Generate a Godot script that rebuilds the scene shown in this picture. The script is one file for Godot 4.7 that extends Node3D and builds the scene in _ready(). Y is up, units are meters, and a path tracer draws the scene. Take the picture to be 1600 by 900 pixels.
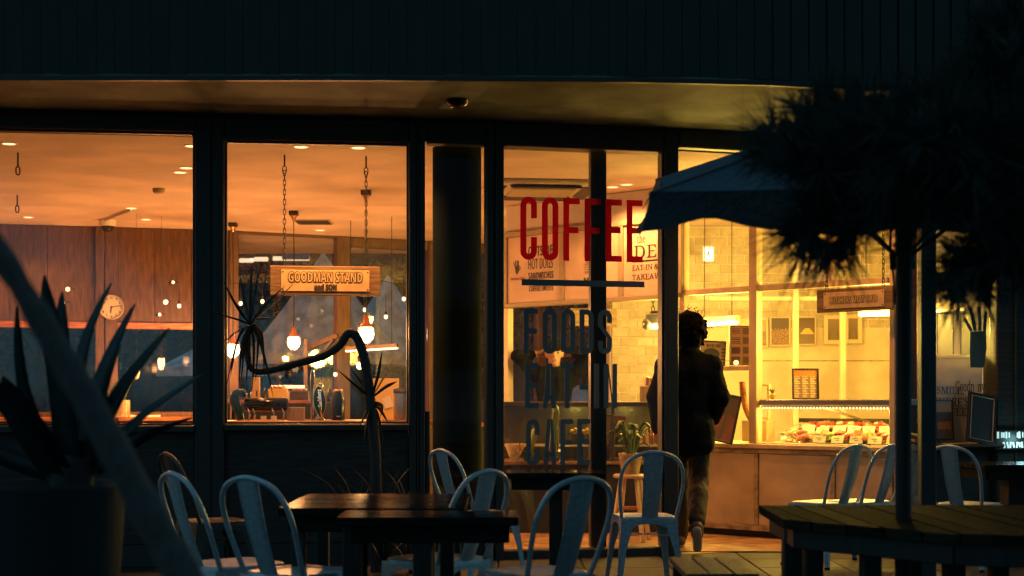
extends Node3D
# A café front at dusk: curved dark shop front, warm rooms behind the glass, a terrace with metal chairs in front.
# Survey: the eye stands 1.18 m above the paving; sv(column, row, distance) is a surveyed point of the place in metres.

const EYE := 1.18
const FOC := 2400.0
var M := {}
var rng := RandomNumberGenerator.new()
var names := {}
var box_cache := {}
var font_cache := {}

# ---------------------------------------------------------------- helpers
func sv(px: float, py: float, d: float) -> Vector3:
	return Vector3((px - 800.0) * d / FOC, EYE + (625.0 - py) * d / FOC, -d)

func hh(py: float, d: float) -> float:
	return EYE + (625.0 - py) * d / FOC

func numbered(parent: Node, called: String) -> String:
	var key := str(parent.get_instance_id()) + called
	var n: int = names.get(key, 0)
	names[key] = n + 1
	return called if n == 0 else "%s_%03d" % [called, n]

func tag(o: Node, label: String, category: String, group := "", kind := "") -> Node:
	if label: o.set_meta("label", label)
	if category: o.set_meta("category", category)
	if group: o.set_meta("group", group)
	if kind: o.set_meta("kind", kind)
	return o

func base(called: String, at: Vector3, label: String, category: String, group := "") -> Node3D:
	var o := Node3D.new()
	o.name = numbered(self, called)
	add_child(o)
	o.position = at
	tag(o, label, category, group)
	return o

func dup(o: Node3D, at: Vector3, turn: float, label: String) -> Node3D:
	var c: Node3D = o.duplicate()
	var nm: String = o.name
	c.name = numbered(self, nm)
	add_child(c)
	c.position = at
	c.rotation.y = turn
	c.set_meta("label", label)
	return c

func gsum(n: Node) -> Vector3:
	var v := Vector3.ZERO
	while n is Node3D and n != self:
		v += n.position
		n = n.get_parent()
	return v

func S() -> SurfaceTool:
	var st := SurfaceTool.new()
	st.begin(Mesh.PRIMITIVE_TRIANGLES)
	st.set_smooth_group(-1)
	return st

# commits a shape built in the place's coordinates (or, with local, in the parent's) as one named mesh
func put(called: String, st, m: Material, parent: Node, local := false) -> MeshInstance3D:
	var o := MeshInstance3D.new()
	if st is SurfaceTool:
		st.generate_normals()
		o.mesh = st.commit()
	else:
		o.mesh = st
	o.material_override = m
	o.name = numbered(parent, called)
	parent.add_child(o, true)
	if not local:
		o.position = -gsum(parent)
	return o

func solo(called: String, st, m: Material, label: String, category: String, group := "", kind := "") -> MeshInstance3D:
	var o := put(called, st, m, self)
	tag(o, label, category, group, kind)
	return o

func tri(st: SurfaceTool, a: Vector3, b: Vector3, c: Vector3):
	st.add_vertex(a); st.add_vertex(b); st.add_vertex(c)

func quad(st: SurfaceTool, a: Vector3, b: Vector3, c: Vector3, d: Vector3):  # clockwise seen from the front
	tri(st, a, b, c); tri(st, a, c, d)

# a box with chamfered edges; t places it (axes of t are the box's axes)
func bx(st: SurfaceTool, t: Transform3D, s: Vector3, bev := 0.004):
	var h := s * 0.5
	bev = minf(bev, minf(h.x, minf(h.y, h.z)) * 0.6)
	if bev < 0.0008:
		var c := []
		for i in 8: c.append(t * Vector3(h.x * (1 if i & 1 else -1), h.y * (1 if i & 2 else -1), h.z * (1 if i & 4 else -1)))
		for f in [[4, 6, 7, 5], [1, 3, 2, 0], [5, 7, 3, 1], [0, 2, 6, 4], [6, 2, 3, 7], [0, 4, 5, 1]]:
			quad(st, c[f[0]], c[f[1]], c[f[2]], c[f[3]])
		return
	var p := {}
	for i in 8:
		var sg := Vector3(1 if i & 1 else -1, 1 if i & 2 else -1, 1 if i & 4 else -1)
		for k in 3:
			var q := h - Vector3(bev, bev, bev)
			q[k] = h[k]
			p[i * 3 + k] = t * (q * sg)
	for f in [[4, 6, 7, 5, 2], [1, 3, 2, 0, 2], [5, 7, 3, 1, 0], [0, 2, 6, 4, 0], [6, 2, 3, 7, 1], [0, 4, 5, 1, 1]]:
		quad(st, p[f[0] * 3 + f[4]], p[f[1] * 3 + f[4]], p[f[2] * 3 + f[4]], p[f[3] * 3 + f[4]])
	for k in 3:
		var a := (k + 1) % 3
		var b := (k + 2) % 3
		for i in 4:
			var sa := i & 1
			var sb := i >> 1
			var lo := (sa << a) | (sb << b)
			var hi := lo | (1 << k)
			var q := [p[lo * 3 + a], p[hi * 3 + a], p[hi * 3 + b], p[lo * 3 + b]]
			if (sa ^ sb) == 0: q.reverse()
			if t.basis.determinant() < 0: q.reverse()
			quad(st, q[0], q[1], q[2], q[3])
	for i in 8:
		var q := [p[i * 3], p[i * 3 + 1], p[i * 3 + 2]]
		if ((i & 1) + ((i >> 1) & 1) + (i >> 2)) % 2 == 1: q.reverse()
		tri(st, q[0], q[1], q[2])

func trf(at: Vector3, yaw := 0.0, pitch := 0.0, roll := 0.0) -> Transform3D:
	return Transform3D(Basis.from_euler(Vector3(pitch, yaw, roll)), at)

# axis-aligned box from corner to corner
func bb(st: SurfaceTool, a: Vector3, b: Vector3, bev := 0.004):
	bx(st, Transform3D(Basis(), (a + b) * 0.5), (b - a).abs(), bev)

# a bar from a to b
func bar(st: SurfaceTool, a: Vector3, b: Vector3, w: float, d: float, up := Vector3.UP, bev := 0.003):
	var y := (b - a).normalized()
	var x := up.cross(y)
	if x.length() < 0.01: x = Vector3.RIGHT.cross(y)
	if x.length() < 0.01: x = Vector3.BACK.cross(y)
	x = x.normalized()
	bx(st, Transform3D(Basis(x, y, x.cross(y)), (a + b) * 0.5), Vector3(w, a.distance_to(b), d), bev)

func tube(st: SurfaceTool, pts: Array, rad, sides := 8, closed := false, caps := true):
	st.set_smooth_group(0)
	var n := pts.size()
	var rings := []
	var nx := Vector3.ZERO
	for i in n:
		var d: Vector3
		if closed: d = pts[(i + 1) % n] - pts[(i + n - 1) % n]
		else: d = pts[mini(i + 1, n - 1)] - pts[maxi(i - 1, 0)]
		d = d.normalized()
		if nx == Vector3.ZERO:
			nx = d.cross(Vector3(0.13, 0.91, 0.37)).normalized()
		nx = (nx - d * nx.dot(d)).normalized()
		var ny := d.cross(nx)
		var r: float = rad[i] if rad is Array else rad
		var ring := []
		for k in sides:
			var a := TAU * k / sides
			ring.append(pts[i] + (nx * cos(a) + ny * sin(a)) * r)
		rings.append(ring)
	for i in (n if closed else n - 1):
		var r0: Array = rings[i]
		var r1: Array = rings[(i + 1) % n]
		for k in sides:
			var k1 := (k + 1) % sides
			quad(st, r0[k], r0[k1], r1[k1], r1[k])
	if caps and not closed:
		st.set_smooth_group(-1)
		for k in range(1, sides - 1):
			tri(st, rings[0][0], rings[0][k + 1], rings[0][k])
			tri(st, rings[n - 1][0], rings[n - 1][k], rings[n - 1][k + 1])
	st.set_smooth_group(-1)

func spline(pts: Array, per := 6) -> Array:
	var out := []
	for i in pts.size() - 1:
		var p0 = pts[maxi(i - 1, 0)]
		var p3 = pts[mini(i + 2, pts.size() - 1)]
		for k in per:
			out.append(pts[i].cubic_interpolate(pts[i + 1], p0, p3, float(k) / per))
	out.append(pts[-1])
	return out

# profile: Vector2(radius, height) from the bottom up, turned about the y axis of t
func lathe(st: SurfaceTool, t: Transform3D, prof: Array, seg := 20, smooth := true):
	st.set_smooth_group(0 if smooth else -1)
	for i in prof.size() - 1:
		var a: Vector2 = prof[i]
		var b: Vector2 = prof[i + 1]
		for k in seg:
			var u := TAU * k / seg
			var v := TAU * (k + 1) / seg
			var p0 := t * Vector3(cos(u) * a.x, a.y, sin(u) * a.x)
			var p1 := t * Vector3(cos(v) * a.x, a.y, sin(v) * a.x)
			var p2 := t * Vector3(cos(v) * b.x, b.y, sin(v) * b.x)
			var p3 := t * Vector3(cos(u) * b.x, b.y, sin(u) * b.x)
			if a.x > 1e-5: tri(st, p0, p1, p2)
			if b.x > 1e-5: tri(st, p0, p2, p3)
	st.set_smooth_group(-1)

func ball(st: SurfaceTool, t: Transform3D, r: Vector3, seg := 12):
	var prof := []
	for i in 9:
		var a := -PI / 2 + PI * i / 8
		prof.append(Vector2(maxf(cos(a), 0.0), sin(a)))
	lathe(st, t * Transform3D(Basis().scaled(r), Vector3.ZERO), prof, seg)

# extruded outline: poly in the xy plane of t, from z = 0 to z = -depth
func prism(st: SurfaceTool, t: Transform3D, poly: PackedVector2Array, depth: float):
	if Geometry2D.is_polygon_clockwise(poly): poly.reverse()
	var idx := Geometry2D.triangulate_polygon(poly)
	for i in range(0, idx.size(), 3):
		var a := poly[idx[i]]
		var b := poly[idx[i + 1]]
		var c := poly[idx[i + 2]]
		if (b - a).cross(c - a) > 0:
			var q := b
			b = c
			c = q
		tri(st, t * Vector3(a.x, a.y, 0), t * Vector3(b.x, b.y, 0), t * Vector3(c.x, c.y, 0))
		tri(st, t * Vector3(a.x, a.y, -depth), t * Vector3(c.x, c.y, -depth), t * Vector3(b.x, b.y, -depth))
	for i in poly.size():
		var a := poly[i]
		var b := poly[(i + 1) % poly.size()]
		quad(st, t * Vector3(a.x, a.y, 0), t * Vector3(b.x, b.y, 0), t * Vector3(b.x, b.y, -depth), t * Vector3(a.x, a.y, -depth))

# a horizontal slab with a polygonal plan (x, z), from y0 up to y1
func slab(st: SurfaceTool, plan: Array, y0: float, y1: float):
	var poly := PackedVector2Array()
	for p in plan: poly.append(Vector2(p.x, -p.y))
	prism(st, Transform3D(Basis(Vector3.RIGHT, Vector3.FORWARD, Vector3.UP), Vector3(0, y1, 0)), poly, y1 - y0)

# a leaf blade: centre line, half widths, folded along the middle, with a little thickness
func blade(st: SurfaceTool, pts: Array, wid: Array, side: Vector3, fold := 0.25, thick := 0.002):
	st.set_smooth_group(0)
	var L := []
	var C := []
	var R := []
	var D := []
	for i in pts.size():
		var d: Vector3 = (pts[mini(i + 1, pts.size() - 1)] - pts[maxi(i - 1, 0)]).normalized()
		var s := (side - d * side.dot(d)).normalized()
		var n := s.cross(d)
		var w: float = wid[i]
		L.append(pts[i] - s * w + n * w * fold)
		R.append(pts[i] + s * w + n * w * fold)
		C.append(pts[i])
		D.append(pts[i] - n * (thick + w * 0.18))
	for i in pts.size() - 1:
		quad(st, L[i], L[i + 1], C[i + 1], C[i])
		quad(st, C[i], C[i + 1], R[i + 1], R[i])
		quad(st, D[i], D[i + 1], L[i + 1], L[i])
		quad(st, R[i], R[i + 1], D[i + 1], D[i])
	st.set_smooth_group(-1)

func text_mesh(s: String, face: String, weight: int, depth := 0.01) -> TextMesh:
	var key := face + str(weight)
	if not font_cache.has(key):
		var f := SystemFont.new()
		f.font_names = [face]
		f.font_weight = weight
		font_cache[key] = f
	var t := TextMesh.new()
	t.font = font_cache[key]
	t.text = s
	t.font_size = 64
	t.pixel_size = 0.01
	t.depth = depth
	t.curve_step = 2.0
	return t

# lettering that fills w x h metres, centred at t and standing 2 mm out along t's z axis
func letters(parent: Node, called: String, s: String, t: Transform3D, w: float, h: float, m: Material, face := "Droid Sans", weight := 700, depth := 0.003) -> MeshInstance3D:
	var tm := text_mesh(s, face, weight)
	var bbox := tm.get_aabb()
	var st := S()
	var sc := Vector3(w / bbox.size.x, h / bbox.size.y, depth / 0.01)
	var c := bbox.position + bbox.size * 0.5
	st.append_from(tm, 0, t * Transform3D(Basis().scaled(sc), -c * sc + Vector3(0, 0, depth * 0.5 + 0.001)))
	var o := MeshInstance3D.new()
	o.mesh = st.commit()
	o.material_override = m
	o.name = numbered(parent, called)
	parent.add_child(o, true)
	o.position = -gsum(parent)
	return o

# condensed letters of one stroke width in a cell w x h, from flat bars and round-cornered arcs
func glyph(st: SurfaceTool, ch: String, t: Transform3D, w: float, h: float, s: float, dp := 0.002):
	var r := w * 0.5
	var ri := r - s
	var arc := func(c: Vector2, a0: float, a1: float):
		var p := PackedVector2Array()
		for i in 11:
			var a := lerpf(a0, a1, i / 10.0)
			p.append(c + Vector2(cos(a), sin(a)) * r)
		for i in 11:
			var a := lerpf(a1, a0, i / 10.0)
			p.append(c + Vector2(cos(a), sin(a)) * ri)
		prism(st, t, p, dp)
	var rc := func(x0: float, y0: float, x1: float, y1: float):
		prism(st, t, PackedVector2Array([Vector2(x0, y0), Vector2(x1, y0), Vector2(x1, y1), Vector2(x0, y1)]), dp)
	var pg := func(a: Array):
		prism(st, t, PackedVector2Array(a), dp)
	match ch:
		"C":
			arc.call(Vector2(r, h - r), 0.0, PI); arc.call(Vector2(r, r), PI, TAU)
			rc.call(0, r, s, h - r); rc.call(w - s, r, w, h * 0.36); rc.call(w - s, h * 0.66, w, h - r)
		"O":
			arc.call(Vector2(r, h - r), 0.0, PI); arc.call(Vector2(r, r), PI, TAU)
			rc.call(0, r, s, h - r); rc.call(w - s, r, w, h - r)
		"D":
			arc.call(Vector2(r, h - r), 0.0, PI / 2); arc.call(Vector2(r, r), PI * 1.5, TAU)
			rc.call(0, 0, s, h); rc.call(w - s, r, w, h - r); rc.call(s, h - s, r, h); rc.call(s, 0, r, s)
		"S":
			arc.call(Vector2(r, h - r), 0.0, PI); arc.call(Vector2(r, r), PI, TAU)
			rc.call(w - s, h * 0.70, w, h - r); rc.call(0, h * 0.64, s, h - r); rc.call(0, r, s, h * 0.30); rc.call(w - s, r, w, h * 0.36)
			pg.call([Vector2(0, h * 0.64), Vector2(w - s, h * 0.36), Vector2(w, h * 0.36), Vector2(s, h * 0.64)])
		"E":
			rc.call(0, 0, s, h); rc.call(s, h - s, w, h); rc.call(s, 0, w, s); rc.call(s, h * 0.46, w * 0.92, h * 0.46 + s)
		"F":
			rc.call(0, 0, s, h); rc.call(s, h - s, w, h); rc.call(s, h * 0.44, w * 0.92, h * 0.44 + s)
		"A":
			pg.call([Vector2(0, 0), Vector2(s, 0), Vector2(r + s * 0.15, h), Vector2(r - s * 0.55, h)])
			pg.call([Vector2(w - s, 0), Vector2(w, 0), Vector2(r + s * 0.55, h), Vector2(r + s * 0.15, h)])
			rc.call(w * 0.25, h * 0.2, w * 0.75, h * 0.2 + s * 0.8)
		"T":
			rc.call(r - s / 2, 0, r + s / 2, h - s); rc.call(0, h - s, w, h)
		"I":
			rc.call(r - s / 2, 0, r + s / 2, h)
		"N":
			rc.call(0, 0, s, h); rc.call(w - s, 0, w, h)
			pg.call([Vector2(s, h), Vector2(s, h * 0.72), Vector2(w - s, 0), Vector2(w - s, h * 0.28)])
		"-":
			rc.call(w * 0.15, h * 0.42, w * 0.85, h * 0.42 + s)

func mat(called: String, lin: Color, rough := 0.6, tex = null, tex_scale := Vector3.ONE, metal := 0.0) -> StandardMaterial3D:
	var m := StandardMaterial3D.new()
	m.resource_name = called
	m.albedo_color = lin.linear_to_srgb()
	m.roughness = rough
	m.metallic = metal
	if tex:
		m.albedo_texture = tex
		m.uv1_triplanar = true
		m.uv1_world_triplanar = true
		m.uv1_scale = tex_scale
	M[called] = m
	return m

func glow(called: String, lin: Color, energy: float) -> StandardMaterial3D:
	var m := mat(called, Color(0.8, 0.8, 0.8), 0.5)
	m.emission_enabled = true
	m.emission = lin.linear_to_srgb()
	m.emission_energy_multiplier = energy
	return m

func noise_tex(freq: float, lo: float, hi: float, octaves := 4, sd := 1, size := 512) -> NoiseTexture2D:
	var n := FastNoiseLite.new()
	n.seed = sd
	n.frequency = freq
	n.fractal_octaves = octaves
	var g := Gradient.new()
	g.offsets = PackedFloat32Array([0.25, 0.75])
	g.colors = PackedColorArray([Color(lo, lo, lo), Color(hi, hi, hi)])
	var t := NoiseTexture2D.new()
	t.width = size
	t.height = size
	t.seamless = true
	t.noise = n
	t.color_ramp = g
	return t

func lamp(called: String, parent: Node, at: Vector3, col: Color, energy: float, size := 0.05) -> OmniLight3D:
	var l := OmniLight3D.new()
	l.name = numbered(parent, called)
	l.light_color = col.linear_to_srgb()
	l.light_energy = energy
	l.light_size = size
	l.omni_range = 20.0
	l.omni_attenuation = 2.0
	l.shadow_enabled = true
	parent.add_child(l, true)
	l.position = at - gsum(parent)
	return l

func spot(called: String, parent: Node, at: Vector3, to: Vector3, col: Color, energy: float, angle := 45.0) -> SpotLight3D:
	var l := SpotLight3D.new()
	l.name = numbered(parent, called)
	l.light_color = col.linear_to_srgb()
	l.light_energy = energy
	l.light_size = 0.04
	l.spot_angle = angle
	l.spot_angle_attenuation = 0.6
	l.spot_range = 20.0
	l.spot_attenuation = 2.0
	l.shadow_enabled = true
	parent.add_child(l, true)
	l.position = at - gsum(parent)
	l.basis = Basis.looking_at((to - at).normalized(), Vector3(0, 0, -1) if absf((to - at).normalized().y) > 0.9 else Vector3.UP)
	return l

# surface nets over tapered capsules [a, b, radius a, radius b], joined with a smooth minimum k
func blob(st: SurfaceTool, bones: Array, cell: float, k := 0.02, rough := 0.0, sd := 1, waves := Vector3(38, 38, 38)):
	var nz := FastNoiseLite.new()
	nz.seed = sd
	nz.frequency = 1.0
	var lo := Vector3(1e9, 1e9, 1e9)
	var hi := -lo
	for b in bones:
		var r := maxf(b[2], b[3]) + k + rough
		lo = lo.min(b[0] - Vector3(r, r, r)).min(b[1] - Vector3(r, r, r))
		hi = hi.max(b[0] + Vector3(r, r, r)).max(b[1] + Vector3(r, r, r))
	lo -= Vector3.ONE * cell * 2
	var n := Vector3i(((hi - lo) / cell).ceil()) + Vector3i(3, 3, 3)
	var f := PackedFloat32Array()
	f.resize(n.x * n.y * n.z)
	f.fill(1.0)
	for b in bones:
		var a: Vector3 = b[0]
		var ab: Vector3 = b[1] - a
		var l2 := maxf(ab.length_squared(), 1e-9)
		var ra: float = b[2]
		var rb: float = b[3]
		var m := maxf(ra, rb) + k * 1.5 + cell * 2 + rough
		var i0 := Vector3i(((a.min(b[1]) - Vector3.ONE * m - lo) / cell).floor()).clamp(Vector3i.ZERO, n - Vector3i.ONE)
		var i1 := Vector3i(((a.max(b[1]) + Vector3.ONE * m - lo) / cell).ceil()).clamp(Vector3i.ZERO, n - Vector3i.ONE)
		for z in range(i0.z, i1.z + 1):
			for y in range(i0.y, i1.y + 1):
				var at := (z * n.y + y) * n.x
				for x in range(i0.x, i1.x + 1):
					var p := lo + Vector3(x, y, z) * cell - a
					var t := clampf(p.dot(ab) / l2, 0.0, 1.0)
					var d := (p - ab * t).length() - lerpf(ra, rb, t)
					var o := f[at + x]
					var h := maxf(k - absf(o - d), 0.0) / k
					f[at + x] = minf(o, d) - h * h * k * 0.25
	if rough > 0.0:
		for z in n.z:
			for y in n.y:
				var at := (z * n.y + y) * n.x
				for x in n.x:
					if absf(f[at + x]) < rough * 2 + cell * 2:
						var p := lo + Vector3(x, y, z) * cell
						f[at + x] += rough * (nz.get_noise_3dv(p * waves) + 0.6 * nz.get_noise_3dv(p * waves * 2.6))
	var vid := {}
	var off := [0, 1, n.x, n.x + 1, n.x * n.y, n.x * n.y + 1, n.x * n.y + n.x, n.x * n.y + n.x + 1]
	var edges := [[0, 1], [2, 3], [4, 5], [6, 7], [0, 2], [1, 3], [4, 6], [5, 7], [0, 4], [1, 5], [2, 6], [3, 7]]
	for z in n.z - 1:
		for y in n.y - 1:
			for x in n.x - 1:
				var at := (z * n.y + y) * n.x + x
				var inside := 0
				for q in off:
					if f[at + q] < 0.0: inside += 1
				if inside == 0 or inside == 8: continue
				var sum := Vector3.ZERO
				var cnt := 0
				for e in edges:
					var fa: float = f[at + off[e[0]]]
					var fb: float = f[at + off[e[1]]]
					if (fa < 0.0) != (fb < 0.0):
						var u := fa / (fa - fb)
						var pa := Vector3(e[0] & 1, (e[0] >> 1) & 1, e[0] >> 2)
						var pb := Vector3(e[1] & 1, (e[1] >> 1) & 1, e[1] >> 2)
						sum += pa.lerp(pb, u)
						cnt += 1
				vid[at] = lo + (Vector3(x, y, z) + sum / cnt) * cell
	st.set_smooth_group(0)
	var step := [1, n.x, n.x * n.y]
	for at in vid:
		for ax in 3:
			var other: int = at + step[ax]
			if other >= f.size(): continue
			var s0 := f[at] < 0.0
			if s0 == (f[other] < 0.0): continue
			var u: int = step[(ax + 1) % 3]
			var v: int = step[(ax + 2) % 3]
			if not (vid.has(at - u) and vid.has(at - v) and vid.has(at - u - v)): continue
			if s0: quad(st, vid[at], vid[at - v], vid[at - u - v], vid[at - u])
			else: quad(st, vid[at], vid[at - u], vid[at - u - v], vid[at - v])
	st.set_smooth_group(-1)

# ---------------------------------------------------------------- the place
var bays := []          # [transform, length] of each straight stretch of the curved shop front; x runs along it, z points out to the terrace
var DELI: Transform3D   # the deli counter's line inside, x along it, z towards the entrance

func stretch(a: Vector3, b: Vector3) -> Array:
	a.y = 0
	b.y = 0
	var u := (b - a).normalized()
	return [Transform3D(Basis(u, Vector3.UP, u.cross(Vector3.UP)), a), a.distance_to(b)]

# how far along a stretch the sight line through that column meets it, and the distance there
func along(t: Transform3D, px: float) -> float:
	var k := (px - 800.0) / FOC
	return (-k * t.origin.z - t.origin.x) / (t.basis.x.x + k * t.basis.x.z)

func dist(t: Transform3D, s: float, out := 0.0) -> float:
	return -(t * Vector3(s, 0, out)).z

func materials():
	var grain := noise_tex(0.012, 0.72, 1.0, 4, 3)
	var mottle := noise_tex(0.01, 0.7, 1.0, 5, 5)
	var fine := noise_tex(0.06, 0.78, 1.0, 3, 9)
	var soft := noise_tex(0.006, 0.9, 1.0, 4, 13)
	var worn := noise_tex(0.02, 0.86, 1.0, 5, 31)
	var smear := noise_tex(0.03, 0.05, 1.0, 5, 21)
	mat("frame", Color(0.034, 0.05, 0.049), 0.5, fine, Vector3(2, 2, 2))
	mat("frame_dark", Color(0.006, 0.009, 0.009), 0.7)
	mat("frame_light", Color(0.06, 0.05, 0.035), 0.4)
	mat("fascia", Color(0.030, 0.052, 0.05), 0.9, soft, Vector3(2, 0.4, 2))
	mat("fascia_b", Color(0.031, 0.053, 0.051), 0.9, soft, Vector3(2, 0.4, 2))
	mat("soffit", Color(0.145, 0.195, 0.145), 0.8, mottle, Vector3(0.35, 0.35, 0.35))
	mat("ceiling", Color(0.78, 0.62, 0.50), 0.85, soft, Vector3(0.3, 0.3, 0.3))
	mat("plaster", Color(0.66, 0.58, 0.48), 0.85, soft, Vector3(0.4, 0.4, 0.4))
	mat("paving", Color(0.035, 0.035, 0.035), 0.75, fine, Vector3(0.7, 0.7, 0.7))
	mat("paver", Color(0.05, 0.048, 0.045), 0.7, fine, Vector3(1.3, 1.3, 1.3))
	mat("paver_b", Color(0.038, 0.037, 0.036), 0.65, fine, Vector3(1.3, 1.3, 1.3))
	mat("floor", Color(0.52, 0.30, 0.15), 0.4, mottle, Vector3(0.7, 0.7, 0.7))
	mat("floor_b", Color(0.46, 0.26, 0.12), 0.45, mottle, Vector3(0.6, 0.6, 0.6))
	mat("panel_dark", Color(0.045, 0.048, 0.043), 0.6, grain, Vector3(0.6, 4, 0.6))
	mat("column", Color(0.007, 0.014, 0.014), 0.85, soft, Vector3(2, 0.5, 2))
	mat("wood_panel", Color(0.125, 0.054, 0.012), 0.5, grain, Vector3(5, 0.5, 5))
	mat("wood_panel_b", Color(0.112, 0.048, 0.011), 0.5, grain, Vector3(5, 0.5, 5))
	mat("wood_rail", Color(0.46, 0.17, 0.06), 0.4, grain, Vector3(0.6, 5, 5))
	mat("wood_post", Color(0.13, 0.06, 0.023), 0.45, grain, Vector3(5, 0.5, 5))
	mat("wood_cream", Color(0.70, 0.52, 0.31), 0.5, soft, Vector3(3, 0.7, 3))
	mat("wood_sign", Color(0.30, 0.18, 0.08), 0.6, mottle, Vector3(0.6, 8, 0.6))
	mat("plate", Color(0.68, 0.48, 0.22), 0.5, soft, Vector3(2, 2, 2))
	mat("ink", Color(0.03, 0.022, 0.012), 0.6)
	mat("board", Color(0.70, 0.52, 0.36), 0.7, soft, Vector3(1, 1, 1))
	mat("board_frame", Color(0.36, 0.29, 0.17), 0.55)
	mat("brick", Color(0.55, 0.47, 0.32), 0.35, soft, Vector3(2, 2, 2))
	mat("brick_b", Color(0.51, 0.43, 0.29), 0.4, soft, Vector3(2, 2, 2))
	mat("brick_c", Color(0.59, 0.51, 0.36), 0.3, soft, Vector3(2, 2, 2))
	mat("mortar", Color(0.84, 0.80, 0.68), 0.9, fine, Vector3(3, 3, 3))
	mat("cream_paint", Color(0.76, 0.66, 0.46), 0.6, soft, Vector3(0.6, 0.6, 0.6))
	mat("counter_panel", Color(0.58, 0.45, 0.29), 0.55, soft, Vector3(1.2, 1.2, 1.2))
	mat("counter_edge", Color(0.50, 0.38, 0.23), 0.5, mottle, Vector3(2, 2, 2))
	mat("steel", Color(0.55, 0.52, 0.48), 0.3, fine, Vector3(1, 8, 1), 0.85)
	mat("chrome", Color(0.7, 0.68, 0.64), 0.12, null, Vector3.ONE, 1.0)
	mat("copper", Color(0.75, 0.36, 0.18), 0.25, null, Vector3.ONE, 1.0)
	mat("black", Color(0.012, 0.012, 0.012), 0.5)
	mat("black_gloss", Color(0.012, 0.013, 0.012), 0.15)
	mat("iron", Color(0.03, 0.025, 0.018), 0.5, null, Vector3.ONE, 0.4)
	mat("white_card", Color(0.75, 0.66, 0.48), 0.7)
	mat("paper", Color(0.78, 0.7, 0.55), 0.8)
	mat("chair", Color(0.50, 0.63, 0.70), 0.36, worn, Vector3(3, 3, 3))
	mat("chair_brown", Color(0.06, 0.062, 0.05), 0.4, fine, Vector3(4, 4, 4))  # own darker brown paint of a single chair
	mat("rubber", Color(0.02, 0.02, 0.02), 0.9)
	mat("table", Color(0.026, 0.027, 0.024), 0.11, grain, Vector3(1, 6, 7))
	mat("table_b", Color(0.022, 0.023, 0.021), 0.15, grain, Vector3(1, 6, 7))
	mat("table_c", Color(0.046, 0.040, 0.026), 0.75, grain, Vector3(8, 6, 1))
	mat("table_d", Color(0.030, 0.027, 0.02), 0.7, grain, Vector3(8, 6, 1))
	mat("timber_dark", Color(0.022, 0.02, 0.018), 0.6, grain, Vector3(5, 0.6, 5))
	mat("bench_wood", Color(0.16, 0.14, 0.075), 0.6, grain, Vector3(8, 6, 1))
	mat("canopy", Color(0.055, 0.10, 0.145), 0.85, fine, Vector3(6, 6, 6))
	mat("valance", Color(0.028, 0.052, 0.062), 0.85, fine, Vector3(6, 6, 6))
	mat("pale_canopy", Color(0.78, 0.78, 0.82), 0.85, mottle, Vector3(0.8, 0.8, 0.8))
	mat("bark", Color(0.10, 0.095, 0.092), 0.9, fine, Vector3(2, 0.8, 2))
	mat("bark_dark", Color(0.04, 0.035, 0.03), 0.85, fine, Vector3(3, 3, 3))
	mat("agave", Color(0.02, 0.06, 0.062), 0.5, mottle, Vector3(2, 2, 2))
	mat("agave_b", Color(0.009, 0.028, 0.030), 0.55, mottle, Vector3(2, 2, 2))
	mat("leaf_dark", Color(0.014, 0.02, 0.014), 0.5)
	mat("leaf_dry", Color(0.05, 0.04, 0.022), 0.8)
	mat("leaf_green", Color(0.06, 0.12, 0.025), 0.5)
	mat("needle", Color(0.036, 0.066, 0.058), 0.6)
	mat("hedge", Color(0.035, 0.052, 0.05), 0.8)
	mat("pot", Color(0.5, 0.36, 0.18), 0.7, mottle, Vector3(2, 2, 2))
	mat("planter", Color(0.008, 0.016, 0.017), 0.7)
	mat("jacket", Color(0.008, 0.012, 0.015), 0.85, fine, Vector3(8, 8, 8))
	mat("trousers", Color(0.034, 0.025, 0.016), 0.85, fine, Vector3(8, 8, 8))
	mat("skin", Color(0.50, 0.27, 0.17), 0.55)
	mat("hair", Color(0.006, 0.005, 0.004), 0.8)
	mat("shoe", Color(0.06, 0.045, 0.035), 0.7)
	mat("sole", Color(0.42, 0.33, 0.24), 0.8)
	mat("meat", Color(0.40, 0.06, 0.04), 0.35)
	mat("meat_b", Color(0.5, 0.15, 0.10), 0.3)
	mat("fat", Color(0.6, 0.36, 0.22), 0.35)
	mat("salad", Color(0.25, 0.32, 0.08), 0.4)
	mat("tray", Color(0.6, 0.55, 0.42), 0.25)
	mat("yellow_tub", Color(0.72, 0.48, 0.10), 0.5)
	mat("carton", Color(0.55, 0.36, 0.18), 0.7)
	mat("badge_green", Color(0.012, 0.07, 0.035), 0.2)
	mat("hose_green", Color(0.012, 0.05, 0.035), 0.15)
	mat("off_white", Color(0.75, 0.72, 0.62), 0.5)
	mat("sausage", Color(0.42, 0.16, 0.05), 0.4)
	mat("photo_dark", Color(0.10, 0.07, 0.05), 0.3)
	mat("photo_mid", Color(0.30, 0.2, 0.12), 0.4)
	mat("photo_sky", Color(0.4, 0.33, 0.22), 0.4)
	mat("photo_red", Color(0.38, 0.1, 0.04), 0.35)
	mat("chalk", Color(0.028, 0.035, 0.035), 0.35, fine, Vector3(2, 2, 2))
	mat("gilt", Color(0.4, 0.33, 0.2), 0.4, null, Vector3.ONE, 0.5)
	mat("frame_cream", Color(0.7, 0.56, 0.34), 0.5)
	mat("red_vinyl", Color(0.5, 0.012, 0.03), 0.55)
	M.red_vinyl.backlight_enabled = true
	M.red_vinyl.backlight = Color(0.9, 0.12, 0.14)
	mat("teal_vinyl", Color(0.075, 0.155, 0.19), 0.6)
	mat("teal_dark", Color(0.05, 0.13, 0.16), 0.6)
	mat("shirt", Color(0.006, 0.007, 0.007), 0.9)
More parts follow.
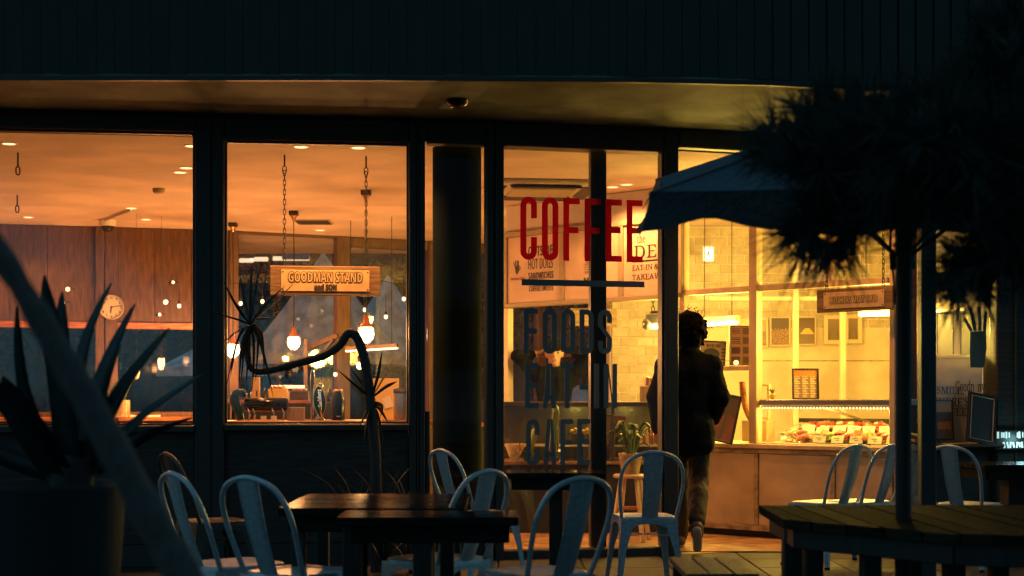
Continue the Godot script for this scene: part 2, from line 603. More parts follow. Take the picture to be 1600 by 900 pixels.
	mat("bark_ring", Color(0.05, 0.05, 0.048), 0.7, fine, Vector3(3, 12, 3))
	mat("far_wall", Color(0.13, 0.13, 0.125), 0.9)
	mat("blue_cloth", Color(0.02, 0.16, 0.42), 0.8)
	for q in [["canopy", 1.6, 2.2], ["valance", 1.6, 2.2], ["bark", 1.2, 5.0], ["bark_ring", 0.5, 9.0], ["counter_panel", 0.06, 1.0], ["table", 0.12, 6.0], ["table_b", 0.12, 6.0], ["table_c", 0.2, 5.0], ["table_d", 0.2, 5.0]]:
		M[q[0]].heightmap_enabled = true
		M[q[0]].heightmap_texture = mottle
		M[q[0]].heightmap_scale = q[1]
		if M[q[0]].albedo_texture == null: M[q[0]].uv1_scale = Vector3.ONE * q[2]
	M.chair.metallic = 0.3
	for q in [["table", 0.09], ["table_b", 0.09], ["table_c", 0.045], ["table_d", 0.05], ["hair", 0.15], ["column", 0.12], ["frame_dark", 0.2], ["jacket", 0.2], ["shirt", 0.1]]: M[q[0]].metallic_specular = q[1]
	var g := mat("glass", Color(1, 1, 1), 0.0)
	g.transparency = BaseMaterial3D.TRANSPARENCY_ALPHA
	g.albedo_color = Color(1, 1, 1, 0.0)
	g.roughness = 0.02
	g.metallic_specular = 0.5
	var gs := mat("glass_smeared", Color(1, 1, 1), 0.0)
	gs.transparency = BaseMaterial3D.TRANSPARENCY_ALPHA
	gs.albedo_color = Color(0.9, 0.9, 0.9, 0.0)
	gs.roughness = 0.03
	glow("bulb_orange", Color(1.0, 0.70, 0.34), 12.0)
	mat("clock_face", Color(0.45, 0.38, 0.28), 0.6)
	glow("badge_added_glow", Color(1.0, 0.95, 0.75), 0.55)  # emission added to brighten the tap script
	glow("bulb_small", Color(1.0, 0.68, 0.34), 3.4)
	glow("bulb_amber", Color(1.0, 0.42, 0.10), 1.4)
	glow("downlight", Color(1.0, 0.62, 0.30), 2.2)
	glow("tube_yellow", Color(1.0, 0.66, 0.20), 3.0)
	glow("led_row", Color(1.0, 0.78, 0.36), 1.8)
	glow("globe", Color(1.0, 0.72, 0.26), 1.7)
	glow("exit_green", Color(0.5, 1.0, 0.62), 0.9)
	glow("exit_white", Color(1.0, 1.0, 0.8), 1.2)
	glow("cyan_reflection", Color(0.5, 0.85, 0.85), 0.75)  # glow of the reflected sign by the pier
	glow("far_strip", Color(1.0, 0.72, 0.42), 1.1)
	var sm := M.glass_smeared as StandardMaterial3D
	sm.roughness_texture = smear
	sm.roughness = 0.08
	sm.uv1_triplanar = true
	sm.uv1_world_triplanar = true
	sm.uv1_scale = Vector3(1.7, 1.3, 1.7)

func _ready():
	rng.seed = 7
	# --- camera, sky, dusk light
	var cam := Camera3D.new()
	cam.name = "camera"
	add_child(cam)
	var ca := CameraAttributesPhysical.new()
	ca.frustum_focal_length = 54.0
	ca.frustum_near = 0.05
	ca.frustum_far = 400.0
	ca.frustum_focus_distance = 11.6
	ca.exposure_aperture = 3.2
	cam.attributes = ca
	cam.set_frustum(0.05 * 900.0 / FOC, Vector2(0, 0.05 * 175.0 / FOC), 0.05, 400.0)
	cam.position = Vector3(0, EYE, 0)
	cam.current = true
	var we := WorldEnvironment.new()
	we.name = "world_environment"
	var env := Environment.new()
	env.background_mode = Environment.BG_SKY
	var sky := Sky.new()
	var pm := ProceduralSkyMaterial.new()
	pm.sky_top_color = Color(0.060, 0.165, 0.225).linear_to_srgb()
	pm.sky_horizon_color = Color(0.13, 0.305, 0.375).linear_to_srgb()
	pm.sky_curve = 0.2
	pm.ground_bottom_color = Color(0.01, 0.012, 0.013).linear_to_srgb()
	pm.ground_horizon_color = Color(0.02, 0.035, 0.045).linear_to_srgb()
	sky.sky_material = pm
	env.sky = sky
	env.background_energy_multiplier = 1.0
	env.tonemap_mode = Environment.TONE_MAPPER_LINEAR
	env.tonemap_exposure = 1.0
	env.sdfgi_enabled = true
	env.ssao_enabled = true
	env.ssil_enabled = true
	we.environment = env
	add_child(we)
	var sun := DirectionalLight3D.new()
	sun.name = "dusk_light"
	sun.light_color = Color(0.55, 0.75, 0.9)
	sun.light_energy = 0.03
	sun.light_angular_distance = 40.0
	sun.shadow_enabled = true
	sun.rotation_degrees = Vector3(-38, 25, 0)
	add_child(sun)
	materials()
	# --- the large structure
	var pts := []
	for q in [[-110, 10.64], [328, 10.88], [655, 11.05], [772, 11.14], [1046, 11.46], [1420, 12.1], [1900, 13.3]]:
		pts.append(sv(q[0], 625, q[1]))
	for i in pts.size() - 1: bays.append(stretch(pts[i], pts[i + 1]))
	DELI = stretch(Vector3(-0.06, 0, -14.8), Vector3(2.975, 0, -11.9))[0]
	ground_and_shell()
	shop_front()
	back_wall()
	deli()
	brick_wall()
	signs_and_lamps()
	bar_things()
	deli_things()
	far_terrace()
	terrace()
	parasol()
	plants()
	pine()
	people()

func edge_dist(px: float) -> float:
	if px < 600: return 9.64
	if px < 1000: return lerpf(9.64, 9.70, (px - 600) / 400.0)
	if px < 1200: return lerpf(9.70, 9.79, (px - 1000) / 200.0)
	if px < 1400: return lerpf(9.79, 9.99, (px - 1200) / 200.0)
	return lerpf(9.99, 10.6, (px - 1400) / 500.0)

func ground_and_shell():
	var st := S()
	bb(st, Vector3(-150, -0.2, -150), Vector3(150, 0.0, 60), 0.0)
	solo("paving", st, M.paving, "dark paved terrace ground in front of the shop", "paving", "", "structure")
	# paving slabs where the terrace shows, laid proud of the bed
	var slabs := base("paving_slabs", Vector3(1.6, 0, -9.6), "dark grey paving slabs on the terrace floor by the entrance", "paving")
	slabs.set_meta("kind", "structure")
	slabs.remove_meta("category")
	var sm := S()
	bb(sm, Vector3(-0.296, 0.001, -0.296), Vector3(0.296, 0.02, 0.296), 0.006)
	sm.generate_normals()
	var slab_mesh := sm.commit()
	for i in 9:
		for j in 8:
			var o := put("paving_slab", slab_mesh, M.paver if rng.randf() < 0.5 else M.paver_b, slabs, true)
			o.position = Vector3(-2.6 + i * 0.6, rng.randf() * 0.003, -1.9 + j * 0.6)
	# inside floor of broad boards
	var fl := base("cafe_floor", Vector3(0, 0, -13), "warm lit wooden cafe floor inside the doors", "floor")
	fl.set_meta("kind", "structure")
	fl.remove_meta("category")
	st = S()
	slab(st, [Vector2(-7, -10.6), Vector2(-2.09, -10.92), Vector2(-0.13, -11.18), Vector2(1.17, -11.5), Vector2(3.13, -12.14), Vector2(5, -12.9), Vector2(5, -19.6), Vector2(-7, -19.6)], 0.0, 0.025)
	put("subfloor", st, M.floor_b, fl)
	for i in 14:
		st = S()
		var z := -11.75 - i * 0.19
		bb(st, Vector3(-0.9, 0.026, z - 0.0925), Vector3(3.6 - i * 0.05, 0.034, z + 0.0925), 0.003)
		put("floor_board", st, [M.floor, M.floor_b][rng.randi() % 2], fl)
	# ceiling
	st = S()
	var inner := []
	for b in bays: inner.append(b[0] * Vector3(0, 0, -0.05))
	inner.append(bays[-1][0] * Vector3(bays[-1][1], 0, -0.05))
	var plan := []
	for p in inner: plan.append(Vector2(p.x, p.z))
	plan.append_array([Vector2(6.2, -19.6), Vector2(-7, -19.6)])
	slab(st, plan, 3.05, 3.17)
	var ce := solo("ceiling", st, M.ceiling, "pale plaster ceiling glowing orange over the cafe", "", "", "structure")
	# outer shell: walls out of sight that close the room, and the roof
	var shell := base("cafe_shell", Vector3(0, 0, -15), "plain outer walls and flat roof of the cafe building", "building")
	st = S()
	bb(st, Vector3(-7.2, 0, -19.6), Vector3(-7.0, 3.3, -10.4))
	put("side_wall", st, M.plaster, shell)
	st = S()
	bb(st, Vector3(5.0, 0, -19.6), Vector3(5.2, 3.3, -12.6))
	put("side_wall", st, M.cream_paint, shell)
	st = S()
	plan = []
	for p in [-200, 200, 600, 1000, 1200, 1400, 1650, 1950]:
		var d := edge_dist(p) + 0.03
		plan.append(Vector2((p - 800) * d / FOC, -d))
	plan.append_array([Vector2(6.2, -20.2), Vector2(-7.2, -20.2)])
	slab(st, plan, 3.30, 3.45)
	put("roof", st, M.fascia, shell)
	# soffit in panels, and the fascia of upright boards above its edge
	var eave := base("overhanging_eave", Vector3(0, 3.2, -10), "dark boarded fascia and plain soffit overhanging the shop front", "eave")
	var cols := [-110, 340, 572, 700, 835, 935, 1035, 1160, 1300, 1450, 1900]
	for i in cols.size() - 1:
		var quadp := []
		for e in [[cols[i], 0, 0.001], [cols[i + 1], 0, -0.001], [cols[i + 1], 1, -0.001], [cols[i], 1, 0.001]]:
			var px: float = e[0]
			var d := edge_dist(px) - 0.01
			if e[1] == 1:
				for b in bays:
					var s := along(b[0], px)
					if s >= -0.001 and s <= b[1] + 0.001: d = dist(b[0], s)
			quadp.append(Vector2((px - 800) * d / FOC + e[2], -d))
		st = S()
		slab(st, quadp, 3.2, 3.225 + 0.0)
		put("soffit_panel", st, M.soffit, eave)
	st = S()
	var tip := []
	for p in range(-200, 1951, 50):
		var d := edge_dist(p) - 0.012
		tip.append(Vector3((p - 800) * d / FOC, 3.195, -d))
	for i in tip.size() - 1: bar(st, tip[i], tip[i + 1] + (tip[i + 1] - tip[i]) * 0.02, 0.045, 0.03, Vector3.UP, 0.004)
	put("drip_edge", st, M.frame, eave)
	st = S()
	for i in tip.size() - 1: bar(st, tip[i] + Vector3(0, 0.02, -0.05), tip[i + 1] + Vector3(0, 0.02, -0.05), 0.03, 0.03)
	for i in tip.size() - 1:
		var ta: Vector3 = tip[i] + Vector3(0, 0.04, -0.03)
		var tc: Vector3 = tip[i + 1] + Vector3(0, 0.04, -0.03)
		quad(st, ta, ta + Vector3(0, 1.45, 0), tc + Vector3(0, 1.45, 0), tc)
	put("backing", st, M.black, eave)
	var bm := S()
	bb(bm, Vector3(-0.0568, -0.01, -0.012), Vector3(0.0568, 1.5, 0.012), 0.0015)
	bm.generate_normals()
	var board := bm.commit()
	var px := -150.0
	while px < 1900:
		var d := edge_dist(px)
		var d2 := edge_dist(px + 20)
		var o := put("fascia_board", board, [M.fascia, M.fascia_b][int(rng.randf() < 0.35)], eave, true)
		o.transform = Transform3D(Basis(Vector3.UP, atan2(d2 - d, 20 * d / FOC)), Vector3((px - 800) * d / FOC, 0.03, -d + 10 - rng.randf() * 0.004))
		px += 0.115 * FOC / d
	st = S()
	var at := sv(714, 152, 10.35)
	at.y = 3.2
	lathe(st, Transform3D(Basis(), at), [Vector2(0.0, -0.055), Vector2(0.045, -0.05), Vector2(0.075, -0.025), Vector2(0.085, 0.0)], 18)
	var dl := solo("ceiling_dome", st, M.black_gloss, "dark unlit dome fitting under the soffit above the column", "light fitting")

# a rectangle of bars (stiles and rails) in a stretch, from s0 to s1 and h0 to h1
func frame_rect(st: SurfaceTool, t: Transform3D, s0: float, s1: float, h0: float, h1: float, w: float, z0: float, z1: float):
	bx(st, t * trf(Vector3(s0 + w / 2, (h0 + h1) / 2, (z0 + z1) / 2)), Vector3(w, h1 - h0, z1 - z0))
	bx(st, t * trf(Vector3(s1 - w / 2, (h0 + h1) / 2, (z0 + z1) / 2)), Vector3(w, h1 - h0, z1 - z0))
	bx(st, t * trf(Vector3((s0 + s1) / 2, h1 - w / 2, (z0 + z1) / 2)), Vector3(s1 - s0 - 2 * w - 0.002, w, z1 - z0 - 0.004))
	bx(st, t * trf(Vector3((s0 + s1) / 2, h0 + w / 2, (z0 + z1) / 2)), Vector3(s1 - s0 - 2 * w - 0.002, w, z1 - z0 - 0.004))

func sbox(t: Transform3D, s0: float, s1: float, h0: float, h1: float, z0: float, z1: float, bev := 0.004) -> SurfaceTool:
	var st := S()
	bx(st, t * trf(Vector3((s0 + s1) / 2, (h0 + h1) / 2, (z0 + z1) / 2)), Vector3(s1 - s0, h1 - h0, z1 - z0), bev)
	return st

func shop_front():
	var f := base("shop_front", Vector3(0, 0, -11.2), "curved dark framed shop front with large panes under the eave", "shop front")
	var A: Transform3D = bays[0][0]
	var B: Transform3D = bays[1][0]
	var C: Transform3D = bays[2][0]
	var D: Transform3D = bays[3][0]
	var E: Transform3D = bays[4][0]
	var F: Transform3D = bays[5][0]
	# posts
	var a1 := along(A, 305)
	var b0 := along(B, 351)
	put("post", sbox(A, a1, bays[0][1] + 0.01, 0, 3.2, -0.12, 0.06, 0.008), M.frame, f)
	put("post", sbox(B, 0.012, b0, 0, 3.198, -0.12, 0.055, 0.008), M.frame, f)
	var b1 := along(B, 639)
	put("post", sbox(B, b1, b1 + 0.05, 0, 3.198, -0.12, 0.05, 0.006), M.frame, f)
	put("post_trim", sbox(B, b1 + 0.053, b1 + 0.072, 0, 3.196, -0.1, 0.042, 0.005), M.frame_light, f)
	put("post", sbox(B, b1 + 0.075, bays[1][1] + 0.04, 0, 3.198, -0.12, 0.05, 0.006), M.frame, f)
	var c1 := along(C, 759)
	put("post", sbox(C, c1, bays[2][1] - 0.005, 0, 3.198, -0.1, 0.05, 0.006), M.frame, f)
	var d0 := along(D, 785)
	put("post", sbox(D, 0.0, d0, 0, 3.198, -0.1, 0.055, 0.006), M.frame, f)
	var d2 := along(D, 930)
	var d3 := along(D, 951)
	put("mullion", sbox(D, d2, d3, 0.09, 3.018, -0.13, -0.05, 0.005), M.frame_dark, f)
	put("mullion_trim", sbox(D, d2 - 0.016, d2 - 0.004, 0.09, 3.018, -0.12, -0.06, 0.003), M.frame_light, f)
	var d4 := along(D, 1036)
	var d5 := along(D, 1057)
	put("post", sbox(D, d4, d5, 0, 3.198, -0.1, 0.05, 0.006), M.frame, f)
	put("post_trim", sbox(D, d4 - 0.016, d4 - 0.003, 0.09, 3.018, -0.08, 0.02, 0.003), M.frame_light, f)
	# head beams, each as deep as its bay shows
	put("head_beam", sbox(A, 0, a1 - 0.003, 3.07, 3.2, -0.11, 0.05, 0.008), M.frame, f)
	put("head_beam", sbox(B, b0 + 0.003, b1 - 0.003, 3.02, 3.2, -0.11, 0.045, 0.008), M.frame, f)
	put("head_beam", sbox(C, 0.06, c1 - 0.003, 3.022, 3.2, -0.09, 0.045, 0.008), M.frame, f)
	put("head_beam", sbox(D, d0 + 0.003, d4 - 0.003, 3.022, 3.2, -0.14, 0.045, 0.008), M.frame, f)
	put("head_beam", sbox(E, 0.06, bays[4][1], 3.06, 3.2, -0.1, 0.06, 0.008), M.frame_light, f)
	put("head_beam", sbox(F, 0, bays[5][1], 3.06, 3.2, -0.1, 0.06, 0.008), M.frame, f)
	for i in 3:
		put("head_trim", sbox(bays[i][0], 0, bays[i][1], 3.150, 3.165, 0.062, 0.078, 0.004), M.frame_light, f)
	# windows with sill, stall board and pane
	for q in [[A, 0.0, a1, 1.0, 3.07], [B, b0, b1, 1.01, 3.02]]:
		var t: Transform3D = q[0]
		var w := put("window", sbox(t, q[1] + 0.002, q[2] - 0.002, q[3] - 0.05, q[3], -0.1, 0.075, 0.008), M.frame, f)
		var fs := S()
		frame_rect(fs, t, q[1] + 0.003, q[2] - 0.003, q[3] + 0.002, q[4] - 0.002, 0.014, -0.05, 0.012)
		put("window_frame", fs, M.frame, w)
		put("pane", sbox(t, q[1] + 0.012, q[2] - 0.012, q[3] + 0.012, q[4] - 0.012, -0.026, -0.018, 0.0), M.glass_smeared, w)
		put("stall_board", sbox(t, q[1] + 0.003, q[2] - 0.003, 0.16, q[3] - 0.052, -0.08, 0.0, 0.006), M.panel_dark, f)
		put("plinth", sbox(t, q[1] + 0.003, q[2] - 0.003, 0.0, 0.158, -0.08, 0.02, 0.006), M.frame, f)
	# narrow lights beside the column, and the column behind them
	put("pane", sbox(C, 0.06, c1, 0.15, 3.02, -0.03, -0.022, 0.0), M.glass, f)
	put("stall_board", sbox(C, 0.06, c1, 0.0, 0.15, -0.06, 0.0, 0.006), M.frame, f)
	put("stall_board", sbox(C, 0.045, 0.075, 0.15, 1.1, -0.05, 0.02, 0.006), M.frame, f)
	var st := S()
	var cc := sv(714, 625, 11.42)
	cc.y = 0.0
	var r := 38.5 * 11.3 / FOC
	lathe(st, Transform3D(Basis(), cc), [Vector2(r, 0.026), Vector2(r, 3.05)], 40)
	var colm := put("column", st, M.column, f)
	# the glazed door: its panes, rails and the lettering on the outer pane
	var dr := put("door", sbox(D, d0 + 0.003, d4 - 0.018, 0.0, 0.085, -0.12, 0.02, 0.006), M.frame, f)
	put("pane", sbox(D, d0, d2 - 0.016, 0.085, 3.02, -0.095, -0.087, 0.0), M.glass, dr)
	put("pane", sbox(D, d3, d4 - 0.016, 0.085, 3.02, -0.097, -0.089, 0.0), M.glass, dr)
	put("outer_pane", sbox(D, d0 + 0.002, d4 - 0.018, 0.087, 3.018, -0.008, -0.002, 0.0), M.glass_smeared, dr)
	line_of(dr, "red_lettering", D, "COFFEE", 813, 1004, 310, 408, 0.36, M.red_vinyl)
	put("teal_rule", sbox(D, along(D, 815), along(D, 1007), hh(447.5, 11.3), hh(438, 11.3), 0.001, 0.003, 0.0), M.teal_vinyl, dr)
	line_of(dr, "teal_lettering", D, "FOODS", 818, 956, 483, 553, 0.36, M.teal_vinyl)
	line_of(dr, "teal_lettering", D, "EAT-IN", 820, 964, 568, 638, 0.36, M.teal_vinyl)
	line_of(dr, "teal_lettering", D, "CAFE", 822, 922, 655, 727, 0.36, M.teal_vinyl)
	# the right end: a low wall with a window and a pier
	var f0 := along(F, 1424)
	var f1 := along(F, 1550)
	put("post", sbox(F, f0 - 0.13, f0 + 0.02, 0, 3.06, -0.08, 0.05, 0.006), M.wood_post, f)
	put("low_wall", sbox(F, f0 + 0.023, f1 - 0.003, 0, 0.8, -0.1, 0.0, 0.006), M.panel_dark, f)
	put("ledge", sbox(F, f0 + 0.023, f1 - 0.003, 0.803, 0.83, -0.12, 0.16, 0.006), M.frame_light, f)
	put("pane", sbox(F, f0 + 0.02, f1, 0.83, 3.06, -0.03, -0.022, 0.0), M.glass, f)
	put("pier", sbox(F, f1, bays[5][1], 0, 3.06, -0.12, 0.06, 0.01), M.panel_dark, f)
	put("pier_trim", sbox(F, f1 + 0.17, f1 + 0.19, 0, 3.05, 0.062, 0.08, 0.004), M.frame, f)
	# blue hand cut from film and a handwritten greeting on the right hand window
	var hd := S()
	var hc := along(F, 1530)
	var hy := hh(540, 12.3)
	var k := 12.3 / FOC
	var T := F * trf(Vector3(hc, hy, -0.016))
	var pg := func(a: Array):
		var p := PackedVector2Array()
		for v in a: p.append(v * k)
		prism(hd, T, p, 0.003)
	pg.call([Vector2(-15, 22), Vector2(16, 24), Vector2(17, -4), Vector2(12, -34), Vector2(-14, -34), Vector2(-16, -8)])
	pg.call([Vector2(-15, 22), Vector2(-9, 24), Vector2(-24, 45), Vector2(-29, 42)])
	pg.call([Vector2(-9, 24), Vector2(-2, 24), Vector2(-11, 60), Vector2(-17, 58)])
	pg.call([Vector2(0, 24), Vector2(7, 24), Vector2(6, 62), Vector2(0, 62)])
	pg.call([Vector2(9, 24), Vector2(16, 24), Vector2(19, 54), Vector2(13, 56)])
	put("hand_sticker", hd, M.teal_dark, f)
	letters(f, "greeting_lettering", "Goodn  ny", F * trf(Vector3(along(F, 1518), hh(606, 12.3), -0.016)), 56 * k, 22 * k, M.ink, "Droid Serif", 400, 0.002)

# a line of condensed letters painted on the outer door pane
func line_of(parent: Node, called: String, t: Transform3D, s: String, px0: float, px1: float, py0: float, py1: float, stroke: float, m: Material):
	var s0 := along(t, px0)
	var s1 := along(t, px1)
	var d := dist(t, (s0 + s1) / 2)
	var y0 := hh(py1, d)
	var h := hh(py0, d) - y0
	var units := 0.0
	for c in s: units += 0.45 if c == "I" else 0.9 if c == "-" else 1.0
	var gap := 0.30
	var u := (s1 - s0) / (units + gap * (s.length() - 1))
	var x := s0
	var owner := S()
	for c in s:
		var w: float = u * (0.45 if c == "I" else 0.9 if c == "-" else 1.0)
		glyph(owner, c, t * trf(Vector3(x, y0, 0.003)), w, h, u * stroke, 0.002)
		x += w + gap * u
	put(called, owner, m, parent)

func back_wall():
	var t1: Transform3D = stretch(sv(-170, 625, 16.02), sv(330, 625, 16.85))[0]
	var r2 := stretch(sv(330, 625, 16.85), sv(960, 625, 19.25))
	var t2: Transform3D = r2[0]
	var w := base("back_wall", t1.origin, "wood panelled back wall of the cafe with a row of windows and a clock post", "wall")
	var L1 := stretch(sv(-170, 625, 16.02), sv(330, 625, 16.85))[1] as float
	var p0 := along(t1, 149)
	var p1 := along(t1, 184)
	var x := 0.0
	var i := 0
	while x < L1 - 0.05:
		var x2 := minf(x + 0.39, L1)
		if x < p0 and x2 > p0 - 0.12: x2 = p0
		if not (x >= p0 - 0.001 and x < p1 - 0.01):
			put("wall_panel", sbox(t1, x + 0.002, x2 - 0.002, 2.02, 3.045, -0.06, rng.randf() * 0.004, 0.003), [M.wood_panel, M.wood_panel_b][i % 2], w)
		else: x2 = p1
		x = x2
		i += 1
	put("post", sbox(t1, p0, p0 + 0.09, 0.03, 3.045, -0.08, 0.06, 0.006), M.wood_post, w)
	put("post", sbox(t1, p0 + 0.1, p1, 0.03, 3.045, -0.08, 0.045, 0.006), M.wood_post, w)
	for q in [[0.0, p0], [p1, L1]]:
		put("rail", sbox(t1, q[0] + 0.002, q[1] - 0.002, 1.95, 2.018, -0.06, 0.045, 0.006), M.wood_rail, w)
		put("bench_top", sbox(t1, q[0] + 0.002, q[1] - 0.002, 0.955, 1.0, -0.06, 0.32, 0.006), M.wood_rail, w)
		put("window", sbox(t1, q[0] + 0.002, q[1] - 0.002, 1.002, 1.05, -0.06, -0.01, 0.005), M.wood_post, w)
		put("pane", sbox(t1, q[0] + 0.01, q[1] - 0.01, 1.05, 1.95, -0.05, -0.044, 0.0), M.glass, w)
		put("dado", sbox(t1, q[0] + 0.002, q[1] - 0.002, 0.03, 0.953, -0.06, 0.0, 0.005), M.panel_dark, w)
	var L2: float = r2[1]
	var posts := [[along(t2, 357), along(t2, 371)], [along(t2, 525), along(t2, 545)], [along(t2, 668), along(t2, 690)], [along(t2, 838), along(t2, 850)]]
	for q in posts:
		put("post", sbox(t2, q[0], q[1], 0.03, 3.045, -0.08, 0.05, 0.006), M.wood_post, w)
	var prev := 0.0
	posts.append([L2, L2])
	for j in posts.size():
		var s0 := prev + 0.003
		var s1: float = posts[j][0] - 0.003
		prev = posts[j][1]
		if s1 - s0 < 0.1: continue
		put("sill", sbox(t2, s0, s1, 0.86, 0.91, -0.06, 0.12, 0.005), M.wood_rail, w)
		put("dado", sbox(t2, s0, s1, 0.03, 0.857, -0.05, 0.0, 0.005), M.panel_dark, w)
		put("pane", sbox(t2, s0, s1, 0.91, 2.93 if j > 1 else 3.02, -0.04, -0.034, 0.0), M.glass, w)
		put("head_rail", sbox(t2, s0, s1, 2.93 if j > 1 else 3.02, 3.045, -0.06, 0.03, 0.005), M.wood_post, w)
	# clock on the post
	var ck := t1 * trf(Vector3(along(t1, 174), hh(480, 16.5), 0.07))
	var rr := 19.5 * 16.55 / FOC
	var c := base("wall_clock", ck.origin, "round wall clock with a pale face on the wooden post", "clock")
	var tl := ck * Transform3D(Basis(Vector3.RIGHT, -PI / 2 + PI), Vector3.ZERO)
	var st := S()
	lathe(st, tl, [Vector2(0.001, 0.02), Vector2(rr * 0.93, 0.02)], 36)
	put("clock_face", st, M.clock_face, c)
	st = S()
	lathe(st, tl, [Vector2(rr * 0.9, 0.0), Vector2(rr, 0.0), Vector2(rr, 0.045), Vector2(rr * 0.93, 0.05), Vector2(rr * 0.92, 0.02)], 36)
	put("clock_rim", st, M.gilt, c)
	for k in 12:
		var a := TAU * k / 12
		letters(c, "numeral", str(12 if k == 0 else k), ck * trf(Vector3(sin(a) * rr * 0.74, cos(a) * rr * 0.74, 0.021)), rr * (0.2 if k in [0, 10, 11] else 0.12), rr * 0.2, M.ink, "Droid Sans", 700, 0.001)
	for q in [[186.5, 0.5, 0.011], [80, 0.78, 0.008]]:
		var a: float = deg_to_rad(q[0])
		st = S()
		bar(st, ck * Vector3(-sin(a) * 0.012, -cos(a) * 0.012, 0.027), ck * Vector3(sin(a) * rr * q[1], cos(a) * rr * q[1], 0.027), q[2], 0.002, ck.basis.z, 0.0)
		put("clock_hand", st, M.black, c)

func on(t: Transform3D, px: float, py: float, z := 0.0) -> Transform3D:
	var s := along(t, px)
	return t * trf(Vector3(s, hh(py, dist(t, s)), z))

# a flat print: an image drawn by a function (x, y from 0 to 1) -> Color
func print_mat(called: String, w: int, h: int, f: Callable) -> StandardMaterial3D:
	var im := Image.create(w, h, false, Image.FORMAT_RGB8)
	for y in h:
		for x in w:
			im.set_pixel(x, y, (f.call((x + 0.5) / w, (y + 0.5) / h) as Color).linear_to_srgb())
	var m := StandardMaterial3D.new()
	m.resource_name = called
	m.albedo_texture = ImageTexture.create_from_image(im)
	m.roughness = 0.35
	M[called] = m
	return m

func sheet(parent: Node, called: String, t: Transform3D, w: float, h: float, m: Material):
	var q := QuadMesh.new()
	q.size = Vector2(w, h)
	var o := put(called, q, m, parent, true)
	o.transform = Transform3D(Basis(), -gsum(parent)) * t

# a picture: frame of four bars, backing and print. t at its middle, facing z
func picture(parent: Node, t: Transform3D, w: float, h: float, fw: float, fm: Material, pm: Material, frame_name := "frame"):
	var st := S()
	frame_rect(st, t * trf(Vector3(0, -h / 2, 0)), -w / 2, w / 2, 0, h, fw, -0.012, 0.012)
	var fr := put(frame_name, st, fm, parent)
	st = S()
	bx(st, t * trf(Vector3(0, 0, -0.006)), Vector3(w - fw, h - fw, 0.006), 0.0)
	put("backing", st, M.black, parent)
	sheet(parent, "print", t * trf(Vector3(0, 0, 0.002)), w - 2 * fw + 0.002, h - 2 * fw + 0.002, pm)

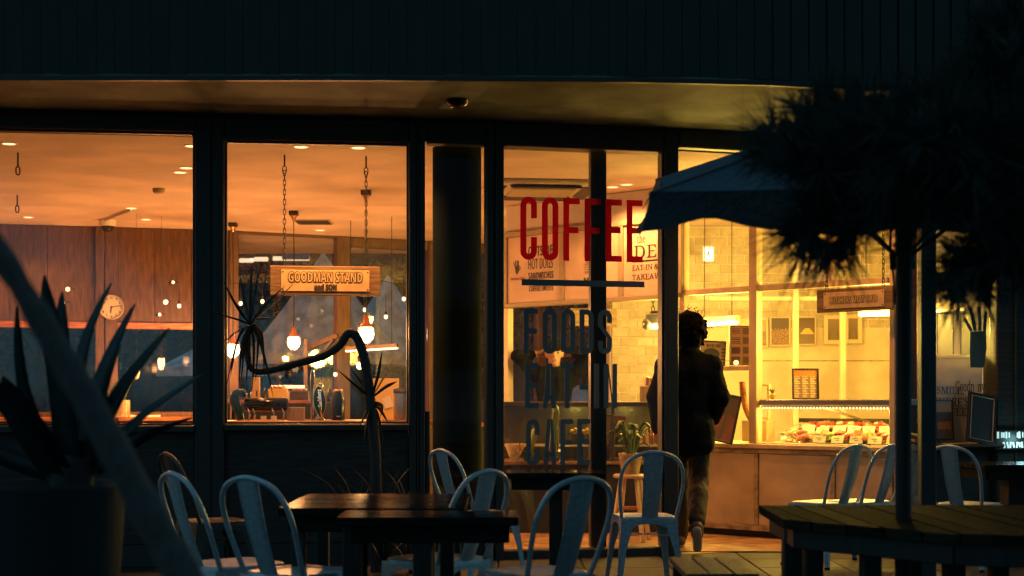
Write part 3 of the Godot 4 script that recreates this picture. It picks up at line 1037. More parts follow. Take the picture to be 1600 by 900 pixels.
func deli():
	var D := DELI
	var k := base("deli_kiosk", D * Vector3(2, 0, 0), "glazed deli kiosk with a panelled counter front and lettered fascia boards", "kiosk")
	# fascia boards
	var cuts := [0.0, along(D, 878), along(D, 970), along(D, 1062)]
	put("upstand", sbox(D, 0.0, cuts[3], 2.785, 3.045, -0.1, 0.0, 0.005), M.plaster, k)
	var fr := S()
	bx(fr, D * trf(Vector3(cuts[3] / 2, 2.76, 0.0)), Vector3(cuts[3], 0.045, 0.1), 0.004)
	bx(fr, D * trf(Vector3(cuts[3] / 2, 2.085, 0.0)), Vector3(cuts[3], 0.04, 0.1), 0.004)
	put("fascia_rail", fr, M.board_frame, k)
	for i in 4:
		put("fascia_stile", sbox(D, cuts[i] + 0.0, cuts[i] + 0.055, 2.107, 2.736, -0.05, 0.046, 0.004), M.board_frame, k)
	var bo := []
	for i in 3:
		bo.append(put("fascia_board", sbox(D, cuts[i] + 0.057, cuts[i + 1] - 0.002, 2.108, 2.735, -0.03, 0.03, 0.003), M.board, k))
	var z := 0.03
	var put_text := func(b: Node, s: String, px0: float, px1: float, py0: float, py1: float, face: String, wt: int, m: Material):
		var t := on(D, (px0 + px1) / 2, (py0 + py1) / 2, z)
		var d := -t.origin.z
		letters(b, "lettering", s, t, along(D, px1) - along(D, px0), (py1 - py0) * d / FOC, m, face, wt, 0.002)
	put_text.call(bo[0], "HOT DOGS", 829, 867, 404, 420, "Droid Sans", 400, M.ink)
	put_text.call(bo[0], "SANDWICHES", 829, 868, 425, 436, "Droid Sans", 700, M.ink)
	put_text.call(bo[0], "COFFEE SWEETS", 830, 868, 446, 455, "Droid Sans", 700, M.ink)
	put_text.call(bo[0], "OUTSIDE", 829, 867, 384, 400, "Droid Sans", 700, M.ink)
	put_text.call(bo[0], "Butchers Meat", 802, 824, 433, 438, "Droid Serif", 400, M.photo_red)
	put_text.call(bo[1], "MEALS", 916, 946, 433, 440, "Droid Sans", 700, M.ink)
	put_text.call(bo[2], "the", 999, 1012, 366, 380, "Droid Serif", 400, M.ink)
	put_text.call(bo[2], "DELI", 994, 1056, 382, 402, "Droid Serif", 400, M.ink)
	put_text.call(bo[2], "EAT-IN &", 991, 1032, 413.5, 422, "Droid Serif", 400, M.ink)
	put_text.call(bo[2], "TAKEAWAY", 991, 1050, 427.5, 436, "Droid Serif", 400, M.ink)
	put("rule", sbox(D, along(D, 991), along(D, 1050), hh(409, 13.6), hh(406.5, 13.6), z, z + 0.002, 0.0), M.ink, bo[2])
	# printed hand and burgers
	var st := S()
	var T := on(D, 811, 420, z + 0.002)
	var u := 14.5 / FOC
	prism(st, T, PackedVector2Array([Vector2(-4, 3) * u, Vector2(4, 5) * u, Vector2(5, -4) * u, Vector2(1, -10) * u, Vector2(-3, -6) * u]), 0.001)
	for q in [[-4, 3, -7, 10], [-2, 4, -3, 13], [1, 4, 1, 13], [3, 4, 4, 12]]:
		bar(st, T * Vector3(q[0] * u, q[1] * u, 0), T * Vector3(q[2] * u, q[3] * u, 0), 1.6 * u, 0.001, T.basis.z, 0.0)
	for a in 10:
		var p := T * Vector3((4.5 + cos(a * TAU / 10) * 3) * u, (0.5 + sin(a * TAU / 10) * 3) * u, 0)
		var p2 := T * Vector3((4.5 + cos((a + 1) * TAU / 10) * 3) * u, (0.5 + sin((a + 1) * TAU / 10) * 3) * u, 0)
		bar(st, p, p2, 1.3 * u, 0.001, T.basis.z, 0.0)
	put("printed_hand", st, M.ink, bo[0])
	for q in [[922, 392], [923, 418]]:
		st = S()
		T = on(D, q[0], q[1], z + 0.002)
		var dome := PackedVector2Array()
		for a in 9: dome.append(Vector2(cos(PI * a / 8) * 8, 3 + sin(PI * a / 8) * 7) * u)
		prism(st, T, dome, 0.001)
		for yy in [0.5, -3.0]: bx(st, T * trf(Vector3(0, yy * u, 0)), Vector3(17, 1.6, 0.3) * u, 0.0)
		bx(st, T * trf(Vector3(0, -7.5 * u, 0)), Vector3(15, 4, 0.3) * u, 0.0)
		put("printed_burger", st, M.photo_mid, bo[1])
	# glazing frame to the right of the boards
	var pst := [[1063, 1071, 0.0], [1173, 1185, 0.012], [1292, 1300, 0.0], [1391, 1400, 0.0]]
	for q in pst:
		put("post", sbox(D, along(D, q[0]), along(D, q[1]), 0.82 if q[0] < 1200 or q[0] > 1380 else 2.136, 3.045, -0.06, 0.02 + q[2], 0.005), M.wood_cream, k)
	for i in 3:
		var s0 := along(D, pst[i][1]) + (0.002 if i < 2 else -along(D, 1300) + along(D, 1292) + 0.001)
		var s1 := along(D, pst[i + 1][0]) - 0.002
		put("transom", sbox(D, s0, s1, 2.085, 2.135, -0.05, 0.025, 0.005), M.wood_cream, k)
		put("head_rail", sbox(D, s0, s1, 2.98, 3.045, -0.05, 0.02, 0.005), M.wood_cream, k)
		put("pane", sbox(D, s0, s1, 2.136, 2.98, -0.02, -0.014, 0.0), M.glass, k)
	# counter front: carcass, kick board, frame strips and panels
	var c0 := along(D, 1062)
	var c1 := 4.25
	put("carcass", sbox(D, c0, c1, 0.09, 0.775, -0.75, -0.012, 0.004), M.counter_edge, k)
	put("kick_board", sbox(D, c0, c1, 0.035, 0.088, -0.7, -0.06, 0.003), M.panel_dark, k)
	put("worktop", sbox(D, c0 - 0.02, c1, 0.777, 0.815, -0.76, 0.04, 0.006), M.wood_cream, k)
	put("base_rail", sbox(D, c0, c1, 0.09, 0.135, -0.01, 0.012, 0.003), M.counter_edge, k)
	put("top_rail", sbox(D, c0, c1, 0.735, 0.775, -0.01, 0.012, 0.003), M.counter_edge, k)
	var st0 := [c0, along(D, 1182), along(D, 1302), along(D, 1392), c1]
	for i in 4:
		put("front_panel", sbox(D, st0[i] + 0.024, st0[i + 1] - 0.024, 0.137, 0.733, -0.01, 0.0, 0.003), M.counter_panel, k)
		put("front_stile", sbox(D, st0[i] - 0.02, st0[i] + 0.02, 0.137, 0.733, -0.01, 0.013, 0.003), M.counter_edge, k)
	# shelf between the first two posts, at head height of the counter
	put("shelf", sbox(D, along(D, 1073), along(D, 1171), hh(579, 13.0), hh(572, 13.0), -0.12, 0.02, 0.004), M.wood_cream, k)
	# lit corner post at the far left end
	put("corner_post", sbox(D, -0.02, 0.055, 0.9, 2.06, -0.05, 0.03, 0.004), M.cream_paint, k)
	# left counter, with a glass case on a dark front
	var L: Transform3D = stretch(sv(783, 625, 13.25), sv(1058, 625, 13.25))[0]
	var e1 := along(L, 1056)
	var lc := base("left_counter", L.origin, "dark fronted counter with a glass case behind the lettered door", "counter")
	put("front", sbox(L, 0.0, e1, 0.035, 0.62, -0.6, 0.0, 0.006), M.black, lc)
	put("worktop", sbox(L, 0.0, e1, 0.622, 0.655, -0.62, 0.05, 0.006), M.wood_sign, lc)
	put("case_top", sbox(L, 0.0, e1, 1.125, 1.165, -0.6, 0.02, 0.005), M.frame_light, lc)
	put("case_shelf", sbox(L, 0.03, e1 - 0.03, 0.775, 0.79, -0.55, -0.06, 0.003), M.tray, lc)
	for s in [0.0, along(L, 955), e1 - 0.04]:
		put("case_post", sbox(L, s, s + 0.03, 0.657, 1.123, -0.03, 0.0, 0.004), M.frame_light, lc)
	put("case_glass", sbox(L, 0.04, e1 - 0.05, 0.66, 1.12, -0.014, -0.009, 0.0), M.glass, lc)
	put("case_back", sbox(L, 0.0, e1, 0.657, 1.123, -0.6, -0.58, 0.003), M.frame_light, lc)

func brick_wall():
	var z := -16.5
	var w := base("brick_wall", Vector3(1.07, 0, z), "cream glazed brick wall at the back of the deli", "wall")
	var st := S()
	bb(st, Vector3(1.07, 0.03, z - 0.15), Vector3(5.0, 3.045, z + 0.005), 0.004)
	put("mortar_bed", st, M.mortar, w)
	st = S()
	bb(st, Vector3(1.05, 0.03, z - 2.9), Vector3(1.068, 3.045, z - 0.02), 0.004)
	put("return_wall", st, M.cream_paint, w)
	var bw := 0.178
	var bh := 0.098
	var meshes := []
	for wd in [bw - 0.012, bw / 2 - 0.012]:
		st = S()
		bx(st, trf(Vector3.ZERO), Vector3(wd + 0.002, bh - 0.010, 0.024), 0.005)
		st.generate_normals()
		meshes.append(st.commit())
	var tones := [M.brick, M.brick_b, M.brick_c]
	var rows := 20
	for r in rows:
		var y := 1.07 + (r + 0.5) * bh
		var x := 1.07 + (0.0 if r % 2 == 0 else bw / 2)
		if r % 2 == 1:
			var o := put("brick", meshes[1], tones[rng.randi() % 3], w, true)
			o.position = Vector3(x - bw * 0.25, y, z) - w.position
		while x < 4.5:
			# below the pictures the wall to the right is painted smooth
			if y > 2.0 or x < 1.85:
				var o := put("brick", meshes[0], tones[rng.randi() % 3], w, true)
				o.position = Vector3(x + bw / 2, y, z + rng.randf_range(-0.002, 0.002)) - w.position
				o.rotation = Vector3(rng.randf_range(-0.006, 0.006), rng.randf_range(-0.008, 0.008), 0)
			x += bw
	st = S()
	bb(st, Vector3(1.86 + 0.09, 0.5, z - 0.01), Vector3(5.0, 1.99, z + 0.006), 0.003)
	put("painted_panel", st, M.cream_paint, w)
	st = S()
	bb(st, Vector3(1.95, hh(563, 16.5) - 0.01, z + 0.007), Vector3(5.0, hh(563, 16.5), z + 0.012), 0.002)
	put("panel_joint", st, M.counter_edge, w)
	# uprights and a rail of a rack before the wall
	var rk := base("wall_rack", sv(1243, 625, 15.6), "cream painted upright rack standing before the brick wall", "rack")
	rk.position.y = 0.03
	for px in [1243, 1317]:
		st = S()
		var p := sv(px, 625, 15.6)
		bb(st, Vector3(p.x - 0.03, 0.035, p.z - 0.03), Vector3(p.x + 0.03, 3.04, p.z + 0.03), 0.006)
		put("upright", st, M.cream_paint, rk)
	st = S()
	var a := sv(1139, 466, 15.6)
	var b := sv(1385, 466, 15.6)
	bb(st, Vector3(a.x - 0.2, a.y - 0.02, a.z - 0.075), Vector3(b.x + 0.3, a.y + 0.02, a.z - 0.033), 0.005)
	put("cross_rail", st, M.cream_paint, rk)

# one oval chain link
func link(st: SurfaceTool, c: Vector3, len: float, w: float, r: float, yaw: float):
	var pts := []
	for k in 12:
		var a := TAU * k / 12
		var o := Vector3(cos(a) * w, sin(a) * w + (len / 2 - w) * signf(sin(a)), 0)
		pts.append(c + Basis(Vector3.UP, yaw) * o)
	tube(st, pts, r, 5, true)

# a wooden board hung on two chains, with an engraved plate; t at its middle, facing z
func hanging_sign(called: String, label: String, t: Transform3D, w: float, h: float, lines: Array, plate_w: float, plate_h: float, top: float):
	var o := base(called, t.origin, label, "sign")
	var st := S()
	bx(st, t, Vector3(w, h, 0.03), 0.006)
	put("sign_board", st, M.wood_sign, o)
	if plate_w > 0:
		st = S()
		bx(st, t * trf(Vector3(0, 0, 0.019)), Vector3(plate_w, plate_h, 0.006), 0.003)
		var pl := put("plate", st, M.plate, o)
		for q in [[1, 1], [1, -1], [-1, 1], [-1, -1]]:
			st = S()
			ball(st, t * trf(Vector3(q[0] * (plate_w / 2 - 0.014), q[1] * (plate_h / 2 - 0.014), 0.022)), Vector3(0.006, 0.006, 0.004), 8)
			put("screw", st, M.iron, pl)
		for l in lines:
			# dark outline letters with pale ones set on them
			for a in 8:
				var e: float = l[3] * 0.075
				letters(pl, "letter_outline", l[0], t * trf(Vector3(l[5] + cos(a * TAU / 8) * e, l[1] + sin(a * TAU / 8) * e, 0.0222 + a * 0.00005)), l[2], l[3], M.ink, "Droid Sans", 700, 0.001)
			if l[3] > 0.045: letters(pl, "lettering", l[0], t * trf(Vector3(l[5], l[1], 0.0240)), l[2], l[3], l[4], "Droid Sans", 700, 0.0015)
	for sx in [-0.37, 0.37]:
		st = S()
		var foot := t * Vector3(sx * w, h / 2, 0)
		var y := foot.y + 0.012
		var i := 0
		link(st, foot + Vector3(0, 0.012, 0), 0.046, 0.011, 0.0034, 0.3)
		while y < top - 0.16:
			link(st, Vector3(foot.x, y + 0.03, foot.z), 0.047, 0.0095, 0.0032, 0.35 + (PI / 2 if i % 2 else 0.0))
			y += 0.037
			i += 1
		link(st, Vector3(foot.x, y + 0.016, foot.z), 0.056, 0.015, 0.004, 0.2)
		bar(st, Vector3(foot.x, y + 0.045, foot.z), Vector3(foot.x, top, foot.z), 0.012, 0.012, Vector3.RIGHT, 0.002)
		put("chain", st, M.iron, o)

const WARM := Color(1.0, 0.40, 0.115)
const DELI_WARM := Color(1.0, 0.66, 0.115)

func signs_and_lamps():
	# --- hanging signs
	var B: Transform3D = bays[1][0]
	var d := 11.75
	var c := sv(508.5, 439, d)
	var t := Transform3D(B.basis, c)
	var k := d / FOC
	hanging_sign("hanging_sign", "wide wooden shop sign hung on two chains in the second window", t, 171 * k, 46 * k, [["GOODMAN STAND", 5.5 * k, 114 * k, 15.5 * k, M.plate, 0.0], ["and SON", -10 * k, 34 * k, 9 * k, M.plate, 0.0]], 137 * k, 33 * k, 3.05)
	var s := (along(DELI, 1270) + along(DELI, 1394)) / 2
	var dd := dist(DELI, s, 0.12)
	t = DELI * trf(Vector3(s + 0.1, hh(469, dd), 0.12), 0, 0, 0.0)
	hanging_sign("hanging_sign", "dark framed butcher sign hung on chains before the deli glazing", t, 0.68, 0.185, [["BUTCHERS MEAT CLUB", 0.0, 0.42, 0.052, M.plate, 0.0]], 0.54, 0.13, 3.05)
	c = sv(927, 496, 15.3)
	hanging_sign("hanging_sign", "plain backed wooden sign hanging behind the lettered door", Transform3D(Basis(Vector3.UP, 0.25), c), 76 * 15.3 / FOC, 28 * 15.3 / FOC, [], 0.0, 0.0, 3.05)
	# --- pendant lamps: canopy on the ceiling, cord, cap, glass and glowing bulb in a wire cage
	var pend := [[459, 535, 15.2, 10.5, "caged pendant lamp glowing over the counter, under the wide hanging sign"], [572, 522, 13.7, 13.0, "brightest caged pendant lamp, beside the bent dragon tree trunk"], [364, 547, 16.2, 11.0, "pendant lamp at the left edge of the second window, by a wooden post"]]
	for q in pend:
		var p := sv(q[0], q[1], q[2])
		var r: float = q[3] * q[2] / FOC
		var o := base("pendant_lamp", p, q[4], "lamp", "caged pendant lamps over the bar")
		var st := S()
		bb(st, Vector3(p.x - 0.045, 3.005, p.z - 0.045), Vector3(p.x + 0.045, 3.048, p.z + 0.045), 0.006)
		put("ceiling_box", st, M.iron, o)
		st = S()
		lathe(st, Transform3D(Basis(), Vector3(p.x, 2.95, p.z)), [Vector2(0.008, 0.0), Vector2(0.014, 0.012), Vector2(0.035, 0.055)], 12)
		put("ceiling_cup", st, M.copper, o)
		st = S()
		tube(st, [Vector3(p.x, 2.96, p.z), Vector3(p.x + 0.004, (2.96 + p.y) / 2, p.z), p + Vector3(0, r * 2.2, 0)], 0.005, 6)
		put("cord", st, M.iron, o)
		st = S()
		lathe(st, Transform3D(Basis(), p), [Vector2(r * 0.9, r * 0.8), Vector2(r * 0.86, r * 1.1), Vector2(r * 0.42, r * 1.4), Vector2(r * 0.3, r * 2.3), Vector2(0.001, r * 2.35)], 16)
		put("cap", st, M.copper, o)
		st = S()
		lathe(st, Transform3D(Basis(), p), [Vector2(0.001, -r * 1.1), Vector2(r * 0.45, -r * 1.0), Vector2(r * 0.82, -r * 0.6), Vector2(r * 0.98, 0.0), Vector2(r * 0.9, r * 0.55), Vector2(r * 0.6, r * 0.95)], 16)
		put("glowing_bulb", st, M.bulb_orange, o)
		st = S()
		for a in 4:
			var cage := []
			for i in 7:
				var f := i / 6.0
				cage.append(p + Vector3(cos(a * TAU / 4 + 0.4) * r * 1.08 * sin(PI * (0.12 + 0.5 * f)), r * lerpf(-1.25, 1.2, f), sin(a * TAU / 4 + 0.4) * r * 1.08 * sin(PI * (0.12 + 0.5 * f))))
			tube(st, cage, 0.0025, 4)
		put("cage", st, M.copper, o)
		lamp("pendant_light", o, p, WARM, 2.2, r * 0.8)
	# --- amber lamps by the back window
	for q in [[252, 569, 15.6, "amber glass pendant hanging by the back window, right of its pair"], [213, 583, 15.4, "amber glass pendant half hidden behind the agave leaf"], [308, 556, 15.7, "amber glass pendant seen at the edge of the first window post"]]:
		var p := sv(q[0], q[1], q[2])
		var r: float = 5.6 * q[2] / FOC
		var o := base("amber_pendant", p, q[3], "lamp", "amber pendants by the back window")
		var st := S()
		lathe(st, Transform3D(Basis(), p), [Vector2(0.001, -r * 1.7), Vector2(r * 0.6, -r * 1.4), Vector2(r, r * 0.2), Vector2(r * 0.9, r * 1.6)], 14)
		put("glass_shade", st, M.bulb_amber, o)
		st = S()
		lathe(st, Transform3D(Basis(), p), [Vector2(r * 0.95, r * 1.62), Vector2(r * 0.3, r * 2.2), Vector2(0.0015, r * 2.4), Vector2(0.0015, 3.05 - p.y)], 10)
		put("cord", st, M.iron, o)
		lamp("amber_light", o, p, WARM, 0.9, 0.03)
	# --- recessed ceiling lights; those after the door pair are added for extra light
	var dn := [[14, 209, 11.2], [300, 213, 11.3], [291, 262, 0], [281, 269, 0], [205, 325, 0], [44, 349, 15.7], [228, 354, 15.9], [957, 292, 0], [979, 288, 0], [328, 300, 0], [655, 262, 0], [500, 362, 16.9], [470, 221, 11.34], [560, 221, 11.38], [1330, 192, 11.25]]
	var words := ["over the far left of the first window", "beside the first window post, near the glass", "of the close pair, the farther right one", "of the close pair, the left one", "at the end of the ceiling conduit", "near the top of the back wall, far left", "near the top of the back wall, by the dome camera", "of the pair above the lettered door, the brighter one", "of the pair above the lettered door, the fainter one", "added behind the post between the windows", "added behind the double post beside the column", "added deep in the room above the bar", "added behind the head of the second window, left one", "added behind the head of the second window, right one", "added in the eave over the entrance, behind the pine"]
	var proto: Node3D = null
	for i in dn.size():
		var q: Array = dn[i]
		var dist0: float = q[2] if q[2] else 1.87 * FOC / (625.0 - q[1])
		var p := Vector3((q[0] - 800.0) * dist0 / FOC, 3.05 if i < 14 else 3.2, -dist0)
		var lbl: String = "small recessed ceiling light " + words[i]
		var o: Node3D
		if proto == null:
			o = base("ceiling_light", p, lbl, "ceiling light", "recessed ceiling lights")
			var st := S()
			lathe(st, trf(Vector3(0, 0, 0)), [Vector2(0.048, -0.003), Vector2(0.06, -0.006), Vector2(0.066, 0.0)], 20)
			put("trim_ring", st, M.off_white, o, true)
			st = S()
			lathe(st, trf(Vector3(0, 0, 0)), [Vector2(0.001, -0.004), Vector2(0.047, -0.004)], 20)
			put("glowing_lens", st, M.downlight, o, true)
			proto = o
		else: o = dup(proto, p, 0.0, lbl)
	for i in dn.size():
		var q: Array = dn[i]
		var dist0: float = q[2] if q[2] else 1.87 * FOC / (625.0 - q[1])
		var p := Vector3((q[0] - 800.0) * dist0 / FOC, 3.035 if i < 14 else 3.185, -dist0)
		if i in [1, 2, 4, 5, 7, 8, 9, 11, 12, 13, 14]: spot("ceiling_spot", self, p, p + Vector3(0, -1, 0.001), WARM, [3.4, 3.4, 3.0][i - 12] if i > 11 else 2.4, 68.0)  # the later entries are added spots that brighten sign, bar and entrance
	# --- glowing discs standing in for downlight reflections on the wood panels
	for q in [[106, 452, 16.45, 4.3, "round glowing lamp reflection on the dark wood panel, left of the clock"], [98.5, 473, 16.45, 3.0, "small tilted lamp reflection just under the round one left of the clock"], [259, 472, 16.6, 4.8, "round glowing lamp reflection in the middle of the right wood panel"], [270, 441, 16.6, 3.2, "small tilted lamp reflection above the round one on the right wood panel"], [249, 491.5, 16.6, 3.3, "small tilted lamp reflection below the round one on the right wood panel"]]:
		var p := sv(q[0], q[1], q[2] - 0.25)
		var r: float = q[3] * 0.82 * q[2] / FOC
		var o := base("lamp_reflection", p, q[4], "lamp", "glowing lamp reflections before the wood panels")
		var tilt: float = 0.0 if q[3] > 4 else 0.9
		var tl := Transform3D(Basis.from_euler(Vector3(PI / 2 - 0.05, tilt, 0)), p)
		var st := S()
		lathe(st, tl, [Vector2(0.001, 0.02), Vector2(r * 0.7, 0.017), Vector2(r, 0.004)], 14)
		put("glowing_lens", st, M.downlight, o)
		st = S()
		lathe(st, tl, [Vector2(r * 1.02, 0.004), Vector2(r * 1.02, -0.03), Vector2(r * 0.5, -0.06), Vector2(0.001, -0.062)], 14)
		put("disc_body", st, M.iron, o)
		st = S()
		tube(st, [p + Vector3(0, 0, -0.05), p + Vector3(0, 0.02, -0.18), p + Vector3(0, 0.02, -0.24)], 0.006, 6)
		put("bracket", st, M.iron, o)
	# --- conduit with a dome camera, smoke detector, vent, hooks
	var cd := base("dome_camera", sv(168, 357, 16.0), "dome camera on the ceiling at the end of a thin conduit", "camera")
	var st2 := S()
	var pc := sv(168, 357, 15.9)
	pc.y = 3.045
	lathe(st2, Transform3D(Basis(), pc), [Vector2(0.085, 0), Vector2(0.085, -0.055), Vector2(0.07, -0.065)], 20)
	put("collar", st2, M.off_white, cd)
	st2 = S()
	lathe(st2, Transform3D(Basis(), pc), [Vector2(0.065, -0.066), Vector2(0.055, -0.10), Vector2(0.03, -0.125), Vector2(0.001, -0.13)], 20)
	put("dome", st2, M.black_gloss, cd)
	st2 = S()
	var pe := sv(205, 326, 15.0)
	pe.y = 3.035
	tube(st2, [pc + Vector3(0, -0.015, 0.08), pe], 0.012, 6)
	put("conduit", st2, M.plaster, cd)
	st2 = S()
	var ps := sv(248, 294, 13.6)
	ps.y = 3.05
	lathe(st2, Transform3D(Basis(), ps), [Vector2(0.055, 0.0), Vector2(0.052, -0.03), Vector2(0.035, -0.042), Vector2(0.001, -0.044)], 18)
	solo("smoke_detector", st2, M.board_frame, "round brown smoke detector on the ceiling of the first window", "smoke detector")
	st2 = S()
	var pv := Vector3(-2.08, 3.042, -16.1)
	bb(st2, pv + Vector3(-0.19, 0, -0.19), pv + Vector3(0.19, 0.008, 0.19), 0.003)
	var vt := base("ceiling_vent", pv, "square dark ceiling vent deep in the room", "vent")
	put("vent_plate", st2, M.board_frame, vt)
	for i in 7:
		st2 = S()
		bb(st2, pv + Vector3(-0.17, -0.008, -0.16 + i * 0.05), pv + Vector3(0.17, -0.001, -0.14 + i * 0.05), 0.002)
		put("slat", st2, M.iron, vt)
	for q in [[28, 237, 272, 11.6, "longer chain hook hanging from the ceiling at the far left"], [27, 303, 331, 14.0, "shorter chain hook hanging deeper in the room at the far left"]]:
		var p := sv(q[0], 300, q[3])
		st2 = S()
		var y1 := hh(q[2], q[3])
		bar(st2, Vector3(p.x, 3.05, p.z), Vector3(p.x, y1 + 0.05, p.z), 0.012, 0.012)
		link(st2, Vector3(p.x, y1 + 0.025, p.z), 0.06, 0.014, 0.006, 0.3)
		solo("ceiling_hook", st2, M.iron, q[4], "hook", "chain hooks on the ceiling")
	# --- air conditioning cassette above the door
	var ac := base("air_conditioner", Vector3(0.25, 3.05, -13.5), "square ceiling air conditioner seen at a slant above the lettering", "air conditioner")
	st2 = S()
	bx(st2, trf(Vector3(0.25, 3.03, -13.45), 0.12), Vector3(1.0, 0.04, 0.95), 0.012)
	put("cover", st2, M.plaster, ac)
	st2 = S()
	bx(st2, trf(Vector3(0.25, 3.0, -13.45), 0.12), Vector3(0.55, 0.025, 0.5), 0.01)
	put("grille", st2, M.board_frame, ac)
	for a in 4:
		st2 = S()
		bx(st2, trf(Vector3(0.25, 0, -13.45), 0.12 + a * PI / 2) * trf(Vector3(0, 2.995, 0.38), 0, 0.25), Vector3(0.62, 0.012, 0.1), 0.004)
		put("flap", st2, M.frame_light, ac)
	# --- deli lamps
	var tube_lamp := func(called: String, a: Vector3, b: Vector3, r: float, label: String, e: float):
		var o := base(called, (a + b) / 2, label, "lamp")
		var s2 := S()
		tube(s2, [a, b], r, 10)
		put("glowing_tube", s2, M.tube_yellow, o)
		s2 = S()
		bar(s2, a + Vector3(0, r + 0.028, 0), b + Vector3(0, r + 0.028, 0), 0.06, 0.05)
		put("batten", s2, M.wood_cream, o)
		for f in [0.15, 0.85]:
			s2 = S()
			var p := a.lerp(b, f) + Vector3(0, r + 0.05, 0)
			tube(s2, [p, Vector3(p.x, 3.05, p.z)], 0.004, 5)
			put("hanger", s2, M.iron, o)
		if e > 0:
			for f in [0.2, 0.8]: lamp("tube_light", o, a.lerp(b, f) + Vector3(0, -r - 0.04, 0.03), DELI_WARM, e * 1.4, 0.14)
	tube_lamp.call("tube_lamp", sv(1092, 508, 14.4), sv(1153, 504, 14.0), 0.014, "thin bright tube lamp behind the head of the man in the doorway", 1.4)
	tube_lamp.call("tube_lamp", sv(1343, 491, 12.9), sv(1412, 489, 12.6), 0.02, "thick bright tube lamp below the butcher sign", 1.4)
	tube_lamp.call("tube_lamp", sv(1438, 487, 12.95), sv(1506, 483, 12.9), 0.012, "tube lamp behind the right hand window", 0.25)
	# industrial twin lamp over the left counter
	var il := base("hanging_work_lamp", sv(1030, 507, 13.9), "round ended work lamp hung on a short chain in front of the brick wall", "lamp")
	var ia := sv(1010, 506, 13.75)
	var ib := sv(1056, 504, 13.65)
	st2 = S()
	bar(st2, ia + Vector3(0, 0.04, 0), ib + Vector3(0, 0.04, 0), 0.1, 0.055, Vector3.BACK, 0.012)
	ball(st2, trf(ia + Vector3(0.01, 0.0, 0)), Vector3(0.05, 0.055, 0.05))
	put("housing", st2, M.steel, il)
	st2 = S()
	bar(st2, ia + Vector3(0.04, 0.09, 0), ib + Vector3(0, 0.09, 0), 0.05, 0.04, Vector3.BACK, 0.008)
	put("ballast", st2, M.frame_light, il)
	st2 = S()
	bar(st2, ia + Vector3(0.03, -0.018, 0), ib + Vector3(0, -0.018, 0), 0.06, 0.05, Vector3.BACK, 0.012)
	put("glowing_tube", st2, M.tube_yellow, il)
	st2 = S()
	for i in 14: link(st2, ia + Vector3(0.06, 0.13 + i * 0.045, 0), 0.056, 0.014, 0.004, PI / 2 * (i % 2))
	put("chain", st2, M.iron, il)
	lamp("work_lamp_light", il, (ia + ib) / 2 + Vector3(0, -0.07, 0.04), DELI_WARM, 0.7, 0.04)
	for q in [[1186, 430, 14.4, 0.03, "frosted globe lamp, left of two, behind the deli glazing"], [1284, 412, 14.0, 0.04, "frosted globe lamp, right of two, beside the pine needles"]]:
		var p := sv(q[0], q[1], q[2])
		var o := base("globe_lamp", p, q[4], "lamp", "globe lamps in the deli")
		var s3 := S()
		lathe(s3, Transform3D(Basis(), p), [Vector2(0.001, -q[3]), Vector2(q[3] * 0.8, -q[3] * 0.8), Vector2(q[3], 0), Vector2(q[3] * 0.7, q[3] * 1.1)], 14)
		put("glowing_globe", s3, M.globe, o)
		s3 = S()
		lathe(s3, Transform3D(Basis(), p), [Vector2(q[3] * 0.7, q[3] * 1.1), Vector2(q[3] * 0.4, q[3] * 1.6), Vector2(0.004, q[3] * 1.7), Vector2(0.004, 3.05 - p.y)], 10)
		put("stem", s3, M.wood_cream, o)
		lamp("globe_light", o, p, DELI_WARM, 1.2, 0.05)
	# exit sign on the back wall
	var ep := sv(1107, 397, 16.0)
	var ex := base("exit_sign", ep, "small green and white lit exit sign high on the deli wall", "sign")
	var se := S()
	bx(se, trf(ep), Vector3(0.11, 0.15, 0.04), 0.006)
	put("sign_box", se, M.exit_green, ex)
	se = S()
	bx(se, trf(ep + Vector3(0, 0, 0.023)), Vector3(0.068, 0.12, 0.004), 0.0)
	put("lit_panel", se, M.exit_white, ex)
	se = S()
	var ez := ep + Vector3(0, 0, 0.027)
	bar(se, ez + Vector3(-0.008, 0.0, 0), ez + Vector3(0.006, 0.028, 0), 0.014, 0.001, Vector3.BACK, 0.0)
	bar(se, ez + Vector3(-0.006, 0.002, 0), ez + Vector3(0.016, -0.03, 0), 0.008, 0.001, Vector3.BACK, 0.0)
	bar(se, ez + Vector3(-0.008, 0.002, 0), ez + Vector3(-0.022, -0.028, 0), 0.008, 0.001, Vector3.BACK, 0.0)
	put("running_figure", se, M.badge_green, ex)
	# string of little bulbs along the back window
	var bulbs := [[280, 478], [376, 474], [410, 471], [570, 484], [603, 495], [631, 467], [562, 571], [524, 585], [642, 543]]
	var where := ["at the first window post", "left of the dragon tree's leaves", "right of the dragon tree's leaves", "below the wide sign's right end", "below and right of the wide sign", "highest, by the second window's right frame", "largest, left of the trunk's bend", "low over the beer tap", "low by the second window's right frame"]
	var bp: Node3D = null
	for i in bulbs.size():
		var p := sv(bulbs[i][0], bulbs[i][1], 16.6)
		var lbl: String = "tiny bare festoon bulb " + where[i]
		if bp == null:
			bp = base("festoon_bulb", p, lbl, "light bulb", "bare festoon bulbs behind the bar")
			var sb := S()
			ball(sb, trf(Vector3.ZERO), Vector3(0.02, 0.024, 0.02), 10)
			put("glowing_glass", sb, M.bulb_small, bp, true)
			sb = S()
			lathe(sb, trf(Vector3(0, 0.02, 0)), [Vector2(0.012, 0), Vector2(0.014, 0.03), Vector2(0.004, 0.04), Vector2(0.003, 0.22)], 8)
			put("holder", sb, M.iron, bp, true)
		else:
			var o := dup(bp, p, 0.0, lbl)
			if i == 6: o.scale = Vector3.ONE * 1.9
	var wire := S()
	var wp := []
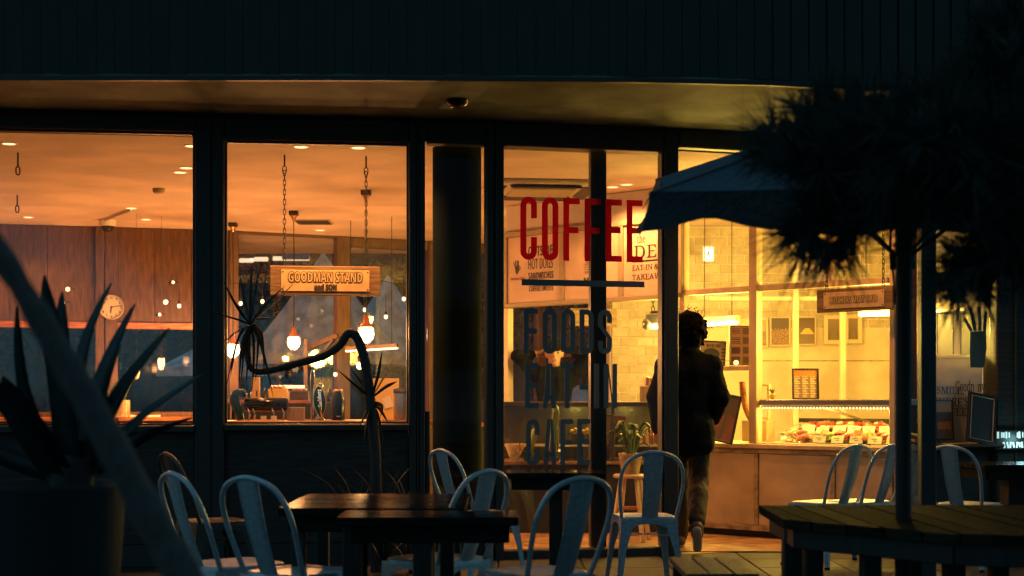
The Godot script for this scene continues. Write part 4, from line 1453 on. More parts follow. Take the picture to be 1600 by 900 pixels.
	for i in 13: wp.append(sv(330 + i * 27, 455 + 7 * sin(i * 1.3), 16.6) + Vector3(0, 0.13, 0))
	tube(wire, spline(wp, 4), 0.005, 5)
	solo("festoon_wire", wire, M.iron, "thin dark wire of the festoon bulbs behind the bar", "wire")

func bar_things():
	# bar counter behind the second window
	var d := 12.25
	var bc := base("bar_counter", sv(500, 657, 12.3) * Vector3(1, 0, 1), "wooden bar counter running behind the second window", "counter")
	var a := sv(345, 625, 12.25)
	var b := sv(668, 625, 12.6)
	var t: Transform3D = stretch(a, b)[0]
	var L: float = stretch(a, b)[1]
	put("counter_top", sbox(t, 0, L, 0.985, 1.018, -0.35, 0.35, 0.006), M.wood_rail, bc)
	put("counter_front", sbox(t, 0.02, L - 0.02, 0.03, 0.983, -0.3, 0.28, 0.005), M.panel_dark, bc)
	var top := 1.019
	var at := func(px: float, z := 0.0) -> Vector3:
		var v: Vector3 = t * Vector3(along(t, px), 0, z)
		v.y = top
		return v
	var k := d / FOC
	# beer tap with lens-shaped badge
	var p: Vector3 = at.call(498, 0.15)
	var bt := base("beer_tap", p, "tall beer tap with a lens shaped green badge and pale script", "beer tap")
	var st := S()
	lathe(st, Transform3D(Basis(), p), [Vector2(0.05, 0), Vector2(0.05, 0.012), Vector2(0.028, 0.03), Vector2(0.024, 0.26), Vector2(0.03, 0.28), Vector2(0.012, 0.30)], 16)
	put("tap_column", st, M.chrome, bt)
	st = S()
	var bt_t := Transform3D(Basis.from_euler(Vector3(0, 0.15, 0.08)), p + Vector3(0.0, 0.145, 0.045))
	var outline := PackedVector2Array()
	var inner := PackedVector2Array()
	for i in 28:
		var an := TAU * i / 28
		var y := sin(an)
		var w: float = 0.052 * cos(an) * (1.0 if y > 0 else 1.0 - 0.55 * y * y)
		outline.append(Vector2(w, y * 0.135 + (0.0 if y > 0 else 0.0)))
		inner.append(Vector2(w * 0.88, y * 0.125))
	prism(st, bt_t, outline, 0.016)
	var badge := put("badge_rim", st, M.off_white, bt)
	st = S()
	prism(st, bt_t * trf(Vector3(0, 0, 0.003)), inner, 0.004)
	put("badge", st, M.badge_green, bt)
	letters(bt, "added_glow_lettering", "Carlsberg", bt_t * trf(Vector3(0.004, 0.03, 0.004), 0, 0, PI / 2), 0.14, 0.04, M.badge_added_glow, "Droid Serif", 700, 0.002)  # script brightened by added emission
	st = S()
	tube(st, spline([p + Vector3(-0.065, 0.0, 0.02), p + Vector3(-0.06, 0.2, 0.02), p + Vector3(-0.058, 0.30, 0.03), p + Vector3(-0.055, 0.40, 0.05)], 5), [0.012, 0.012, 0.013, 0.013, 0.014, 0.014, 0.015, 0.016, 0.018, 0.02, 0.021, 0.021, 0.02, 0.018, 0.016, 0.013], 10)
	put("tap_handle", st, M.chrome, bt)
	st = S()
	tube(st, spline([p + Vector3(0.02, 0.0, 0.06), p + Vector3(0.012, 0.10, 0.09), p + Vector3(0.0, 0.16, 0.06)], 5), 0.008, 8)
	put("tap_spout", st, M.chrome, bt)
	# green swan-neck dispenser with a long dark drum
	p = at.call(372, 0.1)
	var sw := base("dispenser", p, "green swan necked drinks dispenser with a long dark drum on chrome legs", "drinks dispenser")
	st = S()
	tube(st, spline([p + Vector3(0.02, 0.0, 0), p + Vector3(0.0, 0.08, 0), p + Vector3(-0.03, 0.15, 0), p + Vector3(-0.015, 0.21, 0.02), p + Vector3(0.03, 0.22, 0.04), p + Vector3(0.055, 0.19, 0.05)], 5), [0.032, 0.032, 0.033, 0.034, 0.035, 0.036, 0.037, 0.038, 0.039, 0.04, 0.04, 0.04, 0.04, 0.039, 0.037, 0.035, 0.033, 0.031, 0.03, 0.029, 0.028, 0.027, 0.026, 0.025, 0.024, 0.023], 14)
	put("neck", st, M.hose_green, sw)
	st = S()
	tube(st, [p + Vector3(0.05, 0.125, 0.0), p + Vector3(0.06, 0.125, 0.0), p + Vector3(0.37, 0.125, 0.0), p + Vector3(0.39, 0.125, 0.0)], [0.045, 0.055, 0.055, 0.045], 20)
	put("drum", st, M.black_gloss, sw)
	for x in [0.09, 0.13, 0.28, 0.36]:
		st = S()
		tube(st, spline([p + Vector3(x, 0.0, 0.05), p + Vector3(x + 0.012, 0.05, 0.075), p + Vector3(x - 0.006, 0.09, 0.05)], 4), 0.008, 8)
		put("spout", st, M.chrome, sw)
	for x in [0.22, 0.3]:
		st = S()
		bx(st, trf(p + Vector3(x, 0.02, 0.13), 0.05, -0.2), Vector3(0.045, 0.034, 0.003), 0.0005)
		solo("price_card", st, M.white_card, "small white card standing under the dispenser, " + ("left one" if x < 0.25 else "right one"), "card", "cards under the dispenser")
	# things on the counter
	st = S()
	p = at.call(460, 0.15)
	var bxw := base("wooden_box", p, "pale slatted wooden box on the bar between dispenser and tap", "box")
	bx(st, trf(p + Vector3(0, 0.052, 0), 0.1), Vector3(0.142, 0.104, 0.1), 0.003)
	put("box_body", st, M.carton, bxw)
	for i in 5:
		st = S()
		bx(st, trf(p, 0.1) * trf(Vector3(-0.058 + i * 0.029, 0.052, 0.053)), Vector3(0.026, 0.1, 0.006), 0.002)
		put("slat", st, M.wood_cream, bxw)
	p = at.call(526, 0.12)
	var gr := base("coffee_grinder", p, "tall black bottle shaped grinder with a copper collar beside the beer tap", "grinder")
	st = S()
	lathe(st, Transform3D(Basis(), p), [Vector2(0.055, 0), Vector2(0.055, 0.16), Vector2(0.04, 0.2), Vector2(0.036, 0.225)], 20)
	put("body", st, M.black_gloss, gr)
	st = S()
	lathe(st, Transform3D(Basis(), p), [Vector2(0.037, 0.226), Vector2(0.04, 0.235), Vector2(0.03, 0.245), Vector2(0.001, 0.246)], 20)
	put("collar", st, M.copper, gr)
	st = S()
	bx(st, trf(p + Vector3(0.01, 0.03, 0.057)), Vector3(0.03, 0.008, 0.003), 0.0)
	put("label", st, M.off_white, gr)
	p = at.call(603, -0.05)
	var yb := base("menu_board", p, "bright yellow board leaning on the bar behind the dragon tree trunk", "board")
	st = S()
	bx(st, trf(p + Vector3(0, 0.17, -0.03), 0.0, -0.14), Vector3(0.22, 0.34, 0.012), 0.004)
	put("panel", st, M.yellow_tub, yb)
	st = S()
	bx(st, trf(p + Vector3(0.02, 0.14, -0.012), 0.1, -0.14, 0.3), Vector3(0.07, 0.09, 0.002), 0.0)
	put("sticker", st, M.paper, yb)
	p = at.call(629, 0.05)
	var ur := base("steel_urn", p, "polished steel urn with a dark lid at the right end of the bar", "urn")
	st = S()
	lathe(st, Transform3D(Basis(), p), [Vector2(0.075, 0), Vector2(0.08, 0.02), Vector2(0.08, 0.2), Vector2(0.076, 0.215)], 26)
	put("body", st, M.steel, ur)
	st = S()
	lathe(st, Transform3D(Basis(), p), [Vector2(0.082, 0.216), Vector2(0.082, 0.25), Vector2(0.03, 0.262), Vector2(0.018, 0.285), Vector2(0.001, 0.287)], 26)
	put("lid", st, M.iron, ur)
	# back shelf with its things
	d = 13.2
	var sh := base("back_shelf", sv(420, 626, d) * Vector3(1, 0, 1), "low rack shelf behind the bar with tubs and glass trays on it", "shelf")
	var y := hh(626, d)
	var sa := sv(352, 626, d)
	var sb := sv(497, 626, d)
	st = S()
	bb(st, Vector3(sa.x, y - 0.025, -d - 0.25), Vector3(sb.x, y, -d + 0.05), 0.004)
	put("shelf_board", st, M.wood_rail, sh)
	for x in [sa.x + 0.03, sb.x - 0.03]:
		for z in [-d - 0.23, -d + 0.03]:
			st = S()
			bb(st, Vector3(x - 0.015, 0.03, z - 0.015), Vector3(x + 0.015, y - 0.026, z + 0.015), 0.003)
			put("leg", st, M.iron, sh)
	k = d / FOC
	p = sv(434, 625.5, d)
	p.y = y + 0.001
	var tb := base("yellow_tub", p, "open yellow plastic tub on the back shelf with round lids in it", "tub")
	st = S()
	prism(st, Transform3D(Basis(), p + Vector3(0, 0, 0.05)), PackedVector2Array([Vector2(-0.065, 0.0), Vector2(0.06, -0.0), Vector2(0.08, 0.085), Vector2(0.086, 0.1), Vector2(-0.08, 0.1), Vector2(-0.075, 0.085)]), 0.1)
	put("tub", st, M.yellow_tub, tb)
	for x in [-0.04, 0.0, 0.045]:
		st = S()
		ball(st, trf(p + Vector3(x, 0.108, 0.0)), Vector3(0.026, 0.022, 0.024), 10)
		put("lid", st, M.copper, tb)
	p = sv(400, 625.5, d)
	p.y = y + 0.001
	var cl := base("tall_carton", p, "tall pale carton standing on the back shelf", "carton")
	st = S()
	bx(st, trf(p + Vector3(0, 0.1, 0), 0.1), Vector3(0.066, 0.2, 0.06), 0.003)
	put("body", st, M.carton, cl)
	st = S()
	bx(st, trf(p + Vector3(0.012, 0.06, 0.032), 0.1), Vector3(0.012, 0.05, 0.002), 0.0)
	put("label", st, M.ink, cl)
	for q in [[376, 0.10, 0.07, "low glass tray at the left end of the back shelf"], [468, 0.17, 0.085, "low glass tray on the back shelf, right of the yellow tub"]]:
		p = sv(q[0], 625.5, d)
		p.y = y + 0.001
		var gt := base("glass_tray", p, q[3], "tray", "glass trays on the back shelf")
		st = S()
		frame_rect(st, Transform3D(Basis(), p + Vector3(0, 0, 0.04)), -q[1] / 2, q[1] / 2, 0.0, q[2], 0.006, -0.004, 0.004)
		put("rim", st, M.steel, gt)
		st = S()
		bx(st, trf(p + Vector3(0, q[2] / 2, -0.02)), Vector3(q[1] - 0.01, q[2] - 0.014, 0.1), 0.003)
		put("contents", st, M.photo_dark, gt)
		for i in 4:
			st = S()
			ball(st, trf(p + Vector3((i - 1.5) * q[1] * 0.2, q[2] + 0.008, 0)), Vector3(0.014, 0.012, 0.014), 8)
			put("jar_lid", st, M.copper, gt)
	# lit strip and a dark cooler farther behind
	var cooler := base("bottle_cooler", sv(460, 625, 15.0) * Vector3(1, 0, 1), "dark bottle cooler with a lit strip along its top behind the bar", "cooler")
	a = sv(366, 626, 15.0)
	b = sv(520, 626, 15.0)
	st = S()
	bb(st, Vector3(a.x, 0.03, -15.3), Vector3(b.x, a.y - 0.015, -15.0), 0.006)
	put("cabinet", st, M.black, cooler)
	st = S()
	bb(st, Vector3(sv(423, 0, 15).x, hh(607, 15), -15.05), Vector3(sv(475, 0, 15).x, hh(602, 15), -15.0), 0.004)
	put("light_strip", st, M.far_strip, cooler)
	for i in 9:
		p = Vector3(lerpf(a.x, b.x, (i + 0.5) / 9), a.y - 0.013, -15.18)
		st = S()
		var r := rng.randf_range(0.028, 0.038)
		var h := rng.randf_range(0.13, 0.18)
		lathe(st, Transform3D(Basis(), p), [Vector2(r, 0), Vector2(r, h * 0.6), Vector2(r * 0.35, h * 0.78), Vector2(r * 0.35, h), Vector2(0.001, h)], 12)
		solo("bottle", st, [M.hose_green, M.photo_mid, M.black_gloss][i % 3], ["green", "brown", "black"][i % 3] + " bottle on the dark cooler, %s of the row from its left end" % ["first", "second", "third", "fourth", "fifth", "sixth", "seventh", "eighth", "ninth"][i], "bottle", "bottles on the cooler")
	# long tube lamp behind the bar
	var tl := base("bar_tube_lamp", sv(580, 546, 16.0), "long slanting tube lamp behind the bar at the right of the second window", "lamp")
	st = S()
	tube(st, [sv(541, 548, 16.0), sv(621, 543, 15.6)], 0.016, 8)
	put("glowing_tube", st, M.bulb_small, tl)
	st = S()
	bar(st, sv(541, 545, 16.0), sv(621, 540, 15.6), 0.05, 0.03, Vector3.BACK)
	put("batten", st, M.wood_post, tl)
	for q in [[548, 16.0], [612, 15.65]]:
		st = S()
		var hp := sv(q[0], 545, q[1])
		tube(st, [hp, Vector3(hp.x, 3.05, hp.z)], 0.004, 5)
		put("hanger", st, M.iron, tl)
	# dark gable of a stall roof behind the bar (wooden A frame)
	var ag := base("timber_bracket", sv(515, 560, 16.3), "dark timber bracket with slanting struts before the back window", "bracket")
	st = S()
	bar(st, sv(478, 545, 16.3), sv(528, 524, 16.2), 0.05, 0.05)
	put("strut", st, M.wood_post, ag)
	st = S()
	bar(st, sv(500, 556, 16.3), sv(521, 530, 16.2), 0.035, 0.04)
	put("strut", st, M.iron, ag)
	st = S()
	bar(st, sv(478, 530, 16.25), sv(478, 650, 16.25), 0.04, 0.04)
	put("upright", st, M.wood_post, ag)
	# left room: bench box with plant, papers, tables
	p = sv(181, 657, 15.9)
	p.y = 1.0
	var pb := base("cream_planter", p, "cream planter box with green sprigs at the back window sill", "planter")
	st = S()
	bx(st, trf(p + Vector3(0, 0.09, 0)), Vector3(0.26, 0.18, 0.16), 0.005)
	put("planter_box", st, M.pot, pb)
	for i in 9:
		st = S()
		var f := Vector3(rng.randf_range(-0.1, 0.1), 0.18, 0)
		var tip := f + Vector3(rng.randf_range(-0.08, 0.08), rng.randf_range(0.1, 0.24), rng.randf_range(-0.05, 0.05))
		blade(st, [p + f, p + f.lerp(tip, 0.5) + Vector3(0, 0.02, 0), p + tip], [0.008, 0.018, 0.002], Vector3(1, 0, 0.3))
		put("leaf", st, M.leaf_green, pb)
	p = sv(230, 655, 15.85)
	p.y = 1.001
	st = S()
	bx(st, trf(p + Vector3(0, 0.012, 0.08), 0.2), Vector3(0.3, 0.02, 0.2), 0.002)
	solo("paper_stack", st, M.paper, "stack of pale papers on the window bench left of the first post", "papers")
	var cg := base("coat_stand", sv(20, 625, 15.2) * Vector3(1, 0, 1), "dark coat stand in the left room", "coat stand")
	st = S()
	var cp := sv(-20, 625, 15.2)
	tube(st, [Vector3(cp.x, 0.03, cp.z), Vector3(cp.x, 1.8, cp.z)], 0.02, 8)
	put("pole", st, M.iron, cg)
	for i in 4:
		st = S()
		tube(st, [Vector3(cp.x, 1.75, cp.z), Vector3(cp.x, 1.8, cp.z) + Basis(Vector3.UP, i * PI / 2) * Vector3(0.16, 0.06, 0)], 0.01, 6)
		put("hook", st, M.iron, cg)

func deli_things():
	var D := DELI
	# display case
	var s0 := along(D, 1187)
	var s1 := 4.24
	var dc := base("display_case", D * Vector3((s0 + s1) / 2, 0, -0.3), "long glass deli display case with a steel top and a row of small lights", "display case")
	put("case_top", sbox(D, s0, s1, 1.135, 1.185, -0.62, 0.01, 0.006), M.steel, dc)
	put("case_back", sbox(D, s0, s1, 0.817, 1.0, -0.66, -0.63, 0.004), M.tray, dc)
	put("rear_rail", sbox(D, s0, s1, 0.99, 1.025, -0.62, -0.58, 0.003), M.iron, dc)
	put("lower_rail", sbox(D, s0, s1, 0.925, 0.94, -0.60, -0.57, 0.003), M.wood_sign, dc)
	put("front_glass", sbox(D, s0 + 0.01, s1, 0.83, 1.132, 0.0, 0.006, 0.0), M.glass, dc)
	put("tray_bed", sbox(D, s0, s1, 0.8165, 0.826, -0.62, -0.02, 0.002), M.tray, dc)
	var stp := S()
	bx(stp, D * trf(Vector3((s0 + s1) / 2, 0.87, -0.42), 0, -0.2), Vector3(s1 - s0, 0.012, 0.36), 0.002)
	put("sloping_shelf", stp, M.tray, dc)
	for s in [s0 + 0.56, s0 + 1.15]:
		stp = S()
		bar(stp, D * Vector3(s, 1.13, -0.02), D * Vector3(s + 0.14, 1.0, -0.55), 0.018, 0.018)
		put("bracket", stp, M.steel, dc)
	var lb := S()
	ball(lb, trf(Vector3.ZERO), Vector3(0.0085, 0.0085, 0.0085), 8)
	lb.generate_normals()
	var lm := lb.commit()
	var n := 42
	put("light_bar", sbox(D, s0 + 0.01, s1, 1.112, 1.134, -0.03, -0.006, 0.002), M.wood_cream, dc)
	for i in n:
		var o := put("led", lm, M.led_row, dc, true)
		o.position = D * Vector3(lerpf(s0 + 0.02, s1 - 0.01, (i + 0.5) / n), 1.115, 0.0) - dc.position + D.basis.z * -0.003
	for f in [0.15, 0.5, 0.85]:
		lamp("case_light", dc, D * Vector3(lerpf(s0, s1, f), 1.09, -0.08), DELI_WARM, 0.2, 0.02)
	# hooked rail at the case's back: a row of small S hooks
	for i in 26:
		var st := S()
		var s := lerpf(s0 + 0.08, s1 - 0.03, i / 25.0)
		tube(st, [D * Vector3(s, 0.985, -0.585), D * Vector3(s + 0.006, 0.965, -0.575), D * Vector3(s, 0.945, -0.585)], 0.006, 5)
		put("rail_hook", st, M.copper, dc)
	# two rows of trays, meat and cards, each its own thing
	var idx := 0
	for row in 2:
		var count := 7 if row == 0 else 6
		for i in count:
			var s := lerpf(s0 + 0.32, s1 - 0.06, (i + (0.0 if row == 0 else 0.45)) / (count - 0.5))
			var h := 0.905 if row == 0 else 0.828
			var zz := -0.36 if row == 0 else -0.14
			var p := D * Vector3(s, h, zz)
			var ord: String = ["first", "second", "third", "fourth", "fifth", "sixth", "seventh"][i]
			var kind: int = (i * 2 + row) % 4
			var kn: String = ["dark red meat", "pink sliced meat", "fatty marbled meat", "mixed salad"][kind]
			var mt := base("meat_tray", p, "%s tray from the left in the %s row of the case, %s" % [ord, "back" if row == 0 else "front", kn], "meat tray", "trays of meat in the display case")
			var st := S()
			bx(st, Transform3D(D.basis, p) * trf(Vector3(0.0, 0.004, 0), 0, -0.0), Vector3(0.15, 0.008, 0.13), 0.003)
			put("tray", st, M.steel, mt)
			for j in 9:
				st = S()
				var off := Vector3(rng.randf_range(-0.07, 0.08), 0.014 + j * 0.007, rng.randf_range(-0.04, 0.04))
				bx(st, Transform3D(D.basis, p) * trf(off + Vector3(0, 0.012, 0), rng.randf() * 3, rng.randf_range(-0.3, 0.3), rng.randf_range(-0.4, 0.4)), Vector3(rng.randf_range(0.07, 0.11), 0.03, rng.randf_range(0.05, 0.08)), 0.013)
				put("cut", st, ([M.meat, M.meat, M.fat] if kind == 0 else [M.meat_b, M.fat, M.meat_b] if kind == 1 else [M.fat, M.meat, M.meat_b] if kind == 2 else [M.salad, M.fat, M.meat_b])[j % 3], mt)
			if i > 0 or row == 0:
				st = S()
				var ct := Transform3D(D.basis, p) * trf(Vector3(-0.03 + rng.randf() * 0.02, 0.036, 0.088), rng.randf_range(-0.12, 0.12), -0.35, rng.randf_range(-0.05, 0.05))
				bx(st, ct, Vector3(0.115, 0.062, 0.002), 0.0)
				var pc := base("price_card", ct.origin, "%s price card from the left in the %s row of the display case" % [ord, "back" if row == 0 else "front"], "price card", "price cards in the display case")
				put("card", st, M.white_card, pc)
				for q in 2:
					st = S()
					bx(st, ct * trf(Vector3(-0.008 + 0.01 * q, 0.008 - q * 0.016, 0.0015)), Vector3(0.05 - q * 0.02, 0.005, 0.001), 0.0)
					put("print_line", st, M.ink, pc)
			idx += 1
	# basket of packets at the case's left end
	var p0 := D * Vector3(s0 + 0.13, 0.828, -0.2)
	var bk := base("wire_basket", p0, "wire basket of wrapped packets at the left end of the display case", "basket")
	var T := Transform3D(D.basis, p0)
	for q in [[-0.1, 0.0, 0.08, -0.02, 0.13, -0.06], [0.1, 0.0, 0.08, 0.1, 0.15, -0.06], [-0.1, 0.0, 0.08, 0.1, 0.0, 0.08], [-0.02, 0.13, -0.06, 0.1, 0.15, -0.06]]:
		var st := S()
		bar(st, T * Vector3(q[0], q[1], q[2]), T * Vector3(q[3], q[4], q[5]), 0.006, 0.006)
		put("wire", st, M.chrome, bk)
	for i in 11:
		var st := S()
		bx(st, T * trf(Vector3(rng.randf_range(-0.08, 0.12), 0.012 + 0.009 * i, rng.randf_range(-0.05, 0.07) - i * 0.006), rng.randf() * 3, rng.randf_range(-0.4, 0.4), rng.randf_range(-0.3, 0.3)), Vector3(rng.randf_range(0.05, 0.09), 0.022, 0.05), 0.008)
		put("packet", st, [M.fat, M.meat_b, M.off_white, M.salad][i % 4], bk)
	# prints
	var people_print := func(sd: int, sky: Color, crowd: Color, dark: Color) -> Callable:
		var nz := FastNoiseLite.new()
		nz.seed = sd
		nz.frequency = 9.0
		return func(x: float, y: float) -> Color:
			var v := nz.get_noise_2d(x * 1.0, y * 1.3)
			var v2 := nz.get_noise_2d(x * 3.0 + 9, y * 3.0)
			if y < 0.42 + 0.1 * v: return sky.lerp(dark, clampf(v2 * 0.9 + 0.35, 0, 1))
			return crowd.lerp(Color(0.5, 0.16, 0.06), clampf(0.5 + v * 2.0, 0, 1)).lerp(dark, clampf(0.62 + v2 * 1.2, 0, 1))
	print_mat("print_a", 36, 90, people_print.call(1, Color(0.5, 0.4, 0.2), Color(0.6, 0.4, 0.2), Color(0.04, 0.03, 0.02)))
	print_mat("print_b", 60, 90, people_print.call(2, Color(0.12, 0.08, 0.05), Color(0.7, 0.5, 0.28), Color(0.07, 0.04, 0.025)))
	print_mat("print_c", 60, 90, func(x: float, y: float) -> Color:
		var dx := absf(x - 0.55)
		if y > 0.4 and y < 0.62 and dx < 0.4 * (y - 0.3) / 0.3: return Color(0.65, 0.42, 0.12)
		return Color(0.1, 0.06, 0.03).lerp(Color(0.2, 0.13, 0.07), y))
	print_mat("print_d", 40, 60, func(x: float, y: float) -> Color: return Color(0.26, 0.2, 0.12).lerp(Color(0.14, 0.09, 0.05), y) if y < 0.45 or absf(x - 0.5) > (y - 0.4) * 0.7 else Color(0.2, 0.15, 0.09))
	var z := 16.44
	for q in [[1190, 520, 20, 46, 0.02, "print_a", "narrow", "leftmost framed photograph on the brick wall, tall and narrow"], [1219, 518, 32, 46, 0.014, "print_b", "", "framed crowd photograph, second from the left on the brick wall"], [1260, 517, 30, 45, 0.014, "print_c", "", "framed photograph of a lit tent, middle of the brick wall"], [1303, 515, 32, 46, 0.045, "print_d", "", "wide matted road photograph left of its twin on the brick wall"], [1333, 514, 28, 46, 0.045, "print_d", "", "narrower matted road photograph, farthest right on the brick wall"]]:
		var p := sv(q[0], q[1], z)
		var o := base("framed_photo", p, q[7], "picture", "framed photographs on the brick wall")
		picture(o, trf(p), q[2] * z / FOC, q[3] * z / FOC, q[4], M.frame_cream, M[q[5]])
	# menu in a black frame on the case
	var menu := func(x: float, y: float) -> Color:
		var ink := Color(0.28, 0.16, 0.09)
		if y < 0.24: return Color(0.75, 0.28, 0.06) if (sin(x * 40.0) * sin(y * 60.0) > -0.3) else Color(0.4, 0.12, 0.04)
		var col := fmod(x * 3.0, 1.0)
		var row := fmod(y * 17.0, 1.0)
		var len := 0.45 + 0.4 * absf(sin(floorf(y * 17.0) * 7.3 + floorf(x * 3.0) * 3.1))
		if row < 0.45 and col > 0.1 and col < len: return Color(0.75, 0.62, 0.42)
		return ink
	print_mat("print_menu", 96, 120, menu)
	var p := D * Vector3(along(D, 1227), 0, -0.3)
	p.y = 1.186 + 0.128
	var mn := base("framed_menu", p, "black framed menu standing on top of the display case", "menu")
	picture(mn, Transform3D(Basis.from_euler(Vector3(-0.06, 0.1, 0)), p), 42 * 13.0 / FOC, 48 * 13.0 / FOC, 0.012, M.black, M.print_menu)
	# little jar and toy figure at the case's left corner
	p = D * Vector3(along(D, 1191), 1.186, -0.15)
	var sp := base("sprig_vase", p, "tiny dark sprig in a pot at the left corner of the case top", "vase")
	var st := S()
	lathe(st, Transform3D(Basis(), p), [Vector2(0.02, 0), Vector2(0.03, 0.03), Vector2(0.02, 0.05), Vector2(0.001, 0.05)], 12)
	put("pot", st, M.yellow_tub, sp)
	for i in 5:
		st = S()
		blade(st, [p + Vector3(0, 0.05, 0), p + Vector3((i - 2) * 0.012, 0.075, 0), p + Vector3((i - 2) * 0.025, 0.09 + 0.01 * (i % 2), 0)], [0.003, 0.009, 0.001], Vector3(0.3, 0, 1))
		put("leaf", st, M.leaf_dark, sp)
	# posters on the shelf
	var grid := func(x: float, y: float) -> Color:
		var paper := Color(0.42, 0.24, 0.15)
		var cx := fmod(x * 2.0, 1.0)
		var cy := fmod(y * 4.0, 1.0)
		var left := x < 0.5
		if cx > 0.12 and cx < 0.9 and cy > 0.15 and cy < 0.85:
			if left and y < 0.5: return Color(0.1, 0.06, 0.04) if fmod(y * 18.0, 1.0) < 0.5 else paper
			return Color(0.12, 0.07, 0.05) if left else Color(0.16, 0.13, 0.07)
		return paper
	print_mat("print_grid", 60, 100, grid)
	var ya := hh(572, 13.0)
	p = D * Vector3(along(D, 1154), 0, -0.04)
	p.y = ya + 0.172
	var po := base("grid_poster", p, "poster with a grid of pictures standing on the shelf beside the wide post", "poster")
	picture(po, Transform3D(Basis.from_euler(Vector3(-0.05, -0.1, 0)), p), 37 * 13 / FOC, 62 * 13 / FOC, 0.006, M.photo_dark, M.print_grid)
	var cow := func(x: float, y: float) -> Color:
		var paper := Color(0.5, 0.36, 0.2)
		if y < 0.25: return Color(0.08, 0.05, 0.03) if x > 0.2 and x < 0.8 and y > 0.1 and fmod(x * 14.0, 1.0) < 0.6 else paper
		var dx := (x - 0.42) / 0.36
		var dy := (y - 0.55) / 0.28
		if dx * dx + dy * dy < 1.0 or (x > 0.15 and x < 0.25 and y > 0.5) or (x > 0.6 and x < 0.7 and y > 0.5): return Color(0.09, 0.09, 0.06)
		if x > 0.85 and fmod(y * 7.0, 1.0) < 0.4: return Color(0.1, 0.07, 0.04)
		return paper
	print_mat("print_cow", 80, 80, cow)
	p = D * Vector3(along(D, 1111), 0, -0.03)
	p.y = ya + 0.112
	po = base("meat_chart", p, "framed chart poster on the shelf, half hidden behind the man's shoulder", "poster")
	picture(po, Transform3D(Basis.from_euler(Vector3(-0.1, -0.15, -0.05)), p), 40 * 13 / FOC, 40 * 13 / FOC, 0.01, M.black, M.print_cow)
	# candle glass on the shelf
	p = D * Vector3(along(D, 1150), 0, 0.0)
	p.y = ya + 0.002
	var cg := base("candle_glass", p, "small candle glowing in a glass on the shelf below the grid poster", "candle")
	st = S()
	lathe(st, Transform3D(Basis(), p), [Vector2(0.03, 0), Vector2(0.036, 0.06)], 14)
	put("glass", st, M.glass, cg)
	st = S()
	ball(st, trf(p + Vector3(0, 0.025, 0)), Vector3(0.022, 0.022, 0.022), 10)
	put("candle_flame", st, M.globe, cg)
	# small wooden mirror below the shelf
	p = D * Vector3(along(D, 1152), 0, -0.25)
	p.y = 0.816
	var mr := base("wooden_rack", p, "pale wooden rack with a curved side under the shelf", "rack")
	T = Transform3D(D.basis, p)
	st = S()
	frame_rect(st, T, -0.02, 0.16, 0.2, 0.5, 0.02, -0.02, 0.02)
	put("rack_frame", st, M.wood_cream, mr)
	st = S()
	tube(st, spline([T * Vector3(-0.09, 0.52, 0.05), T * Vector3(-0.08, 0.4, 0.05), T * Vector3(-0.045, 0.28, 0.05), T * Vector3(-0.0, 0.2, 0.05)], 5), 0.028, 8)
	put("curved_side", st, M.wood_rail, mr)
	st = S()
	bx(st, T * trf(Vector3(0.04, 0.1, 0)), Vector3(0.26, 0.18, 0.12), 0.006)
	put("box", st, M.carton, mr)
	# leaning black framed picture on the worktop
	var sauce := func(x: float, y: float) -> Color:
		if absf(x - 0.55 + (y - 0.6) * 0.2) < 0.05 + 0.08 * maxf(0.0, y - 0.62) and y > 0.35: return Color(0.06, 0.075, 0.035)
		if y < 0.45 + 0.05 * sin(x * 7.0): return Color(0.06, 0.05, 0.03).lerp(Color(0.15, 0.05, 0.03), x * y)
		return Color(0.20, 0.075, 0.04).lerp(Color(0.12, 0.05, 0.03), absf(sin(x * 5.0 + y * 3.0)) * 0.7)
	print_mat("print_sauce", 72, 110, sauce)
	var sq := along(D, 1141)
	p = D * Vector3(sq, 0, 0.09)
	p.y = 0.816 + 0.205
	var lp := base("leaning_picture", p, "black framed picture leaning on the counter beside the man", "picture")
	picture(lp, Transform3D(D.basis * Basis.from_euler(Vector3(-0.12, 0, -0.16)), p + Vector3(0, 0.008, 0)), 50 * 13.0 / FOC, 76 * 13.0 / FOC, 0.018, M.black, M.print_sauce)
	# tissue box with napkins by the work lamp
	p = sv(1012, 629, 13.6)
	p.y = 1.166
	var nb := base("napkin_box", p, "white box of napkins on the left counter case", "box")
	st = S()
	bx(st, trf(p + Vector3(0, 0.07, 0), 0.2), Vector3(0.12, 0.14, 0.1), 0.006)
	put("box_body", st, M.photo_mid, nb)
	for i in 4:
		st = S()
		bx(st, trf(p + Vector3((i - 1.5) * 0.02, 0.17, 0), 0.2, 0.1 * i, 0.12 * (i - 1.5)), Vector3(0.016, 0.1, 0.07), 0.003)
		put("napkin", st, [M.paper, M.meat_b][i % 2], nb)
	# things on the left counter ledge
	var ld := 13.1
	for q in [[868, 632, 0.032, 0.12, "tilted ribbed cactus with a rounded top on the ledge behind the lettering"], [876, 664, 0.026, 0.0, "shorter round topped cactus beside the tilted one"], [834, 668, 0.03, 0.28, "thin leaning cactus, leftmost on the ledge behind the lettering"]]:
		p = sv(q[0] - 8, 729, ld)
		p.y = 0.656
		var h := hh(q[1], ld) - 0.656
		var cc := base("cactus", p, q[4], "cactus", "cacti on the ledge")
		st = S()
		lathe(st, Transform3D(Basis(), p), [Vector2(0.035, 0), Vector2(0.05, 0.08), Vector2(0.044, 0.085), Vector2(0.001, 0.08)], 16)
		put("pot", st, M.planter, cc)
		st = S()
		var ct := Transform3D(Basis.from_euler(Vector3(0, 0, -q[3])), p + Vector3(0, 0.07, 0))
		var hb := h - 0.07
